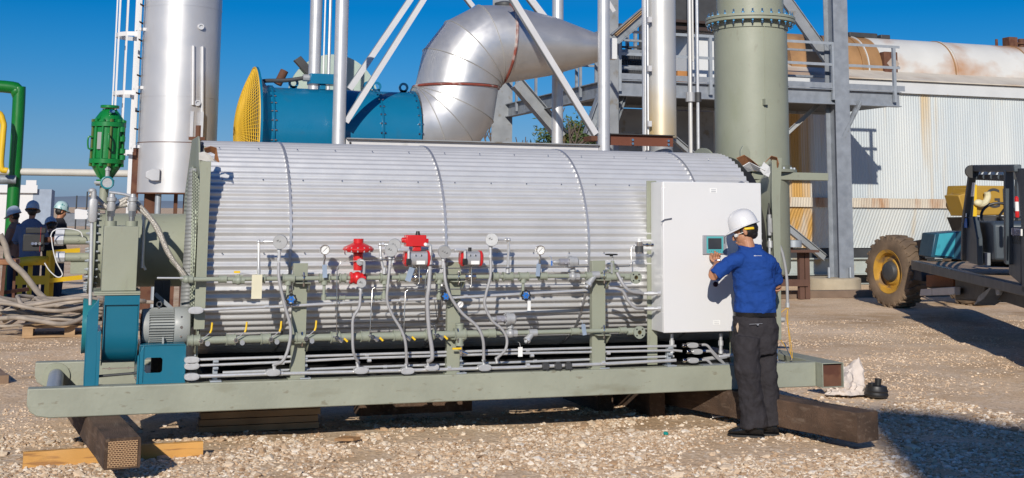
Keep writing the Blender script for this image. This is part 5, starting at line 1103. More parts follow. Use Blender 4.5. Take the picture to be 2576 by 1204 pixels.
# lower mitred bend: rings rotate about inner corner
b=MB(); piv=V((xv-rV-.02,YT,zV-.02)); N_=4; rings=[]
for i in range(N_+1):
    a_=PI/2*i/N_; ca,sa=math.cos(a_),math.sin(a_)
    # i=0 : section facing +x at fan ; i=N : section facing +z
    R0=rT*(1-i/N_)+rV*(i/N_)
    pv=V((xt1+.03,YT,zV-.02)).lerp(piv,i/N_); cen=pv+V((sa,0,-ca))*(R0+.02); rad=V((sa,0,-ca))
    rings.append((cen,rad*R0*(1 if i in(0,N_) else 1.035),V((0,1,0))*R0))
b.loft(rings,64); b.build('lower_bend',m_alu,el,ang=11)
m_seam=mat('duct_seam',(.40,.39,.37),.6,.3)
def seams(rings,nm):
    for c,a,d in rings[1:-1]:
        s=MB(); s.tube([c+a*1.004*math.cos(2*PI*k/48)+d*1.004*math.sin(2*PI*k/48) for k in range(49)],.009,5); s.build(nm,m_seam,el)
seams(rings,'seam')
b=MB(); b.torus((xv,YT,zV),(0,0,1),rV+.012,.022,48,6); b.build('red_gasket',m_redd,el)
# upper bend : from up to right/down-left ring at px (1275,15)-(1258,215)
pT=PX(1277,14,YT); pB=PX(1257,214,YT); cU=(pT+pB)/2; rU=(pT-pB).length/2
b=MB(); N_=4; rings=[]; st=V((xv,YT,zV+.03)); piv=V((xv+rV+.03,YT,zV+.03)); 
axis_end=(pT-pB).normalized()
for i in range(N_+1):
    t_=i/N_; a_=R_(97)*t_; rad=V((-math.cos(a_),0,math.sin(a_))); R0=rV*(1-t_)+rU*t_
    base_=piv+V((0,0,0)); base_=base_.lerp(pB,t_); cen=base_+rad*R0
    rings.append((cen,rad*R0*(1 if i in(0,N_) else 1.03),V((0,1,0))*R0))
b.loft(rings,64); b.build('upper_bend',m_alu,el,ang=11); seams(rings,'seam')
b=MB(); nax=(pT-pB).cross(V((0,1,0))).normalized(); b.torus(cU,nax,rU+.012,.025,48,6); b.build('ring_joint',m_redd,el)
dR1=PX(1505,90,YT+.2); dR2=PX(1505,157,YT+.2); b=MB(); b.loft([(cU,(pT-pB)/2*.985,V((0,rU*.985,0))),((cU+(dR1+dR2)/2)/2,(((dR1-dR2)/2+(pT-pB)/2)/2*1.10),V((0,rU*.85,0))),((dR1+dR2)/2,(dR1-dR2)/2,V((0,rU*.62,0)))],48); b.build('tapered_duct',m_alu,el,ang=20)
b=MB(); b.lathe([(.1,-.1),(.18,0),(.18,.05),(.08,.08)],PX(1270,16,YT),(0,0,1),20); b.build('top_cap',m_dark,el)
a_=PX(1502,155,YT-.1); b=MB(); q0=PX(1535,150,YT-.3); b.box(q0.x,q0.x+.12,YT-.35,YT-.2,q0.z+.0,PX(1535,97,YT-.3).z); tag(b.build('white_box',m_whites,bev=.01),'small upright pale box right of the right silver pole','box')
# ================= STEEL PLATFORM =================
YQ=25.0; zD=PX(1800,245,YQ).z; zD=4.62; zD0=4.27
xq0=PX(1540,228,YQ).x; xq1=PX(2262,246,YQ).x
pf_=thing('steel_platform','galvanised steel access platform with handrails in front of the large pale building','platform',((xq0+xq1)/2,YQ+2,0))
b=MB(); b.ibeam((xq0,YQ,(zD+zD0)/2),(xq1,YQ,(zD+zD0)/2),.2,zD-zD0,.02); b.build('front_beam',m_plat,pf_,False)
b=MB(); b.box(xq0,xq1+.1,YQ-.09,YQ-.08,zD+.015,zD+.14); b.build('toe_plate',m_plat,pf_,False)
b=MB(); b.ibeam((xq0-.01,YQ+.02,(zD+zD0)/2),(xq0-.01,YQ+8,(zD+zD0)/2),.2,zD-zD0,.02); b.build('side_beam',m_galvd,pf_,False)
b=MB(); b.box(xq0,xq1,YQ+2.6,YQ+2.8,zD0,zD); b.build('rear_beam',m_galvd,pf_,False)
b=MB(); b.box(xq0+.11,xq1+.1,YQ+.11,YQ+2.6,zD+.001,zD+.03); b.build('grating_deck',m_galvd,pf_,False)
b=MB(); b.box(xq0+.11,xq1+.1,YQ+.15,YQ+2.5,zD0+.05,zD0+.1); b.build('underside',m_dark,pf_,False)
b=MB()
for i in range(60): x=xq0+.3+i*.12; b.box(x,x+.03,YQ-.06,YQ-.02,zD+.0205,zD+.04)
tag(b.build('grating_teeth',m_steel,pf_,False),kind='stuff')
zr=zD+1.07
for x in (xq0+.1,PX(1680,100,YQ).x,PX(1778,100,YQ).x,PX(2085,100,YQ).x,PX(2238,100,YQ).x):
    b=MB(); b.box(x,x+.07,YQ-.12,YQ-.105,zD0+.1,zr).box(x,x+.012,YQ-.104,YQ-.05,zD0+.1,zr); b.build('rail_post',m_galv,pf_,False)
for z in(zr,zD+.58):
    b=MB(); b.box(xq0+.1,xq1-.02,YQ-.104,YQ-.05,z,z+.012).box(xq0+.1,xq1-.02,YQ-.104,YQ-.095,z-.05,z); b.build('handrail',m_galv,pf_,False)
for k in(1.2,2.4): 
    b=MB(); b.box(xq0+.1,xq0+.16,YQ+k,YQ+k+.05,zD,zr).box(xq0+.1,xq1,YQ+2.5,YQ+2.56,zD+.55*k-.1,zD+.55*k-.05); b.build('rail_post',m_galvd,pf_,False)
for z in (zr,zD+.58):
    b=MB(); b.box(xq0-.12,xq0-.06,YQ+.1,YQ+7.9,z,z+.05); b.build('side_handrail',m_plat,pf_,False)
for k in range(6):
    b=MB(); b.box(xq0-.12,xq0-.06,YQ+.1+k*1.5,YQ+.16+k*1.5,zD0+.1,zr); b.build('rail_post',m_plat,pf_,False)
# columns
for (pxa,lb) in ((2103,'c'),):
    x=PX(2105,700,YQ+.1).x
    b=MB(); b.ibeam((x,YQ+.15,.35),(x,YQ+.15,9.2),.62,.42,.02,(0,1,0)); 
b=MB(); x0_=PX(2072,300,YQ-.1).x; x1_=PX(2138,300,YQ-.1).x; xa1=PX(2102,300,YQ-.12).x; xb1=PX(2138,300,YQ-.12).x; xa2=PX(2078,300,YQ+.26).x; xb2=PX(2100,300,YQ+.26).x; b.box(xa1,xb1,YQ-.13,YQ-.115,.36,9.2).box(xa2,xa1+.1,YQ+.25,YQ+.27,.36,9.2).box(xa1+.1,xa1+.115,YQ-.1149,YQ+.2499,.36,9.2); b.build('column',m_plat,pf_,False)
b=MB(); x=PX(1263,200,YQ+7).x; b.box(x-.28,x+.3,YQ+7,YQ+7.02,0,9.5); b.build('column',m_steel,pf_,False); b=MB(); b.box(PX(1533,200,YQ-.2).x,PX(1556,200,YQ-.2).x,YQ-.2,YQ+.1,0,9.5); b.build('column',m_steel,pf_,False)
def br(xa,ya,Ya,xb,yb,Yb,w_,h_,m,nm='brace'):
    b=MB(); b.ibeam(PX(xa,ya,Ya),PX(xb,yb,Yb),w_,h_,.015); b.build(nm,m,pf_,False)
br(1955,-30,YQ+.3,2090,158,YQ+.3,.1,.28,m_steel)
br(2164,255,YQ-.1,2120,345,YQ-.1,.08,.1,m_galvd)
br(2060,262,YQ+.5,1965,350,YQ+.9,.12,.1,m_steel)
br(1690,345,YQ,1790,430,YQ,.14,.12,m_steel)
br(1965,560,YQ+.8,2075,650,YQ+.8,.12,.16,m_steel)
br(1638,20,YQ-.6,1545,100,YQ-.6,.12,.26,m_galvd); br(1640,8,YQ-.62,1547,90,YQ-.62,.14,.05,m_pallet)
br(1570,238,YQ+.2,1540,330,YQ,.12,.1,m_galvd); br(1300,210,YQ+4,1415,345,YQ+4,.3,.3,m_steel); br(1515,240,YQ,1480,340,YQ,.2,.2,m_galvd)
for (xa,ya,xb,yb) in ((1545,170,1700,175),(1545,130,1700,135),(1545,200,1620,210)):
    b=MB(); b.bar(PX(xa,ya,YQ+5),PX(xb,yb,YQ+5),.06,.12); b.build('cross_rail',m_galvd,pf_,False)
for x in (1560,1578,1598,1612,1640): 
    b=MB(); b.bar(PX(x,100 if x%2 else 60,YQ+6),PX(x,250,YQ+6),.08,.08); b.build('upright',m_galvd if x%4 else m_dark,pf_,False)
b=MB()
for i in range(12): b.bar(PX(1550+i*6,110+8*(i%5),YQ+5.5),PX(1552+i*6,250,YQ+5.5),.05,.05)
for yy_ in (118,150,182,205,228): b.bar(PX(1545,yy_,YQ+5.4),PX(1622,yy_+3,YQ+5.4),.04,.05)
for i in range(8): b.bar(PX(1555+i*8,115+12*(i%3),YQ+6.3),PX(1575+i*7,215-9*(i%4),YQ+6.3),.05,.1)
b.build('pipework',m_dark,pf_,False)
# under-platform dark equipment between the big stack and the flue
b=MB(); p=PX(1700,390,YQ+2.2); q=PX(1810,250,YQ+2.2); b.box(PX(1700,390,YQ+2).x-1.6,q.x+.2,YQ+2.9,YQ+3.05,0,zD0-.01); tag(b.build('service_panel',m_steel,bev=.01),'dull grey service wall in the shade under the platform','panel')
t=thing('roof_duct','dark box duct with ledges above the platform left of the green flue','duct',PX(1750,60,YQ+1.2))
b=MB(); a_=PX(1700,75,YQ+1); c_=PX(1790,-30,YQ+1); b.box(a_.x-.1,c_.x+.3,YQ+1,YQ+2.4,a_.z,c_.z); b.build('upper_box',m_dark,t,bev=.02)
b=MB(); a_=PX(1735,250,YQ+1.2); c_=PX(1830,78,YQ+1.2); b.box(a_.x,c_.x,YQ+1.2,YQ+2.2,a_.z+.1,c_.z); b.build('pale_box',m_whites,t,bev=.02)
b=MB(); a_=PX(1700,75,YQ+.9); c_=PX(1800,55,YQ+.9); b.box(a_.x-.1,c_.x+.2,YQ+.85,YQ+.99,a_.z,a_.z+.08).box(a_.x-.1,c_.x+.2,YQ+.8,YQ+.99,a_.z+.16,a_.z+.22); b.build('ledge',mat('ledge_brown',(.05,.03,.025),.7),t)
b=MB(); a_=PX(1705,250,YQ+1.1); c_=PX(1732,180,YQ+1.1); b.box(a_.x,c_.x,YQ+1.1,YQ+1.3,a_.z+.1,c_.z); b.build('orange_panel',mat('orange_rust',(.45,.2,.06),.7),t)
for i,(x,r,m,lb) in enumerate(((1738,.045,m_alur,'thick pale pipe'),(1746,.02,m_alur,'thin pale pipe'),(1757,.035,m_cond,'grey pipe'))):
    a_=PX(x,395,YQ-.8); t=thing('riser_pipe','%s rising past the platform left of the green flue'%lb,'pipe',(a_.x,YQ-.8,0)); b=MB(); b.cyl((a_.x,YQ-.8,0 if i!=1 else 5),(a_.x,YQ-.8,9),r,n=10); b.build('pipe',m,t)
    if i!=1:
        z=PX(x,245,YQ-.8).z; b=MB(); b.cyl((a_.x,YQ-.8,z-.1),(a_.x,YQ-.8,z+.1),r*2.2,n=10); b.build('joint',m_dark if i else m_cast,t)
# concrete pad
q=at(2110,741,Z=0); pt_=PX(2110,725,25.0)
b=MB(); b.lathe([(.62,0),(.62,.34),(.58,.36)],(q.x+.05,YQ+.2,0),(0,0,1),28); tag(b.build('concrete_footing',m_conc,ang=20),'round weathered concrete footing under the platform column','footing')
b=MB(); 
for dx in(-.3,.25): b.cyl((q.x+dx,YQ-.2,.37),(q.x+dx,YQ-.2,.6),.03,n=8)
b.build('anchor_bolt',m_galv,pf_)
# ================= PALE BUILDING =================
YW=28.3
mw=bpy.data.materials.new('corrugated_wall'); mw.use_nodes=True
def wall_mat():
    t=mw.node_tree; N=t.nodes; L=t.links; b=N['Principled BSDF']; g=N.new('ShaderNodeTexCoord')
    def nz(s,st,d=6):
        mp=N.new('ShaderNodeMapping'); mp.inputs['Scale'].default_value=st; L.new(g.outputs['Object'],mp.inputs[0]); n=N.new('ShaderNodeTexNoise'); n.inputs['Scale'].default_value=s; n.inputs['Detail'].default_value=d; L.new(mp.outputs[0],n.inputs['Vector']); return n.outputs[0]
    def rm(src,a,b_):
        m=N.new('ShaderNodeMapRange'); m.inputs[1].default_value=a; m.inputs[2].default_value=b_; L.new(src,m.inputs[0]); return m.outputs[0]
    def mx(fac,A,B):
        x=N.new('ShaderNodeMix'); x.data_type='RGBA'; L.new(fac,x.inputs['Factor'])
        for i,s in (('A',A),('B',B)):
            if isinstance(s,tuple): x.inputs[i].default_value=(*s,1)
            else: L.new(s,x.inputs[i])
        return x.outputs['Result']
    c=mx(rm(nz(1.2,(1,1,.25)),.35,.65),(.47,.52,.54),(.58,.61,.60))
    c=mx(rm(nz(1.7,(1,1,.07)),.56,.70),c,(.54,.42,.25))
    # long-term rust staining of the sheets nearest the tower (left part)
    sx=N.new('ShaderNodeSeparateXYZ'); L.new(g.outputs['Object'],sx.inputs[0])
    ed=rm(sx.outputs['X'],-1.95,-2.35); m2=N.new('ShaderNodeMath'); m2.operation='MULTIPLY'; L.new(ed,m2.inputs[0]); L.new(rm(nz(3.5,(1,1,.03)),.35,.6),m2.inputs[1])
    c=mx(m2.outputs[0],c,(.50,.29,.08))
    L.new(c,b.inputs['Base Color']); b.inputs['Roughness'].default_value=.55; b.inputs['Metallic'].default_value=.15
wall_mat()
xw0=PX(1700,400,YW).x; xw1=PX(2720,400,YW).x
zEv=PX(2400,240,YW).z; zBd=PX(2400,503,YW).z; zBe=PX(2400,525,YW).z
bd=thing('plant_building','large pale corrugated building with rust streaks on the right','building',((xw0+xw1)/2,YW+3,0))
def corr(b,x0_,x1_,z0_,z1_,y0_,y1_,pitch,amp,shear=0):
    n_=int((x1_-x0_)/pitch*4); P=[];F=[]
    for i in range(n_+1):
        x=x0_+(x1_-x0_)*i/n_; o=amp*math.sin(i*PI/2)
        P+=[(x-shear,y0_-o,z0_),(x,y1_-o,z1_)]
    for i in range(n_): F.append((2*i,2*i+2,2*i+3,2*i+1))
    b.add(P,F)
b=MB(); corr(b,xw0,xw1,zBd,zEv,YW,YW,.078,.008); b.build('upper_wall',mw,bd,ang=80)
z_lo=PX(2200,625,YW).z
b=MB(); corr(b,xw0,xw1,z_lo,zBe,YW+.25,YW+.02,.09,.010,.3); b.build('lower_wall',mw,bd,ang=80)
mband=mat('rusted_band',(.62,.56,.46),.6,.1,.1,2,0,30,(.42,.19,.06),.62,1.4,(1.6,1,.5),c2sharp=.25)
b=MB(); corr(b,xw0,xw1,zBe,zBd+.01,YW-.05,YW-.06,.078,.008,.02); b.build('rust_band',mband,bd,ang=80)
b=MB(); zf_=PX(2400,215,YW).z; b.box(xw0,xw1,YW-.12,YW-.05,zEv-.02,zf_+.02); b.build('eave_fascia',mat('fascia',(.62,.64,.65),.5,0,.05,2,0,30,(.5,.33,.15),.12,1.5),bd,False)
b=MB(); b.prism([V((xw0,YW-.2,zf_+.03)),V((xw0,YW-.2,zf_+.06)),V((xw0,YW+.9,zf_+.50)),V((xw0,YW+.9,zf_+.46))],(xw1-xw0,0,0)); b.build('roof_ledge',mat('roof_ledge',(.60,.55,.47),.6,0,.1,2,0,30,(.42,.24,.12),.58,.7,(.5,1,1),c2sharp=.2),bd,False)
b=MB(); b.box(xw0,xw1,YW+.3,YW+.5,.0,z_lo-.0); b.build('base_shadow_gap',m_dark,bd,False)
mbs=mat('base_beam',(.42,.47,.45),.6,.1,.1,3,0,30,(.42,.32,.18),.35,2)
for (ya,yb,dy) in((692,655,-.1),(640,648,-.2),(760,700,-.05)):
    pass
z1=PX(2200,655,YW-.1).z; z0_=PX(2200,692,YW-.1).z
b=MB(); b.ibeam((xw0,YW-.0,(z1+z0_)/2+.03),(xw1,YW-.0,(z1+z0_)/2+.03),.25,z1-z0_+.05,.03); b.build('base_beam',mbs,bd,False)
b=MB(); b.box(xw0,xw1,YW-.05,YW+.2,.0,z0_-.22); b.build('base_sill',mbs,bd,False)
# tank on roof
YTk=YW+1.6; qt=PX(2249,101,YTk); qb=PX(2249,198,YTk-.9); rK=1.05; zK=qt.z-rK
mtk=mat('tank_white',(.66,.66,.63),.5,.05,.06,1,.05,10,(.45,.22,.09),.66,.9,(.7,.7,.9),c2sharp=.22)
mtk2=mat('tank_rusted',(.36,.20,.085),.6,.05,.2,2,.05,10,(.13,.06,.035),.42,.8,(1,1,1),c2sharp=.2)
tk=thing('roof_tank','long horizontal rust stained tank lying on the roof of the pale building','tank',((xw0+xw1)/2,YTk,zK-rK))
xt_a=PX(2190,130,YTk-.5).x; xt_b=PX(2640,140,YTk).x; xt_c=PX(1940,120,YTk).x
b=MB(); b.cyl((xt_a+.002,YTk,zK),(xt_b,YTk,zK),rK,n=64); b.build('shell',mtk,tk)
b=MB(); b.cyl((xt_c,YTk,zK),(xt_a,YTk,zK),rK-.01,n=64); b.build('rusted_shell',mtk2,tk)
for px_ in(2145,2160,2375,2383,2566):
    x=PX(px_,120,YTk-.6).x; b=MB(); b.ring((x,YTk,zK),(1,0,0),rK+.02,rK-.02,.03,64); b.build('hoop',mtk2 if px_ not in(2160,2383) else mtk,tk)
q=PX(2235,160,YTk-rK*.95); b=MB(); b.cbox((q.x,YTk-rK*.93,q.z),(.42,.3,.6)); b.build('access_hatch',m_rust,tk,bev=.02)
b=MB(); a_=.2; c=V((q.x+.05,YTk-rK*.93-.17,q.z-.02)); b.prism([c+V((0,0,-a_)),c+V((a_,0,0)),c+V((0,0,a_)),c+V((-a_,0,0))],(0,.02,0)); b.build('diamond_plate',mat('rusty_pale',(.42,.34,.28),.7),tk,False)
b=MB(); 
for px_,w_,h_ in((2160,.9,.14),(2215,.3,.12)): q=PX(px_,100,YTk); b.cbox((q.x,YTk,zK+rK+h_/2-.03),(w_,.5,h_))
b.build('manway_cover',m_dark,tk,bev=.02)
b=MB(); q=PX(2541,110,YTk); b.cbox((q.x,YTk,zK+rK+.12),(.3,.3,.3)); b.build('roof_valve',m_rust,tk,bev=.01); b=MB(); q=PX(2560,100,YTk); b.cyl((q.x+.12,YTk,zK+rK),(q.x+.12,YTk,zK+rK+.25),.09).cyl((q.x+.12,YTk,zK+rK+.08),(q.x+.12,YTk,zK+rK+.14),.16,n=8); b.build('roof_valve',m_rust,tk,bev=.01); b=MB(); q=PX(2507,110,YTk); b.cyl((q.x,YTk,zK+rK-.02),(q.x,YTk,zK+rK+.2),.04); b.build('roof_valve',m_rust,tk,bev=.01)
# old kerb/rail before the building and clutter
q0=at(1750,745,Z=0); q1=at(2200,752,Z=0)
b=MB(); b.bar(V((12.8,24.1,.07)),V((21,23.9,.07)),.25,.16); tag(b.build('timber_kerb',mat('kerb_wood',(.20,.14,.10),.9,0,.2,3,.3,20),bev=.01),'long low weathered timber kerb lying before the pale building','kerb')
t=thing('steel_trestle','brown rusty steel trestle stand between the green flue and the platform column','trestle',at(1990,752,Z=0))
m_brn=mat('brown_steel',(.115,.058,.04),.7,0,.2,3)
def P_(x,y,Y=23.6): return at(x,y,Y=Y)
b=MB(); 
for x in(1935,2018,2032): q=P_(x,700); b=MB(); b.box(q.x-.055,q.x+.055,23.6,23.7,.0,P_(x,636).z); b.build('leg',m_brn,t,False)
b=MB(); b.bar(P_(1925,712),P_(2030,712),.09,.14).bar(P_(1925,632),P_(2045,632),.5,.05); b.build('cross_bar',m_brn,t,False)
q=P_(1998,616,23.7); b=MB(); b.lathe([(.15,0),(.17,.01),(.17,.15),(.13,.155)],q+V((-.02,0,-.06)),(0,0,1),24); tag(b.build('metal_can',m_galv),'shiny round metal can standing on the rusty trestle','can')
b=MB(); 
for k in range(14): q=P_(random.uniform(1970,1990),random.uniform(621,627),23.7); b.ell(tuple(q),(.07,.05,.04),n=7,m=5)
tag(b.build('scrap_parts',m_rust),'heap of small rusty scrap parts on the trestle beside the metal can','scrap','',)
# ================= TREES =================
def tree(name,label,base,hgt,spread,nleaf,leafm,bare=False,seed=1,crown0=.35):
    rr=random.Random(seed); t=thing(name,label,'tree',base,'trees beyond the platform'); b=MB(); tips=[]
    def grow(p,d,l,r,dep):
        q=p+d*l; b.tube([p,p+d*l*.5+V((rr.uniform(-1,1),rr.uniform(-1,1),0))*l*.05,q],[r,r*.85,r*.7],6,0)
        tips.append(q)
        if dep==0: return
        for k in range(3 if dep>1 else 4):
            nd=(d+V((rr.uniform(-1,1),rr.uniform(-1,1),rr.uniform(-.3,.6)))*.75).normalized(); grow(p+d*l*rr.uniform(.5,1),nd,l*rr.uniform(.55,.8),r*.6,dep-1)
    grow(V(base),V((0,0,1)),hgt*.38,hgt*.03,4); b.build('trunk',mat('bark',(.12,.09,.07),.9),t,ang=60)
    if not bare:
        tips_=[q for q in tips if q.z>base[2]+hgt*crown0]; n_=nleaf; c=MB(); P=[];F=[]
        for i in range(n_):
            q=rr.choice(tips_)+V((rr.gauss(0,1),rr.gauss(0,1),rr.gauss(0,1)))*spread*.13
            s=rr.uniform(.06,.14); u=V((rr.gauss(0,1),rr.gauss(0,1),rr.gauss(0,1))).normalized(); v=u.orthogonal().normalized(); k=len(P)
            P+=[q,q+u*s+v*s*.4,q+u*s*2,q+u*s-v*s*.4]; F.append((k,k+1,k+2,k+3))
        c.add(P,F); c.build('crown',leafm,t,False)
m_leaf=mat('pine_leaf',(.07,.11,.025),.7,0,.5,.8,col2=(.20,.15,.04),c2amt=.35,c2s=1.2)
g_=V((17,45,0))
q=at(1445,360,Y=52); tree('pine_tree','green pine seen through the tower above the heater, left of the right silver pole',(q.x,52,0),6.5,2.4,9000,m_leaf,seed=3)
q=at(1572,370,Y=52); tree('pine_tree','green pine seen between the right silver pole and the stained stack',(q.x,52,0),6.2,2.4,9000,m_leaf,seed=5)
for i,(px_,s_,lb) in enumerate(((1262,11,'bare winter tree showing beside the silver elbow duct'),(1350,12,'bare winter tree seen below the tapered duct'),(1305,13,'bare winter tree behind the platform brace, between two others'))):
    q=at(px_,345,Y=48); tree('bare_tree',lb,(q.x,48,0),6.4 if i!=2 else 5.6,2,0,m_leaf,True,s_)
# ================= LEFT YARD =================
YGp=24.0
q=at(22,748,Z=0); YGp=q.y; r=.125
b=MB(); xg=at(45,300,Y=YGp).x; zt_=at(20,219,Y=YGp).z
b.tube([V((xg,YGp,0)),V((xg,YGp,zt_-.35)),V((xg-.06,YGp,zt_-.12)),V((xg-.3,YGp,zt_)),V((xg-2.5,YGp,zt_))],r,16,6); tag(b.build('green_pipe_frame',m_greenp,ang=60),'tall dark green bent pipe frame at the far left edge','pipe frame')
xg2=at(7,350,Y=YGp-.5).x; z2=at(7,280,Y=YGp-.5).z; z3=at(7,420,Y=YGp-.5).z
b=MB(); b.tube([V((xg2-1.5,YGp-.5,z2+.1)),V((xg2-.25,YGp-.5,z2)),V((xg2-.02,YGp-.5,z2-.2)),V((xg2,YGp-.5,z2-.5)),V((xg2,YGp-.5,z3)),V((xg2+.12,YGp-.5,z3-.08))],.06,12,5); tag(b.build('yellow_pipe_frame',m_yel,ang=60),'bent yellow pipe at the very left edge beside the green pipe frame','pipe frame')
Yw_=27.5; z=at(120,434,Y=Yw_).z; b=MB(); b.cyl((-4,Yw_,z),(at(338,440,Y=Yw_).x,Yw_,z),.075,n=14); 
t_=tag(b.build('pipeline',mat('white_pipe',(.62,.60,.54),.5,0,.06,4)),'long pale horizontal pipe crossing behind the green flame arrester','pipe')
b=MB(); q=at(25,440,Y=YGp-.2); b.cyl((q.x-1,q.y,q.z-.1),(q.x+.12,q.y,q.z-.1),.09,n=12); tag(b.build('grey_pipe',m_galvd),'short grey pipe behind the green pipe frame at the left edge','pipe')
# yellow barrier
Yy=24.4; q=at(128,758,Y=Yy)
def PY(x,y,dy=0): return at(x,y,Y=Yy+dy)
yb_=thing('yellow_barrier','yellow painted steel barrier frame behind the cable pile on the left','barrier',(q.x,Yy,0))
b=MB(); pts=[(42,650),(60,647),(85,645),(110,645),(128,648)]
P=[];F=[]
for i,(x,y) in enumerate(pts): a_=PY(x,y,-.15*math.sin(PI*i/4)); P+=[a_,a_-V((0,0,.16))]
for i in range(len(pts)-1): F.append((2*i,2*i+1,2*i+3,2*i+2))
b.add(P,F); o=b.build('top_panel',m_yel,yb_); s_=o.modifiers.new('s','SOLIDIFY'); s_.thickness=.03
b=MB(); a_=PY(40,695); c_=PY(118,716); b.box(a_.x,c_.x,Yy-.02,Yy+.02,c_.z,a_.z); b.build('lower_panel',m_yel,yb_,False)
for x in (51,75,119,130): q=PY(x,700,.25 if x==130 else 0); b=MB(); b.box(q.x-.04,q.x+.04,q.y-.03,q.y+.03,0,PY(x,648).z if x<100 else PY(x,632).z); b.build('post',m_yel,yb_,False)
for (x0_,y0_,x1_,y1_) in ((119,637,200,630),(119,707,206,698)): 
    b=MB(); b.bar(PY(x0_,y0_),PY(x1_,y1_,.2),.05,.08); b.build('rail',m_yel,yb_,False)
# pallet and cable pile
q=at(60,852,Z=0); 
pal=thing('pallet','worn wooden pallet under the pile of grey cables','pallet',(q.x+.6,q.y+.5,0))
Yp=q.y; xa=at(55,850,Y=Yp).x; xb=at(222,850,Y=Yp).x
b=MB(); L1=xb+.3-xa
for k,x in enumerate((xa,xa+L1*.47,xa+L1-.1)): b.box(x,x+.14,Yp,Yp+1.0,.03,.13)
b.build('bearers',m_pallet,pal,bev=.004)
b=MB()
for k in range(6): b.box(xa,xa+L1,Yp+k*.18-.003,Yp+k*.18+.1,.1301,.155)
b.box(xa,xa+L1,Yp-.006,Yp+.1,.005,.0299); b.build('deck_boards',m_pallet,pal,bev=.003)
rr=random.Random(4)
for n_ in range(13):
    zc_=.2+.025*n_; cx_=xa+.55+rr.uniform(-.25,.25); cy_=Yp+.5+rr.uniform(-.2,.2); ra=rr.uniform(.5,1.15); rb=rr.uniform(.3,.6); ph=rr.uniform(0,6); pts=[]
    for k in range(14):
        a_=ph+2*PI*k/14*1.05; pts.append(V((cx_+ra*math.cos(a_)*(1+.1*rr.uniform(-1,1)),cy_+rb*math.sin(a_)*(1+.1*rr.uniform(-1,1)),zc_+.05*math.sin(3*a_+n_)+rr.uniform(-.01,.02))))
    b=MB(); b.tube(pts,rr.choice((.022,.028,.033)),8,4); tag(b.build('cable_coil',m_rope,ang=60),'loop of thick grey cable in the heap lying on the pallet','cable','cable loops heaped on the pallet')
for pts,lb,rad in (([(0,788),(30,772),(62,762),(70,770),(58,790),(30,812),(0,826)],'curling out of frame at the left edge',.022),([(0,590),(14,620),(24,655),(60,690),(95,735),(122,760)],'slanting down from the left edge to the cable heap',.045),([(122,760),(105,745),(98,752),(112,775),(95,790),(85,800)],'with a black coupling looping at the foot of the slanting hose',.03)):
    b=MB(); b.tube([at(x,y,Y=Yp+1.2) for x,y in pts],rad,10,6); tag(b.build('cable',m_rope,ang=60),'thick grey cable '+lb,'cable')
b=MB(); q=at(125,762,Y=Yp+1.15); b.cyl(q+V((-.06,0,.02)),q+V((.22,0,-.01)),.06,n=12); tag(b.build('cable_coupling',m_black),'black coupling at the end of the slanting cable','coupling')
# rusty stand left edge
t=thing('rusty_stand','rusty stand with a pale crusted top at the left edge behind the cables','stand',at(20,780,Z=0))
Yr=Yp+1.6
b=MB(); b.bar(at(12,660,Y=Yr),at(0,800,Y=Yr),.05).bar(at(0,738,Y=Yr),at(70,728,Y=Yr+.5),.05).bar(at(38,660,Y=Yr+.5),at(32,770,Y=Yr+.5),.04); b.build('frame',m_rust,t,False)
b=MB(); a_=at(-20,662,Y=Yr); c_=at(48,655,Y=Yr); b.box(a_.x,c_.x,Yr-.05,Yr+.4,a_.z-.03,a_.z+.05); b.build('top',m_tape,t,bev=.01)
# stumps
q=at(-6,968,Z=0); t=thing('timber_block','cut brown timber block on the gravel at the left edge','timber',q)
b=MB(); d_=V((-.5,-1,0)).normalized(); p=at(22,967,Z=0); b.prism([p,p+V((.0,0,.09)),p+V((-.5,-.1,.09)),p+V((-.5,-.1,0))],V((-.15,.75,0))); b.build('block',mat('brown_timber',(.26,.17,.11),.8,0,.2,5,.4,30),t,bev=.006)
# far left white building & distant things
t=thing('white_shed','white flat roofed container building far off behind the workers','building',at(50,560,Y=70))
a_=at(-60,562,Y=70); c_=at(84,474,Y=70); b=MB(); b.box(a_.x,c_.x,70,78,0,c_.z); b.build('wall',m_white,t,False)
b=MB(); b.box(c_.x+.001,c_.x+.9,70,78,0,c_.z-.05); b.build('side_wall',mat('blue_grey',(.30,.36,.45),.6),t,False)
b=MB(); b.box(a_.x,c_.x+.2,69.8,69.99,c_.z-.25,c_.z+.15); 
for px_ in(38,78): q=at(px_,472,Y=69.9); b.box(q.x-.25,q.x+.25,69.8,70.2,c_.z+.15,c_.z+.4)
b.build('roof_trim',m_white,t,False)
q=at(205,540,Y=90); b=MB(); b.prism([at(188,552,Y=90),at(188,528,Y=90),at(193,526,Y=90),at(221,530,Y=90),at(221,552,Y=90)],(0,8,0)); tag(b.build('white_truck_body',m_white),'small white truck body on the horizon right of the workers','truck')
for i,(x0_,x1_,y_) in enumerate(((160,190,538),(105,125,540),(190,222,545),(222,300,541))):
    a_=at(x0_,y_,Y=120); c_=at(x1_,y_,Y=120); b=MB(); b.box(a_.x,c_.x,120,130,0,a_.z); tag(b.build('low_shed',mat('haze_shed',(.20,.22,.25),.9)),'low grey shed on the horizon, '+['between the workers helmets','left of the paired workers','below the white truck body','behind the burner flange'][i],'building')
for i,px_ in enumerate((192,218,250)):
    b=MB(); q=at(px_,520,Y=100); b.cyl((q.x,100,0),(q.x,100,q.z+.8+.3*i),.06,n=6); tag(b.build('utility_pole',m_dark),'thin dark utility pole on the horizon, %s of three'%['left','middle','right'][i],'pole','utility poles')
b=MB(); P=[];F=[]
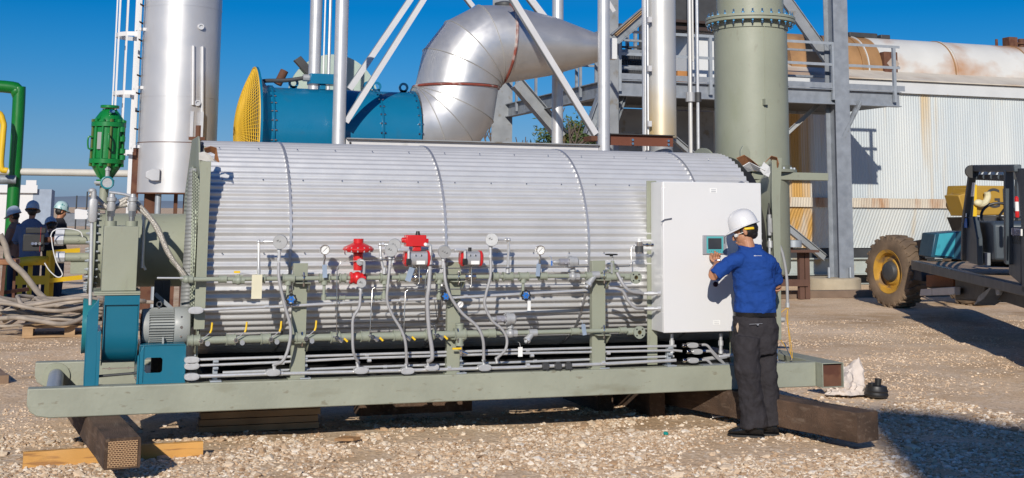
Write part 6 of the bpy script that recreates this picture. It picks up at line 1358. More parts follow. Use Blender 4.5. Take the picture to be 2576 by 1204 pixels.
for i in range(61):
    x=-900+i*60; hh=10+9*noise.noise(V((i*.23,0,1)))+5*noise.noise(V((i*.9,0,5)))
    P+=[(x,1500,-1),(x,1500+50,max(2,hh)),(x,1800,-1)]
for i in range(60): k=3*i; F+=[(k,k+3,k+4,k+1),(k+1,k+4,k+5,k+2)]
b.add(P,F); tag(b.build('distant_hills',mat('hill_haze',(.20,.26,.33),.95,0,.1,.01)),kind='structure')
# debris at right
cw=at(2135,998,Z=0); 
def crumple(name,c,rx,ry,rz,m,label,seed,pts=()):
    rr=random.Random(seed); bm=bmesh.new(); bmesh.ops.create_icosphere(bm,subdivisions=4,radius=1)
    for v in bm.verts:
        n_=noise.noise(v.co*1.6+V((seed,0,0)))*.5+abs(noise.noise(v.co*4+V((seed,3,0))))*.35
        k=.8+n_; x,y,z=v.co.x*rx*k,v.co.y*ry*k,max(-.03,v.co.z*rz*k)
        for (px,py,h,wd) in pts:
            d_=math.hypot(x-px,y-py); z+= h*max(0,1-d_/wd)**1.3*(v.co.z>0)
        v.co=V((x,y,z))
    b=MB(); b.add([v.co+c for v in bm.verts],[tuple(v.index for v in f.verts) for f in bm.faces]); bm.free(); return tag(b.build(name,m,ang=30),label,name.replace('_',' '))
m_sack=mat('sack_white',(.66,.58,.52),.8,0,.12,12,.6,25)
crumple('torn_sack',cw+V((.0,.1,.05)),.30,.2,.17,m_sack,'crumpled dirty white sack on the gravel behind the end of the skid',3,[(.19,.0,.20,.13),(.0,.0,.06,.15)])
cb_=at(2200,1000,Z=0)+V((.02,.0,0)); t=thing('rubber_ring_stack','squashed black rubber bucket with a stubby spout beside the white sack','bucket',cb_)
b=MB(); b.lathe([(.09,0),(.115,.01),(.12,.03),(.11,.05),(.117,.065),(.105,.085),(.10,.11),(.06,.12)],cb_,(.05,0,1),28); b.build('body',m_black,t)
b=MB(); b.cyl(cb_+V((.02,0,.10)),cb_+V((.03,0,.18)),.03,.035,n=12).cbox(cb_+V((-.06,-.02,.12)),(.07,.05,.05),.4); b.build('spout',m_black,t,bev=.004)
b=MB(); q=at(1675,1092,Z=.012); b.lathe([(.022,0),(.02,.012),(.012,.016)],q,(.1,-.3,1),14); tag(b.build('bottle_cap',mat('green_plastic',(.01,.28,.24),.3)),'small green plastic cap lying in the gravel left of the man','cap')
b=MB(); q=at(1792,1052,Z=.03); b.prism([q,q+V((.35,.03,0)),q+V((.36,.10,.02)),q+V((.05,.12,.03))],(0,0,.012)); tag(b.build('flat_board',m_tapew),'thin pale flat offcut lying at the edge of the skid shadow beside the man','board')
b=MB(); q=at(870,1109,Z=.03); b.prism([q+V((-.09,0,0)),q+V((0,.05,.01)),q+V((.12,.02,0)),q+V((.05,-.04,0))],(0,0,.02)); tag(b.build('brown_rock',mat('brown_rock',(.36,.20,.09),.8,0,.2,20,.5,60)),'flat brown rock among pale gravel before the middle left of the skid','rock')
# ================= TELEHANDLER =================
m_ld=mat('loader_grey',(.060,.078,.095),.45,0,.12,2,.05,20,(.16,.14,.11),.22,2.5)
m_tyre=mat('muddy_tyre',(.16,.11,.07),.95,0,.3,3,.5,25,(.36,.25,.15),.5,1.3,c2sharp=.3)
A=at(2292,656,Z=.98); B=at(2556,715,Z=.98); U_=(B-A).normalized(); Nn=V((U_.y,-U_.x,0)).normalized()
if Nn.dot(V((1,0,0)))<0: Nn=-Nn   # inward (away from viewer's left)
def pl(x,y,off=0.):
    d=ray(x,y); p0=A+Nn*off; t=(p0-CAM).dot(Nn)/d.dot(Nn); return CAM+d*t
tf=thing('telehandler','muddy dark grey open cab telehandler standing at the right edge','telehandler',(B.x,B.y,0))
b=MB(); a0,a1=pl(2292,656),pl(2600,725); c0_,c1_=pl(2292,678),pl(2600,752)
b.prism([a0,a1,c1_,c0_],Nn*.12); b.build('deck_side',m_ld,tf,bev=.01)
b=MB(); b.prism([a0+Nn*.121,a1+Nn*.121,a1+Nn*1.4,a0+Nn*1.4],(0,0,-.04)); b.build('deck_floor',mat('muddy_deck',(.38,.27,.18),.9,0,.2,3,.3,30),tf,False)
def fr(pts,w_=.09,nm='cab_frame',off=0,m=None):
    b=MB()
    for i in range(len(pts)-1): b.bar(pl(*pts[i],off),pl(*pts[i+1],off),w_,w_,Nn)
    b.build(nm,m or m_ld,tf,bev=.012)
fr([(2447,432),(2429,560),(2427,655)],.10); fr([(2537,428),(2538,665)],.10); fr([(2447,432),(2455,424),(2560,424)],.09)
b=MB(); b.prism([pl(2549,424,.0),pl(2580,424),pl(2590,738),pl(2570,738),pl(2568,560),pl(2562,470)],Nn*.1); b.build('rear_post',m_ld,tf,bev=.01)
b=MB(); b.prism([pl(2424,545,.001),pl(2447,545),pl(2457,600),pl(2459,668),pl(2423,655)],Nn*.08); b.build('front_panel',m_ld,tf,bev=.01)
b=MB(); b.prism([pl(2541,572,.03),pl(2568,572,.03),pl(2568,716,.03),pl(2537,690,.03)],Nn*.06); b.build('door_panel',m_ld,tf,bev=.01)
# roof bars
for x in(2460,2478,2497,2516):
    b=MB(); P3=[pl(x,446,.1),pl(x+3,434,.3),pl(x+12,428,.6),pl(x+24,427,.9)]; b.tube(P3,.035,8,3); b.build('roof_bar',m_ld,tf)
b=MB(); b.bar(pl(2452,446,.12),pl(2540,449,.12),.06,.08).bar(pl(2453,426,1.2),pl(2560,427,1.2),.07); b.build('roof_cross_bar',m_dark,tf,bev=.01)
b=MB(); q=pl(2446,432,-.05); b.cyl(q,q+U_*-.06,.09,n=16); b.build('work_lamp',m_black,tf); b=MB(); q=pl(2552,437,.3); b.cyl(q,q+U_*-.06,.08,n=16); b.build('work_lamp',m_black,tf)
for aa,bb in (((2543,450,.9),(2548,560,.9)),((2560,430,1.2),(2560,660,1.2)),((2449,432,1.2),(2435,650,1.2))):
    b=MB(); b.bar(pl(*aa),pl(*bb),.07); b.build('far_post',m_ld,tf,bev=.01)
# dash, seat, steering wheel
b=MB(); b.prism([pl(2458,556,.15),pl(2492,556,.15),pl(2500,565,.15),pl(2502,655,.15),pl(2459,662,.15)],Nn*.9); b.build('dashboard',m_ld,tf,bev=.03)
b=MB(); b.prism([pl(2459,634,.1),pl(2484,637,.1),pl(2484,668,.1),pl(2459,668,.1)],Nn*.04); b.build('step_plate',m_galvd,tf,False)
b=MB(); c=pl(2513,545,.5); b.torus(c,(-.5,-.6,.6),.24,.02,28,8); u_,v_,_=frame((-.5,-.6,.6))
for k in range(3): a_=2*PI*k/3; b.bar(c,c+(u_*math.cos(a_)+v_*math.sin(a_))*.24,.025)
b.bar(c,pl(2500,620,.5),.06); b.build('steering_wheel',m_black,tf)
b=MB(); b.cbox(pl(2540,640,.6),(.5,.5,.35),.5); b.build('seat',m_black,tf,bev=.05); b=MB(); b.bar(pl(2545,600,.9),pl(2548,545,.9),.45,.12); b.build('seat_back',m_black,tf,bev=.05)
# hoses inside cab
b=MB(); b.tube([pl(2497,565,.3),pl(2510,590,.3),pl(2528,590,.3),pl(2532,640,.3)],.03,8,5).tube([pl(2508,590,.3),pl(2500,640,.3),pl(2496,668,.3)],.035,8,4); b.build('hoses',m_black,tf)
# extinguisher
c=pl(2558,520,.25); t=thing('fire_extinguisher','small red and white fire extinguisher hanging in the cab of the telehandler','fire extinguisher',c)
b=MB(); b.lathe([(.022,-.14),(.026,-.13),(.026,-.06)],c,(0,0,1),16); b.build('red_body',m_red,t); b=MB(); b.lathe([(.026,.06),(.026,.11),(.01,.13)],c,(0,0,1),16); b.build('red_body',m_red,t); b=MB(); b.cyl(c+V((0,0,-.059)),c+V((0,0,.059)),.025,n=16); b.build('label_band',m_label,t)
# placards and lettering
def text(s,p,right,up,size,m,name,par,off=.004,ext=.0006):
    cu=bpy.data.curves.new(name,'FONT'); cu.body=s; cu.size=size; cu.extrude=ext; cu.align_x='CENTER'; cu.align_y='CENTER'
    o=bpy.data.objects.new(name,cu); COL.objects.link(o); right=V(right).normalized(); up=V(up).normalized(); n_=right.cross(up).normalized(); up=n_.cross(right)
    M=Matrix((right,up,n_)).transposed().to_4x4(); M.translation=V(p)+n_*off
    me=bpy.data.meshes.new_from_object(o); bpy.data.objects.remove(o)
    b=MB(); b.add([M@v.co for v in me.vertices],[tuple(f.vertices) for f in me.polygons]); return b.build(name,m,par,False)
b=MB(); b.prism([pl(2544,575,-.03),pl(2568,577,-.03),pl(2568,594,-.03),pl(2544,591,-.03)],Nn*.02); sg=b.build('rental_sign',m_label,tf,False)
m_navy=mat('navy',(.01,.02,.12),.4)
c=pl(2549,584,-.034); rt=U_; b=MB(); b.lathe([(.055,0),(.055,.002),(.028,.002)],c,-Nn,20); b.build('round_logo',m_navy,sg)
text('United',pl(2560,581,-.034),rt,(0,0,1),.075,m_navy,'sign_lettering',sg); text('Rentals',pl(2560,589,-.034),rt,(0,0,1),.075,m_navy,'sign_lettering',sg)
text('TS5534',pl(2554,604,.02),rt,(0,0,1),.16,m_black,'fleet_number',tf)
b=MB(); b.prism([pl(2421,536,-.03),pl(2430,537,-.03),pl(2430,547,-.03),pl(2421,546,-.03)],Nn*.01); b.build('small_sticker',m_label,tf,False)
b=MB(); b.prism([pl(2422,549,-.03),pl(2431,550,-.03),pl(2432,574,-.03),pl(2424,573,-.03)],Nn*.01); b.build('blue_sticker',m_blue,tf,False)
b=MB(); b.prism([pl(2446,460,-.06),pl(2452,460,-.06),pl(2449,495,-.06),pl(2442,495,-.06)],Nn*.005); b.build('white_sticker',m_label,tf,False)
# bonnet block, teal
m_cy=mat('cyan_panel',(.045,.34,.42),.5,0,.12,3,0,30,(.02,.18,.24),.3,3)
Ye=pl(2375,620,.5).y; b=MB(); b.prism([at(x,y,Y=Ye) for x,y in ((2352,588),(2424,582),(2424,655),(2342,648))],(.25,.7,0)); b.build('engine_cover',mat('blue_dark',(.015,.075,.12),.5),tf,bev=.02)
b=MB(); b.prism([at(x,y,Y=Ye-.03) for x,y in ((2364,589),(2405,586),(2399,647),(2353,643))],(0,.02,0)); cv=b.build('cyan_door',m_cy,tf,bev=.003)
# chassis below
b=MB(); b.prism([pl(2330,690,.5),pl(2400,690,.5),pl(2400,735,.5),pl(2330,725,.5)],Nn*.6); b.build('axle_housing',m_dark,tf,bev=.03)
b=MB(); b.prism([pl(2330,692,.4),pl(2397,694,.4),pl(2397,722,.4),pl(2330,722,.4)],Nn*.05); b.build('rusty_grille',mat('grille_rust',(.30,.12,.05),.9,0,.3,30,.8,60),tf,bev=.01)
b=MB(); b.prism([pl(2316,728,.2),pl(2400,722,.2),pl(2400,742,.2),pl(2313,745,.2)],Nn*.1); b.build('white_counterweight',m_whbeam,tf,bev=.01)
b=MB(); b.prism([pl(2402,700,.35),pl(2480,712,.35),pl(2470,760,.35),pl(2402,755,.35)],Nn*.7); b.build('underbody',m_dark,tf,bev=.03)
b=MB(); b.prism([pl(2500,715,.3),pl(2475,752,.3),pl(2450,768,.3),pl(2462,745,.3)],Nn*.3); b.build('outrigger',m_galvd,tf,bev=.005); b=MB(); b.prism([pl(2501,716,.05),pl(2514,716,.05),pl(2514,742,.05),pl(2506,744,.05)],Nn*.03); b.build('outrigger',m_galvd,tf,bev=.005)
b=MB(); b.prism([pl(2480,715,.5),pl(2620,735,.5),pl(2620,790,.5),pl(2480,745,.5)],Nn*.9); b.build('rear_chassis',m_dark,tf,False)
b=MB(); b.bar(pl(2300,620,.5),pl(2350,612,.5),.1,.2).cbox(pl(2322,635,.55),(.25,.4,.25)).bar(pl(2290,690,.3),pl(2330,695,.5),.2,.2); b.build('front_linkage',m_dark,tf,bev=.02)
# wheel
cw_=at(2233.6,686.8,Y=21.35); RT=at(2233,598,Y=21.35).z-cw_.z; cw_.z=RT+.0; ax=V((-.99,-.06,0)).normalized()
def wheel(c,ax,RT,wd,full=True):
    wh=MB(); prof=[(RT*.60,wd*.0),(RT*.66,wd*.04),(RT*.85,wd*.06),(RT*.95,.0),(RT,-wd*.15),(RT,-wd*.85),(RT*.95,-wd),(RT*.6,-wd)]
    wh.lathe(prof,c,ax,48,False); ty=wh.build('tyre',m_tyre,tf)
    u,v,_=frame(ax); l_=MB()
    for k in range(24):
        a_=2*PI*k/24; a2=a_+.16; 
        for s0,s1,aa,ab in((-.02,-.5,a_,a2),(-.98,-.5,a_+.13,a2+.0)):
            p=c+ax*wd*s0+(u*math.cos(aa)+v*math.sin(aa))*(RT*1.0); q_=c+ax*wd*s1+(u*math.cos(ab)+v*math.sin(ab))*(RT*1.015); l_.bar(p,q_,.085,.045,(p-c))
        p=c+ax*wd*.02+(u*math.cos(a_)+v*math.sin(a_))*(RT*.86); q_=c+ax*wd*-.04+(u*math.cos(a_)+v*math.sin(a_))*(RT*1.01); l_.bar(p,q_,.07,.03,ax)
    l_.build('tread_lugs',m_tyre,ty,bev=.01)
    r_=MB(); r_.lathe([(RT*.2,-wd*.2),(RT*.34,-wd*.14),(RT*.40,-wd*.25),(RT*.50,-wd*.28),(RT*.53,-.02),(RT*.62,.015),(RT*.63,-.03)],c,ax,40,False); rim=r_.build('rim',m_rim,ty)
    h_=MB(); h_.lathe([(RT*.30,-wd*.32),(RT*.29,-wd*.1),(RT*.25,wd*.02),(RT*.16,wd*.08),(RT*.05,wd*.09)],c,ax,32); h_.build('hub',m_dark,ty)
wheel(cw_,ax,RT,.42)
b=MB(); b.bar(cw_-ax*.4,cw_-ax*2.2,.22); b.build('axle',m_dark,tf,bev=.03)
wheel(cw_-ax*2.3+V((0,0,0)),ax*-1,RT,.42)
wheel(A+U_*8.8+Nn*.1+V((0,0,RT-.98)),-Nn,RT,.42)
# crane behind
m_cr=mat('crane_yellow',(.42,.25,.035),.5,0,.08,2,.05,20,(.35,.22,.06),.3,2)
Ycr=23.5
def PC(x,y,d=0): return at(x,y,Y=Ycr+d)
cr=thing('yellow_boom','yellow telescopic boom end with dark lettering seen through the telehandler cab','crane boom',PC(2500,545))
b=MB(); b.prism([PC(2440,467),PC(2640,470),PC(2640,540),PC(2450,543),PC(2436,520)],(0,.8,0)); b.build('boom_box',m_cr,cr,bev=.03)
b=MB(); b.prism([PC(2411,492,-.1),PC(2430,487,-.1),PC(2431,474,-.1),PC(2442,475,-.1),PC(2436,535,-.1),PC(2428,545,-.1)],(0,.5,0)); b.build('boom_head',m_cr,cr,bev=.02)
b=MB(); b.prism([PC(2448,465,-.06),PC(2458,465,-.06),PC(2458,548,-.06),PC(2436,548,-.06)],(0,.05,0)); b.build('bright_plate',m_yel,cr,bev=.01)
text('GR',PC(2515,502,-.005),(1,0,0),(0,0,1),.62,m_dark,'boom_lettering',cr,ext=.002)
b=MB(); P3=[PC(2483,484,-.12),PC(2485,495,-.12),PC(2480,508,-.12),PC(2470,514,-.12),PC(2460,512,-.12)]; b.tube(P3,.07,10,5); b.ell(tuple(PC(2462,511,-.12)),(.12,.08,.08)); b.build('cable_chain',mat('cream_plastic',(.66,.60,.38),.5),cr)
b=MB(); b.prism([PC(2440,548),PC(2640,545),PC(2640,700),PC(2500,700)],(0,.8,0)); b.build('boom_base',m_dark,cr,False)
b=MB(); b.box(PC(2500,700).x,PC(2640,700).x,Ycr,Ycr+1.2,0,1.0); b.build('boom_stand',m_dark,cr,False)
# ================= PEOPLE =================
def remesh(o,vox,sm=4,f=.5):
    r=o.modifiers.new('r','REMESH'); r.mode='VOXEL'; r.voxel_size=vox; r.use_smooth_shade=True
    if sm: s=o.modifiers.new('s','SMOOTH'); s.iterations=sm; s.factor=f
def wrinkle(o,tex_s,st,dirs='NORMAL'):
    tx=bpy.data.textures.new('w','CLOUDS'); tx.noise_scale=tex_s; tx.noise_depth=2
    d=o.modifiers.new('d','DISPLACE'); d.texture=tx; d.strength=st; d.mid_level=.5; d.texture_coords='LOCAL'
def hframe(c,f,up=(0,0,1)):
    f=V(f).normalized(); r=f.cross(V(up)).normalized(); u=r.cross(f).normalized()
    M=Matrix((r,f,u)).transposed().to_4x4(); M.translation=V(c); return M
def head_into(b,M,s=1.):
    E=lambda c,r,n=16,m=11: b.ell([q*s for q in c],[q*s for q in r],M,n,m)
    E((0,-.012,.03),(.076,.094,.088),20,14); E((0,.03,-.03),(.060,.062,.085),18,12); E((0,.045,-.085),(.045,.045,.030)); E((0,.02,-.075),(.055,.05,.035))
    for k in(-1,1):
        E((k*.078,-.006,-.004),(.009,.018,.030),12,9); E((k*.036,.070,-.018),(.024,.016,.018)); E((k*.033,.082,.022),(.022,.010,.008))
    E((0,.100,-.022),(.011,.016,.024)); E((0,.106,-.036),(.016,.014,.010)); E((0,.092,-.062),(.022,.010,.005)); E((0,.090,-.070),(.019,.010,.005))
def helmet(par,M,s=1.,m=None,brim=True,name='hard_hat',stripe=None):
    b=MB(); n=40; rings=[]; P=[];F=[]
    prof=[(1.0,0),(.995,.02),(.97,.045),(.90,.075),(.78,.102),(.60,.122),(.38,.134),(.16,.139),(.02,.140)]
    for r,h in prof:
        for k in range(n):
            a_=2*PI*k/n; x=.103*r*math.cos(a_); y=(.122*r*math.sin(a_)); z=h+.0
            # central ridge
            z+=.006*max(0,1-abs(x)/.03)*(r<.95)
            P.append(M@V((x*s,(y-.008)*s,(z+.045)*s)))
    for i in range(len(prof)-1): F+=[(i*n+k,i*n+(k+1)%n,(i+1)*n+(k+1)%n,(i+1)*n+k) for k in range(n)]
    # rim + brim ring flaring
    base=len(P)
    for j in range(3):
        for k in range(n):
            a_=2*PI*k/n; fr_=max(0,math.sin(a_)); ex=(.004+.010*j/2+ (.050*fr_**1.6)*j/2)
            x=(.103+ex*(.6+.4*abs(math.cos(a_))))*math.cos(a_); y=(.122+ex)*math.sin(a_)
            P.append(M@V((x*s,(y-.008)*s,(.045-.004*j-.018*fr_*j/2)*s)))
    F+=[(k,(k+1)%n,base+(k+1)%n,base+k) for k in range(n)]
    for j in range(2): F+=[(base+j*n+k,base+j*n+(k+1)%n,base+(j+1)*n+(k+1)%n,base+(j+1)*n+k) for k in range(n)]
    b.add(P,F); o=b.build(name,m or m_helmet,par,ang=60); so_=o.modifiers.new('s','SOLIDIFY'); so_.thickness=.003*s; so_.offset=1
    return o
def limb(b,pts,rs,n=14):
    # tapered lofted limb along points with (ra,rb) radii
    pts=[V(p) for p in pts]; rings=[]; u=None
    for i,p in enumerate(pts):
        d=(pts[min(i+1,len(pts)-1)]-pts[max(i-1,0)]).normalized()
        if u is None: u,v,_=frame(d)
        else: u=(u-d*u.dot(d)).normalized(); v=d.cross(u)
        r=rs[i]; ra,rb=(r if isinstance(r,tuple) else (r,r)); rings.append((p,u*ra,v*rb))
    return b.loft(rings,n)
# ---- the man at the cabinet ----
YM=9.46
mn=thing('person','man in a blue polo shirt and white hard hat tapping the cabinet touchscreen','person',(at(1900,1100,Y=YM).x,YM,0))
A_=lambda x,y,d=0.: at(x,y,Y=YM+d)
mpp=(A_(1910,800)-A_(1900,800)).length/10   # metres per pixel near him
F_=V((-.62,.72,0)).normalized(); S_=V((F_.y,-F_.x,0))     # torso facing, and his right-hand side
hip=A_(1897,800); 
# body (continuous): head, neck, torso core, arms, hands, legs
Hc=A_(1874,584,.03); fdir=V((-.80,.50,-.30)); HM=hframe(Hc,fdir,(0.06,0.0,1))
b=MB(); head_into(b,HM,1.02)
neck=A_(1886,640,0.0)
limb(b,[Hc+V((.008,-.01,-.03)),Hc+V((.012,-.015,-.08)),neck],[.052,.052,.062])
chest=A_(1893,690); 
camr=(RM@V((1,0,0))); CR=V((camr.x,camr.y,0)).normalized(); CD_=V((-CR.y,CR.x,0))
b.loft([(neck,CR*.06,CD_*.05),(A_(1891,658),CR*.10,CD_*.06),(chest,CR*.12,CD_*.07),(A_(1897,750),CR*.11,CD_*.07),(hip,CR*.09,CD_*.05)],18)
# left arm
sh=A_(1852,660,-.02); el=A_(1792,694,-.02); wr_=at(1806,662,Y=9.80); 
limb(b,[sh,(sh+el)/2,el+V((.01,0,.005))],[.036,.038,.041])
limb(b,[el+V((.012,0,.002)),el*.75+wr_*.25,el*.35+wr_*.65,wr_],[.044,(.042,.044),.032,(.022,.028)])
palm0=wr_; palm1=at(1799,648,Y=9.835); pd=(palm1-palm0).normalized()
ts=at(1797,636,Y=YP-.024)  # touching point
side=V((1,.1,.15)).normalized()
b.loft([(palm0,side*.030,V((0,.016,.008))),(palm0.lerp(palm1,.5),side*.040,V((0,.015,.012))),(palm1+V((0,0,.004)),side*.043,V((0,.013,.013)))],14,2.6)
for k,(off,tip,cur) in enumerate(((-.034,(1787.5,638.5),.014),(-.012,(1797.5,632.5),.0),(.012,(1803,636.5),.006),(.033,(1810,640.5),.012))):
    p0=palm1+side*off; p3=at(tip[0],tip[1],Y=YP-.022); mid=p0.lerp(p3,.45)+V((0,-.016-cur*.4,.012)); m2=p0.lerp(p3,.78)+V((0,-.012,.006))
    b.tube([p0-pd*.02,p0,mid,m2,p3],[.0105,.0105,.0098,.009,.0072],10,3)
# thumb from side of palm
th0=palm0.lerp(palm1,.35)-side*.028; b.tube([th0,th0-side*.022+V((0,.012,.02)),th0-side*.022+V((0,.03,.045)),th0-side*.012+V((0,.038,.06))],[.0135,.012,.0105,.0085],10,3)
# right arm hanging forward
sr=A_(1938,662,.06); er=A_(1955,722,.12); wr2=A_(1930,745,.40)
limb(b,[sr,(sr+er)/2,er],[.036,.038,.040]); limb(b,[er,er*.5+wr2*.5,wr2],[.041,.038,.025])
b.loft([(wr2,V((.0,0,.03)),V((.014,0,0))),(wr2+V((-.03,.07,0)),V((0,0,.042)),V((.014,.006,0)))],12,2.5)
for k in range(4):
    p0=wr2+V((-.03,.07,.03-.02*k)); b.tube([p0-V((0,.02,0)),p0,p0+V((-.03,.03,-.002)),p0+V((-.055,.035,-.01))],[.010,.0095,.0085,.007],8,3)
b.tube([wr2+V((-.01,.03,.03)),wr2+V((-.02,.05,.055)),wr2+V((-.045,.07,.06))],[.012,.011,.008],8,3)
# legs
kl=A_(1884,945,-.05); al=A_(1893,1072,-.04); kr=A_(1925,945,.0); ar=A_(1945,1068,-.01)
hl=A_(1882,830,-.03); hr=A_(1918,830,.03)
limb(b,[hl,kl,al],[.06,.055,.042]); limb(b,[hr,kr,ar],[.06,.055,.042])
for a_,tx in((al,(1850,1096,-.10)),(ar,(1918,1092,.10))):
    b.loft([(a_,V((.04,0,0)),V((0,.04,0))),(a_+V((0,0,-.06)),V((.045,0,0)),V((0,.035,0)))],12)
o=b.build('body',m_skin,mn,ang=60); remesh(o,.0042,3,.4)
# hair
b=MB(); b.ell((0,-.030,.018),(.0815,.087,.088),HM,28,18); b.ell((0,-.055,-.030),(.058,.045,.048),HM,22,14)
for k in(-1,1): b.ell((k*.068,.018,.012),(.014,.018,.030),HM,14,9)
o=b.build('hair',m_hair,mn,ang=60); remesh(o,.004,2); wrinkle(o,.012,.004)
# helmet, strap, badge, glasses
Hm2=HM@Matrix.Rotation(R_(-3),4,'X'); hh=helmet(mn,Hm2,1.0)
b=MB()
def arcband(b,M,r0,r1,a0,a1,z0,z1,n=14,tilt=0):
    P=[];F=[]
    for i in range(n+1):
        a_=a0+(a1-a0)*i/n; zz=tilt*(i/n)
        for z in(z0,z1): P.append(M@V((r0*math.cos(a_),r1*math.sin(a_)-.012,z+zz)))
    for i in range(n): F.append((2*i,2*i+2,2*i+3,2*i+1))
    b.add(P,F)
arcband(b,HM,.092,.108,R_(178),R_(222),.010,.030,tilt=-.014); o=b.build('yellow_harness',m_yell,mn); s_=o.modifiers.new('s','SOLIDIFY'); s_.thickness=.004; s_.offset=0
b=MB(); arcband(b,HM,.086,.104,R_(222),R_(325),.002,.014); o=b.build('black_harness',m_black,mn); s_=o.modifiers.new('s','SOLIDIFY'); s_.thickness=.004; s_.offset=0
gl=bpy.data.materials.new('lens'); gl.use_nodes=True; gl.node_tree.nodes['Principled BSDF'].inputs['Transmission Weight'].default_value=.45; gl.node_tree.nodes['Principled BSDF'].inputs['Roughness'].default_value=.15
b=MB()
for k in(-1,1): b.ell((k*.038,.090,-.010),(.030,.004,.017),HM,16,10); b.ell((k*.066,.074,-.010),(.003,.018,.014),HM,12,8)
b.build('safety_glasses',gl,mn); b=MB(); 
for k in(-1,1): b.tube([HM@V((k*.074,.07,-.006)),HM@V((k*.083,.0,-.002)),HM@V((k*.08,-.02,-.01))],.0025,6)
b.build('glasses_arms',m_label,mn)
def onhat(az,el,M=Hm2):
    # point & normal on helmet shell
    x,y,z=.106*math.cos(az)*math.cos(el),.124*math.sin(az)*math.cos(el),.142*math.sin(el)
    p=V((x,y-.008,z+.047))*1.08; n_=V((x/.106**2,y/.124**2,z/.142**2)).normalized(); p=p/1.08; return M@p,(M.to_3x3()@n_).normalized()
p,n_=onhat(R_(158),R_(36)); u,v,_=frame(n_); b=MB(); b.lathe([(.0165,0),(.0165,.002),(0,.0022)],p,n_,24); bd_=b.build('round_badge',mat('badge_dark',(.12,.02,.06),.4),hh)
b=MB(); up_=V((0,0,1)); w1=(up_-n_*up_.dot(n_)).normalized(); w2=n_.cross(w1); b.bar(p+n_*.0035-w2*.013+w1*.002,p+n_*.0035+w2*.013+w1*.002,.001,.008,w1); b.build('badge_stripe',m_label,hh)
b=MB(); b.bar(p+n_*.0036-w2*.010-w1*.007,p+n_*.0036+w2*.010-w1*.007,.001,.005,w1); b.build('badge_mark',m_red,hh)
p,n_=onhat(R_(258),R_(30)); w1=(up_-n_*up_.dot(n_)).normalized(); w2=w1.cross(n_); b=MB()
for s0,s1,t0,t1 in((-1,1,1,1),(-1,1,-1,-1),(-1,-1,-1,1),(1,1,-1,1),(-.35,.35,.3,.3),(-.35,-.35,-.4,.3),(.35,.35,-.4,.3)): b.bar(p+n_*.002+w2*s0*.016+w1*t0*.014,p+n_*.002+w2*s1*.016+w1*t1*.014,.0016,.0016,n_)
b.build('square_sticker',m_hmi,hh,False)
# watch
b=MB(); wd_=(wr_-el).normalized(); b.lathe([(.030,-.008),(.034,-.006),(.034,.006),(.030,.008)],wr_-wd_*.012,wd_,24,False); b.cyl(wr_-wd_*.012+V((0,-.033,0)),wr_-wd_*.012+V((0,-.042,0)),.017,n=20); o=b.build('wrist_watch',m_chrome,mn)
# polo shirt
b=MB()
up=V((0,0,1))
def ring(px,py,d,wpx,dp,sk=S_,fk=F_): return (A_(px,py,d),sk*wpx*mpp/ max(.35,abs(sk.dot(RM@V((1,0,0))))) ,fk*dp)
camr=(RM@V((1,0,0))); 
# use camera-aligned half-width vector and perpendicular depth so the outline follows the photo
CR=V((camr.x,camr.y,0)).normalized(); CD_=V((-CR.y,CR.x,0))
def rg(px,py,d,hw,dp,dr=0): return (A_(px,py,d),CR*hw*mpp,CD_*dp+up*dr)
b.loft([rg(1898,789,0,46,.115),rg(1899,780,0,46,.12),rg(1899,760,0,46,.12),rg(1898,730,0,46,.11),rg(1896,700,0,48,.11),rg(1894,675,0.0,49,.115),rg(1893,655,.0,52,.115,.01),rg(1891,641,0,42,.09,.01),rg(1888,630,0,27,.065,.01)],32,2.3)
# collar
b.loft([rg(1887,636,0,30,.07,.012),rg(1885,622,0,27,.066,.02),rg(1884,617,0,28,.068,.02)],28)
# sleeves
limb(b,[A_(1862,652,0),A_(1848,658,-.01),A_(1828,668,-.02),A_(1810,685,-.02),A_(1798,696,-.02)],[(.072,.066),(.068,.065),(.061,.06),(.057,.055),(.058,.054)],24)
limb(b,[A_(1920,655,.03),A_(1937,664,.05),A_(1948,685,.08),A_(1955,712,.11)],[(.078,.075),(.07,.068),(.060,.06),(.058,.056)],24)
o=b.build('polo_shirt',m_polo,mn,ang=60); remesh(o,.0075,6,.5); wrinkle(o,.10,.034); wrinkle(o,.04,.009)
q=at(1906,645,Y=YM-.14); 
b=MB()
for k in range(10): w_=.0042 if k<3 else .003; x=q.x-.040+k*.0088; b.box(x,x+w_*1.3,YM-.1275,YM-.124,q.z-(.0055 if k<3 else .004),q.z+(.0055 if k%3 else .004))
lt=b
# place lettering just on the back surface: measured later through raycast
# trousers
b=MB()
b.loft([rg(1899,786,0,45,.11),rg(1899,800,0,46,.115),rg(1900,822,0,49,.125),rg(1900,850,0.0,51,.13),rg(1898,875,0,50,.12),rg(1897,890,0,48,.11)],32,2.4)
limb(b,[A_(1881,850,-.03),A_(1878,880,-.04),A_(1880,930,-.05),A_(1888,985,-.05),A_(1892,1030,-.05),A_(1896,1073,-.05)],[(.12,.11),(.118,.11),(.108,.10),(.104,.095),(.106,.10),(.112,.12)],28)
limb(b,[A_(1918,850,.03),A_(1921,880,.03),A_(1922,930,.02),A_(1929,985,.01),A_(1936,1030,.0),A_(1944,1069,-.01)],[(.120,.115),(.115,.11),(.108,.10),(.098,.095),(.094,.10),(.098,.115)],28)
o=b.build('trousers',m_trou,mn,ang=60); remesh(o,.008,5,.5); wrinkle(o,.12,.040); wrinkle(o,.045,.012)
b=MB(); b.loft([rg(1898,785,0,48,.121),rg(1899,795.5,0,48,.121)],40,2.35); bl_=b.build('belt',m_leather,mn)
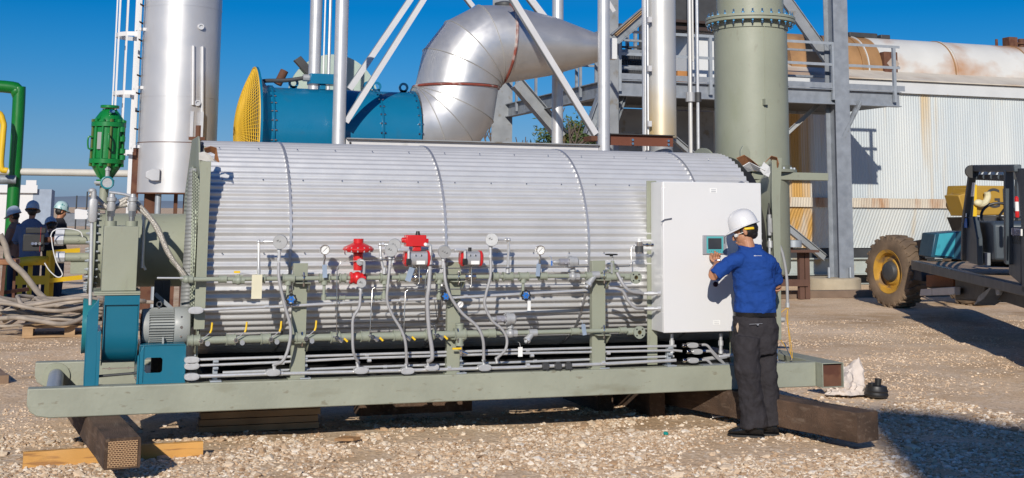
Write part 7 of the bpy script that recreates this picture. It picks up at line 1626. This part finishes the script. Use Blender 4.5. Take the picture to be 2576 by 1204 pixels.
b=MB(); q=A_(1905,817,-.135); b.cyl(q,q+V((0,-.012,0)),.008,n=12).bar(q+V((-.07,.004,.003)),q+V((.05,.004,.006)),.003,.003); b.build('pocket_button',m_hmi,mn)
b=MB(); q=A_(1853,822,-.05); b.prism([q,q+V((.008,-.012,.03)),q+V((.012,-.016,.0)),q+V((.006,-.008,-.045))],(-.006,0,0)); b.build('pocket_lining',mat('lining',(.55,.42,.30),.8),mn)
# shoes
def shoe(heel,toe,nm='shoe'):
    h_=V(heel);t_=V(toe); d=(t_-h_); L_2=d.length; d=d.normalized(); s_=V((d.y,-d.x,0)); b=MB()
    def R2(t,w,h,z0=.02): return (h_+d*L_2*t+up*(z0+h/2),s_*w,up*h/2)
    b.loft([R2(0,.030,.06),R2(.06,.038,.095),R2(.2,.042,.115),R2(.4,.044,.10),R2(.6,.049,.072),R2(.8,.050,.056),R2(.94,.036,.036),R2(1,.015,.022)],18,2.5)
    o=b.build(nm,m_leather,mn,ang=60); m_=o.modifiers.new('s','SUBSURF'); m_.levels=1; m_.render_levels=1
    b=MB(); b.loft([(h_+d*L_2*t+up*.000,s_*w,d*.0) for t,w in()]) if 0 else None
    P=[(-.01,.030),(.05,.040),(.25,.041),(.5,.043),(.75,.051),(.92,.040),(1.01,.018)]
    out=[h_+d*L_2*t+s_*w for t,w in P]+[h_+d*L_2*t-s_*w for t,w in P[::-1]]
    b.prism([q+up*.0 for q in out],up*.022); out2=[h_+d*L_2*t+s_*w for t,w in P[:3]]+[h_+d*L_2*t-s_*w for t,w in P[:3][::-1]]
    b.build('sole',m_black,o,bev=.003)
h1=at(1931,1104,Z=-.005); t1=at(1834,1099,Z=-.005); L1_=(t1-h1).length
shoe(h1.lerp(t1,.08),h1.lerp(t1,1.0)+V((0,.02,0))); h2=at(1969,1099,Z=-.005); shoe(h2+V((-.02,.02,0)),h2+V((-.27,.14,0)))
# ---- workers behind ----
def worker(px,py_head,Y,face,label,c_top,c_leg,c_hat,bend=0.,hgt=1.78,arms='front'):
    top=at(px,py_head,Y=Y); k=hgt/1.78; x=top.x; f=V(face).normalized(); s_=V((f.y,-f.x,0)); z0=top.z-(hgt if not bend else hgt*.86)
    base=V((x,Y,0)); t=thing('person',label,'person',base)
    T=lambda sx,fy,z: base+s_*sx*k+f*fy*k+V((0,0,z*k))
    hz=1.62-bend*.28; hf=bend*.42
    hc=T(0,hf+.02,hz); M=hframe(hc,f+V((0,0,-.25-bend*.6)))
    b=MB(); head_into(b,M,k); limb(b,[hc,T(0,hf*.8,hz-.12),T(0,hf*.7,hz-.17)],[.05,.055,.06])
    b.loft([(T(0,hf*.7,1.46-bend*.24),s_*.1,f*.07),(T(0,hf*.55,1.3-bend*.17),s_*.17,f*.1),(T(0,0,.95),s_*.14,f*.1),(T(0,0,.85),s_*.14,f*.1)],14)
    for q in(-1,1):
        p0=T(q*.19,hf*.62,1.38-bend*.2); p1=T(q*.25,hf*.62+.06,1.10-bend*.2); p2=T(q*.12,hf*.62+.30,1.12-bend*.2); limb(b,[p0,p1],[.045,.04]); limb(b,[p1,p2],[.038,.026])
        b.loft([(p2,V((0,0,.03)),s_*.014),(p2+f*.07,V((0,0,.038)),s_*.014)],10)
        for j in range(4): r0=p2+f*.07+V((0,0,.028-.018*j)); b.tube([r0-f*.02,r0,r0+f*.035-s_*q*.01,r0+f*.05-s_*q*.03],[.0095,.009,.0085,.007],6,2)
        b.tube([p2+f*.02+V((0,0,.03)),p2+f*.05+V((0,0,.055))],[.011,.008],6)
        limb(b,[T(q*.09,0,.85),T(q*.10,.02,.48),T(q*.11,0,.08)],[.08,.055,.04]); b.loft([(T(q*.11,-.06,.04),s_*.035,V((0,0,.035))),(T(q*.12,.19,.03),s_*.04,V((0,0,.025)))],10)
    o=b.build('body',m_skin,t,ang=60); remesh(o,.011,2)
    b=MB(); b.loft([(T(0,0,.80),s_*.19,f*.14),(T(0,0,.95),s_*.19,f*.14),(T(0,hf*.3,1.15-bend*.05),s_*.21,f*.145),(T(0,hf*.6,1.34-bend*.18),s_*.235,f*.13),(T(0,hf*.7,1.45-bend*.23),s_*.16,f*.10),(T(0,hf*.75,1.51-bend*.25),s_*.07,f*.07)],20,2.3)
    for q in(-1,1):
        p0=T(q*.17,hf*.62,1.39-bend*.2); p1=T(q*.27,hf*.62+.05,1.10-bend*.2); p2=T(q*.14,hf*.62+.26,1.12-bend*.2); limb(b,[p0,(p0+p1)/2,p1],[.085,.072,.065]); limb(b,[p1,p2],[.062,.045])
    o=b.build('jacket',c_top,t,ang=60); remesh(o,.016,4); wrinkle(o,.15,.02)
    b=MB(); b.loft([(T(0,0,.98),s_*.165,f*.12),(T(0,0,.80),s_*.185,f*.13)],16)
    for q in(-1,1): limb(b,[T(q*.09,0,.84),T(q*.10,.02,.48),T(q*.11,0,.06)],[.105,.085,.078])
    o=b.build('trousers',c_leg,t,ang=60); remesh(o,.018,3)
    b=MB(); b.ell((0,-.02,.01),(.08*k,.09*k,.085*k),M,16,10); b.build('hair',m_hair,t)
    helmet(t,M,1.1*k,c_hat)
    for q in(-1,1):
        b=MB(); b.loft([(T(q*.11,-.10,.05),s_*.045,V((0,0,.05))),(T(q*.12,.10,.045),s_*.05,V((0,0,.045))),(T(q*.125,.22,.03),s_*.035,V((0,0,.028)))],12,2.5); b.build('boot',m_dark,t)
m_shb=mat('faded_blue_shirt',(.12,.16,.26),.9,0,.1,5); m_jk=mat('dark_jacket',(.015,.014,.018),.9); m_ht2=mat('teal_white_hat',(.45,.62,.62),.4,0,.1,10,0,30,(.03,.22,.22),.4,14); m_ht3=mat('grey_hat',(.42,.50,.60),.4); m_jn=mat('dark_denim',(.02,.03,.06),.9); m_sk2=mat('tan_vest',(.30,.15,.10),.8,0,.2,4,0,30,(.03,.03,.03),.5,2)
worker(83,498,25.3,(.15,1,0),'worker in a faded blue shirt and pale hard hat seen from behind',m_shb,m_jn,m_ht3,hgt=1.86)
worker(152,505,27.,(.9,.35,0),'worker in a black jacket and teal patterned hard hat standing rightmost of the group',m_jk,m_jn,m_ht2,hgt=1.86)
worker(138,535,25.8,(-.3,1,0),'stooping worker in a black top and pale hard hat between two taller workers',m_jk,m_jn,m_ht3,bend=.5,hgt=1.70)
worker(48,512,26.5,(-.9,.4,0),'worker half hidden behind the green pipe frame, with a pale hard hat and tan shoulders',m_sk2,m_jn,m_ht3,bend=.15,hgt=1.80)
# shirt lettering sits on the finished cloth
bpy.context.view_layer.update()
dg=bpy.context.evaluated_depsgraph_get(); sh_=[o for o in mn.children if o.name.startswith('polo')][0].evaluated_get(dg)
iv=sh_.matrix_world.inverted()
def back(px,py):
    d=ray(px,py); o0=CAM; ok,loc,nor,_=sh_.ray_cast(iv@o0,(iv.to_3x3()@d).normalized()); return (sh_.matrix_world@loc) if ok else A_(px,py,-.13)
b=MB()
for k in range(11):
    x=1897+k*1.75; hgt_=2.0 if k<3 else 1.3
    p0=back(x,644-hgt_/2)+V((0,-.002,0)); p1=back(x,644+hgt_/2)+V((0,-.002,0)); b.bar(p0,p1,.0042 if k<3 else .0028,.001,(0,1,0))
    if k%2==0: q0_=back(x,644)+V((0,-.002,0)); b.bar(q0_,back(x+1.6,644)+V((0,-.002,0)),.0016,.001,(0,1,0))
b.build('back_lettering',m_label,mn,False)
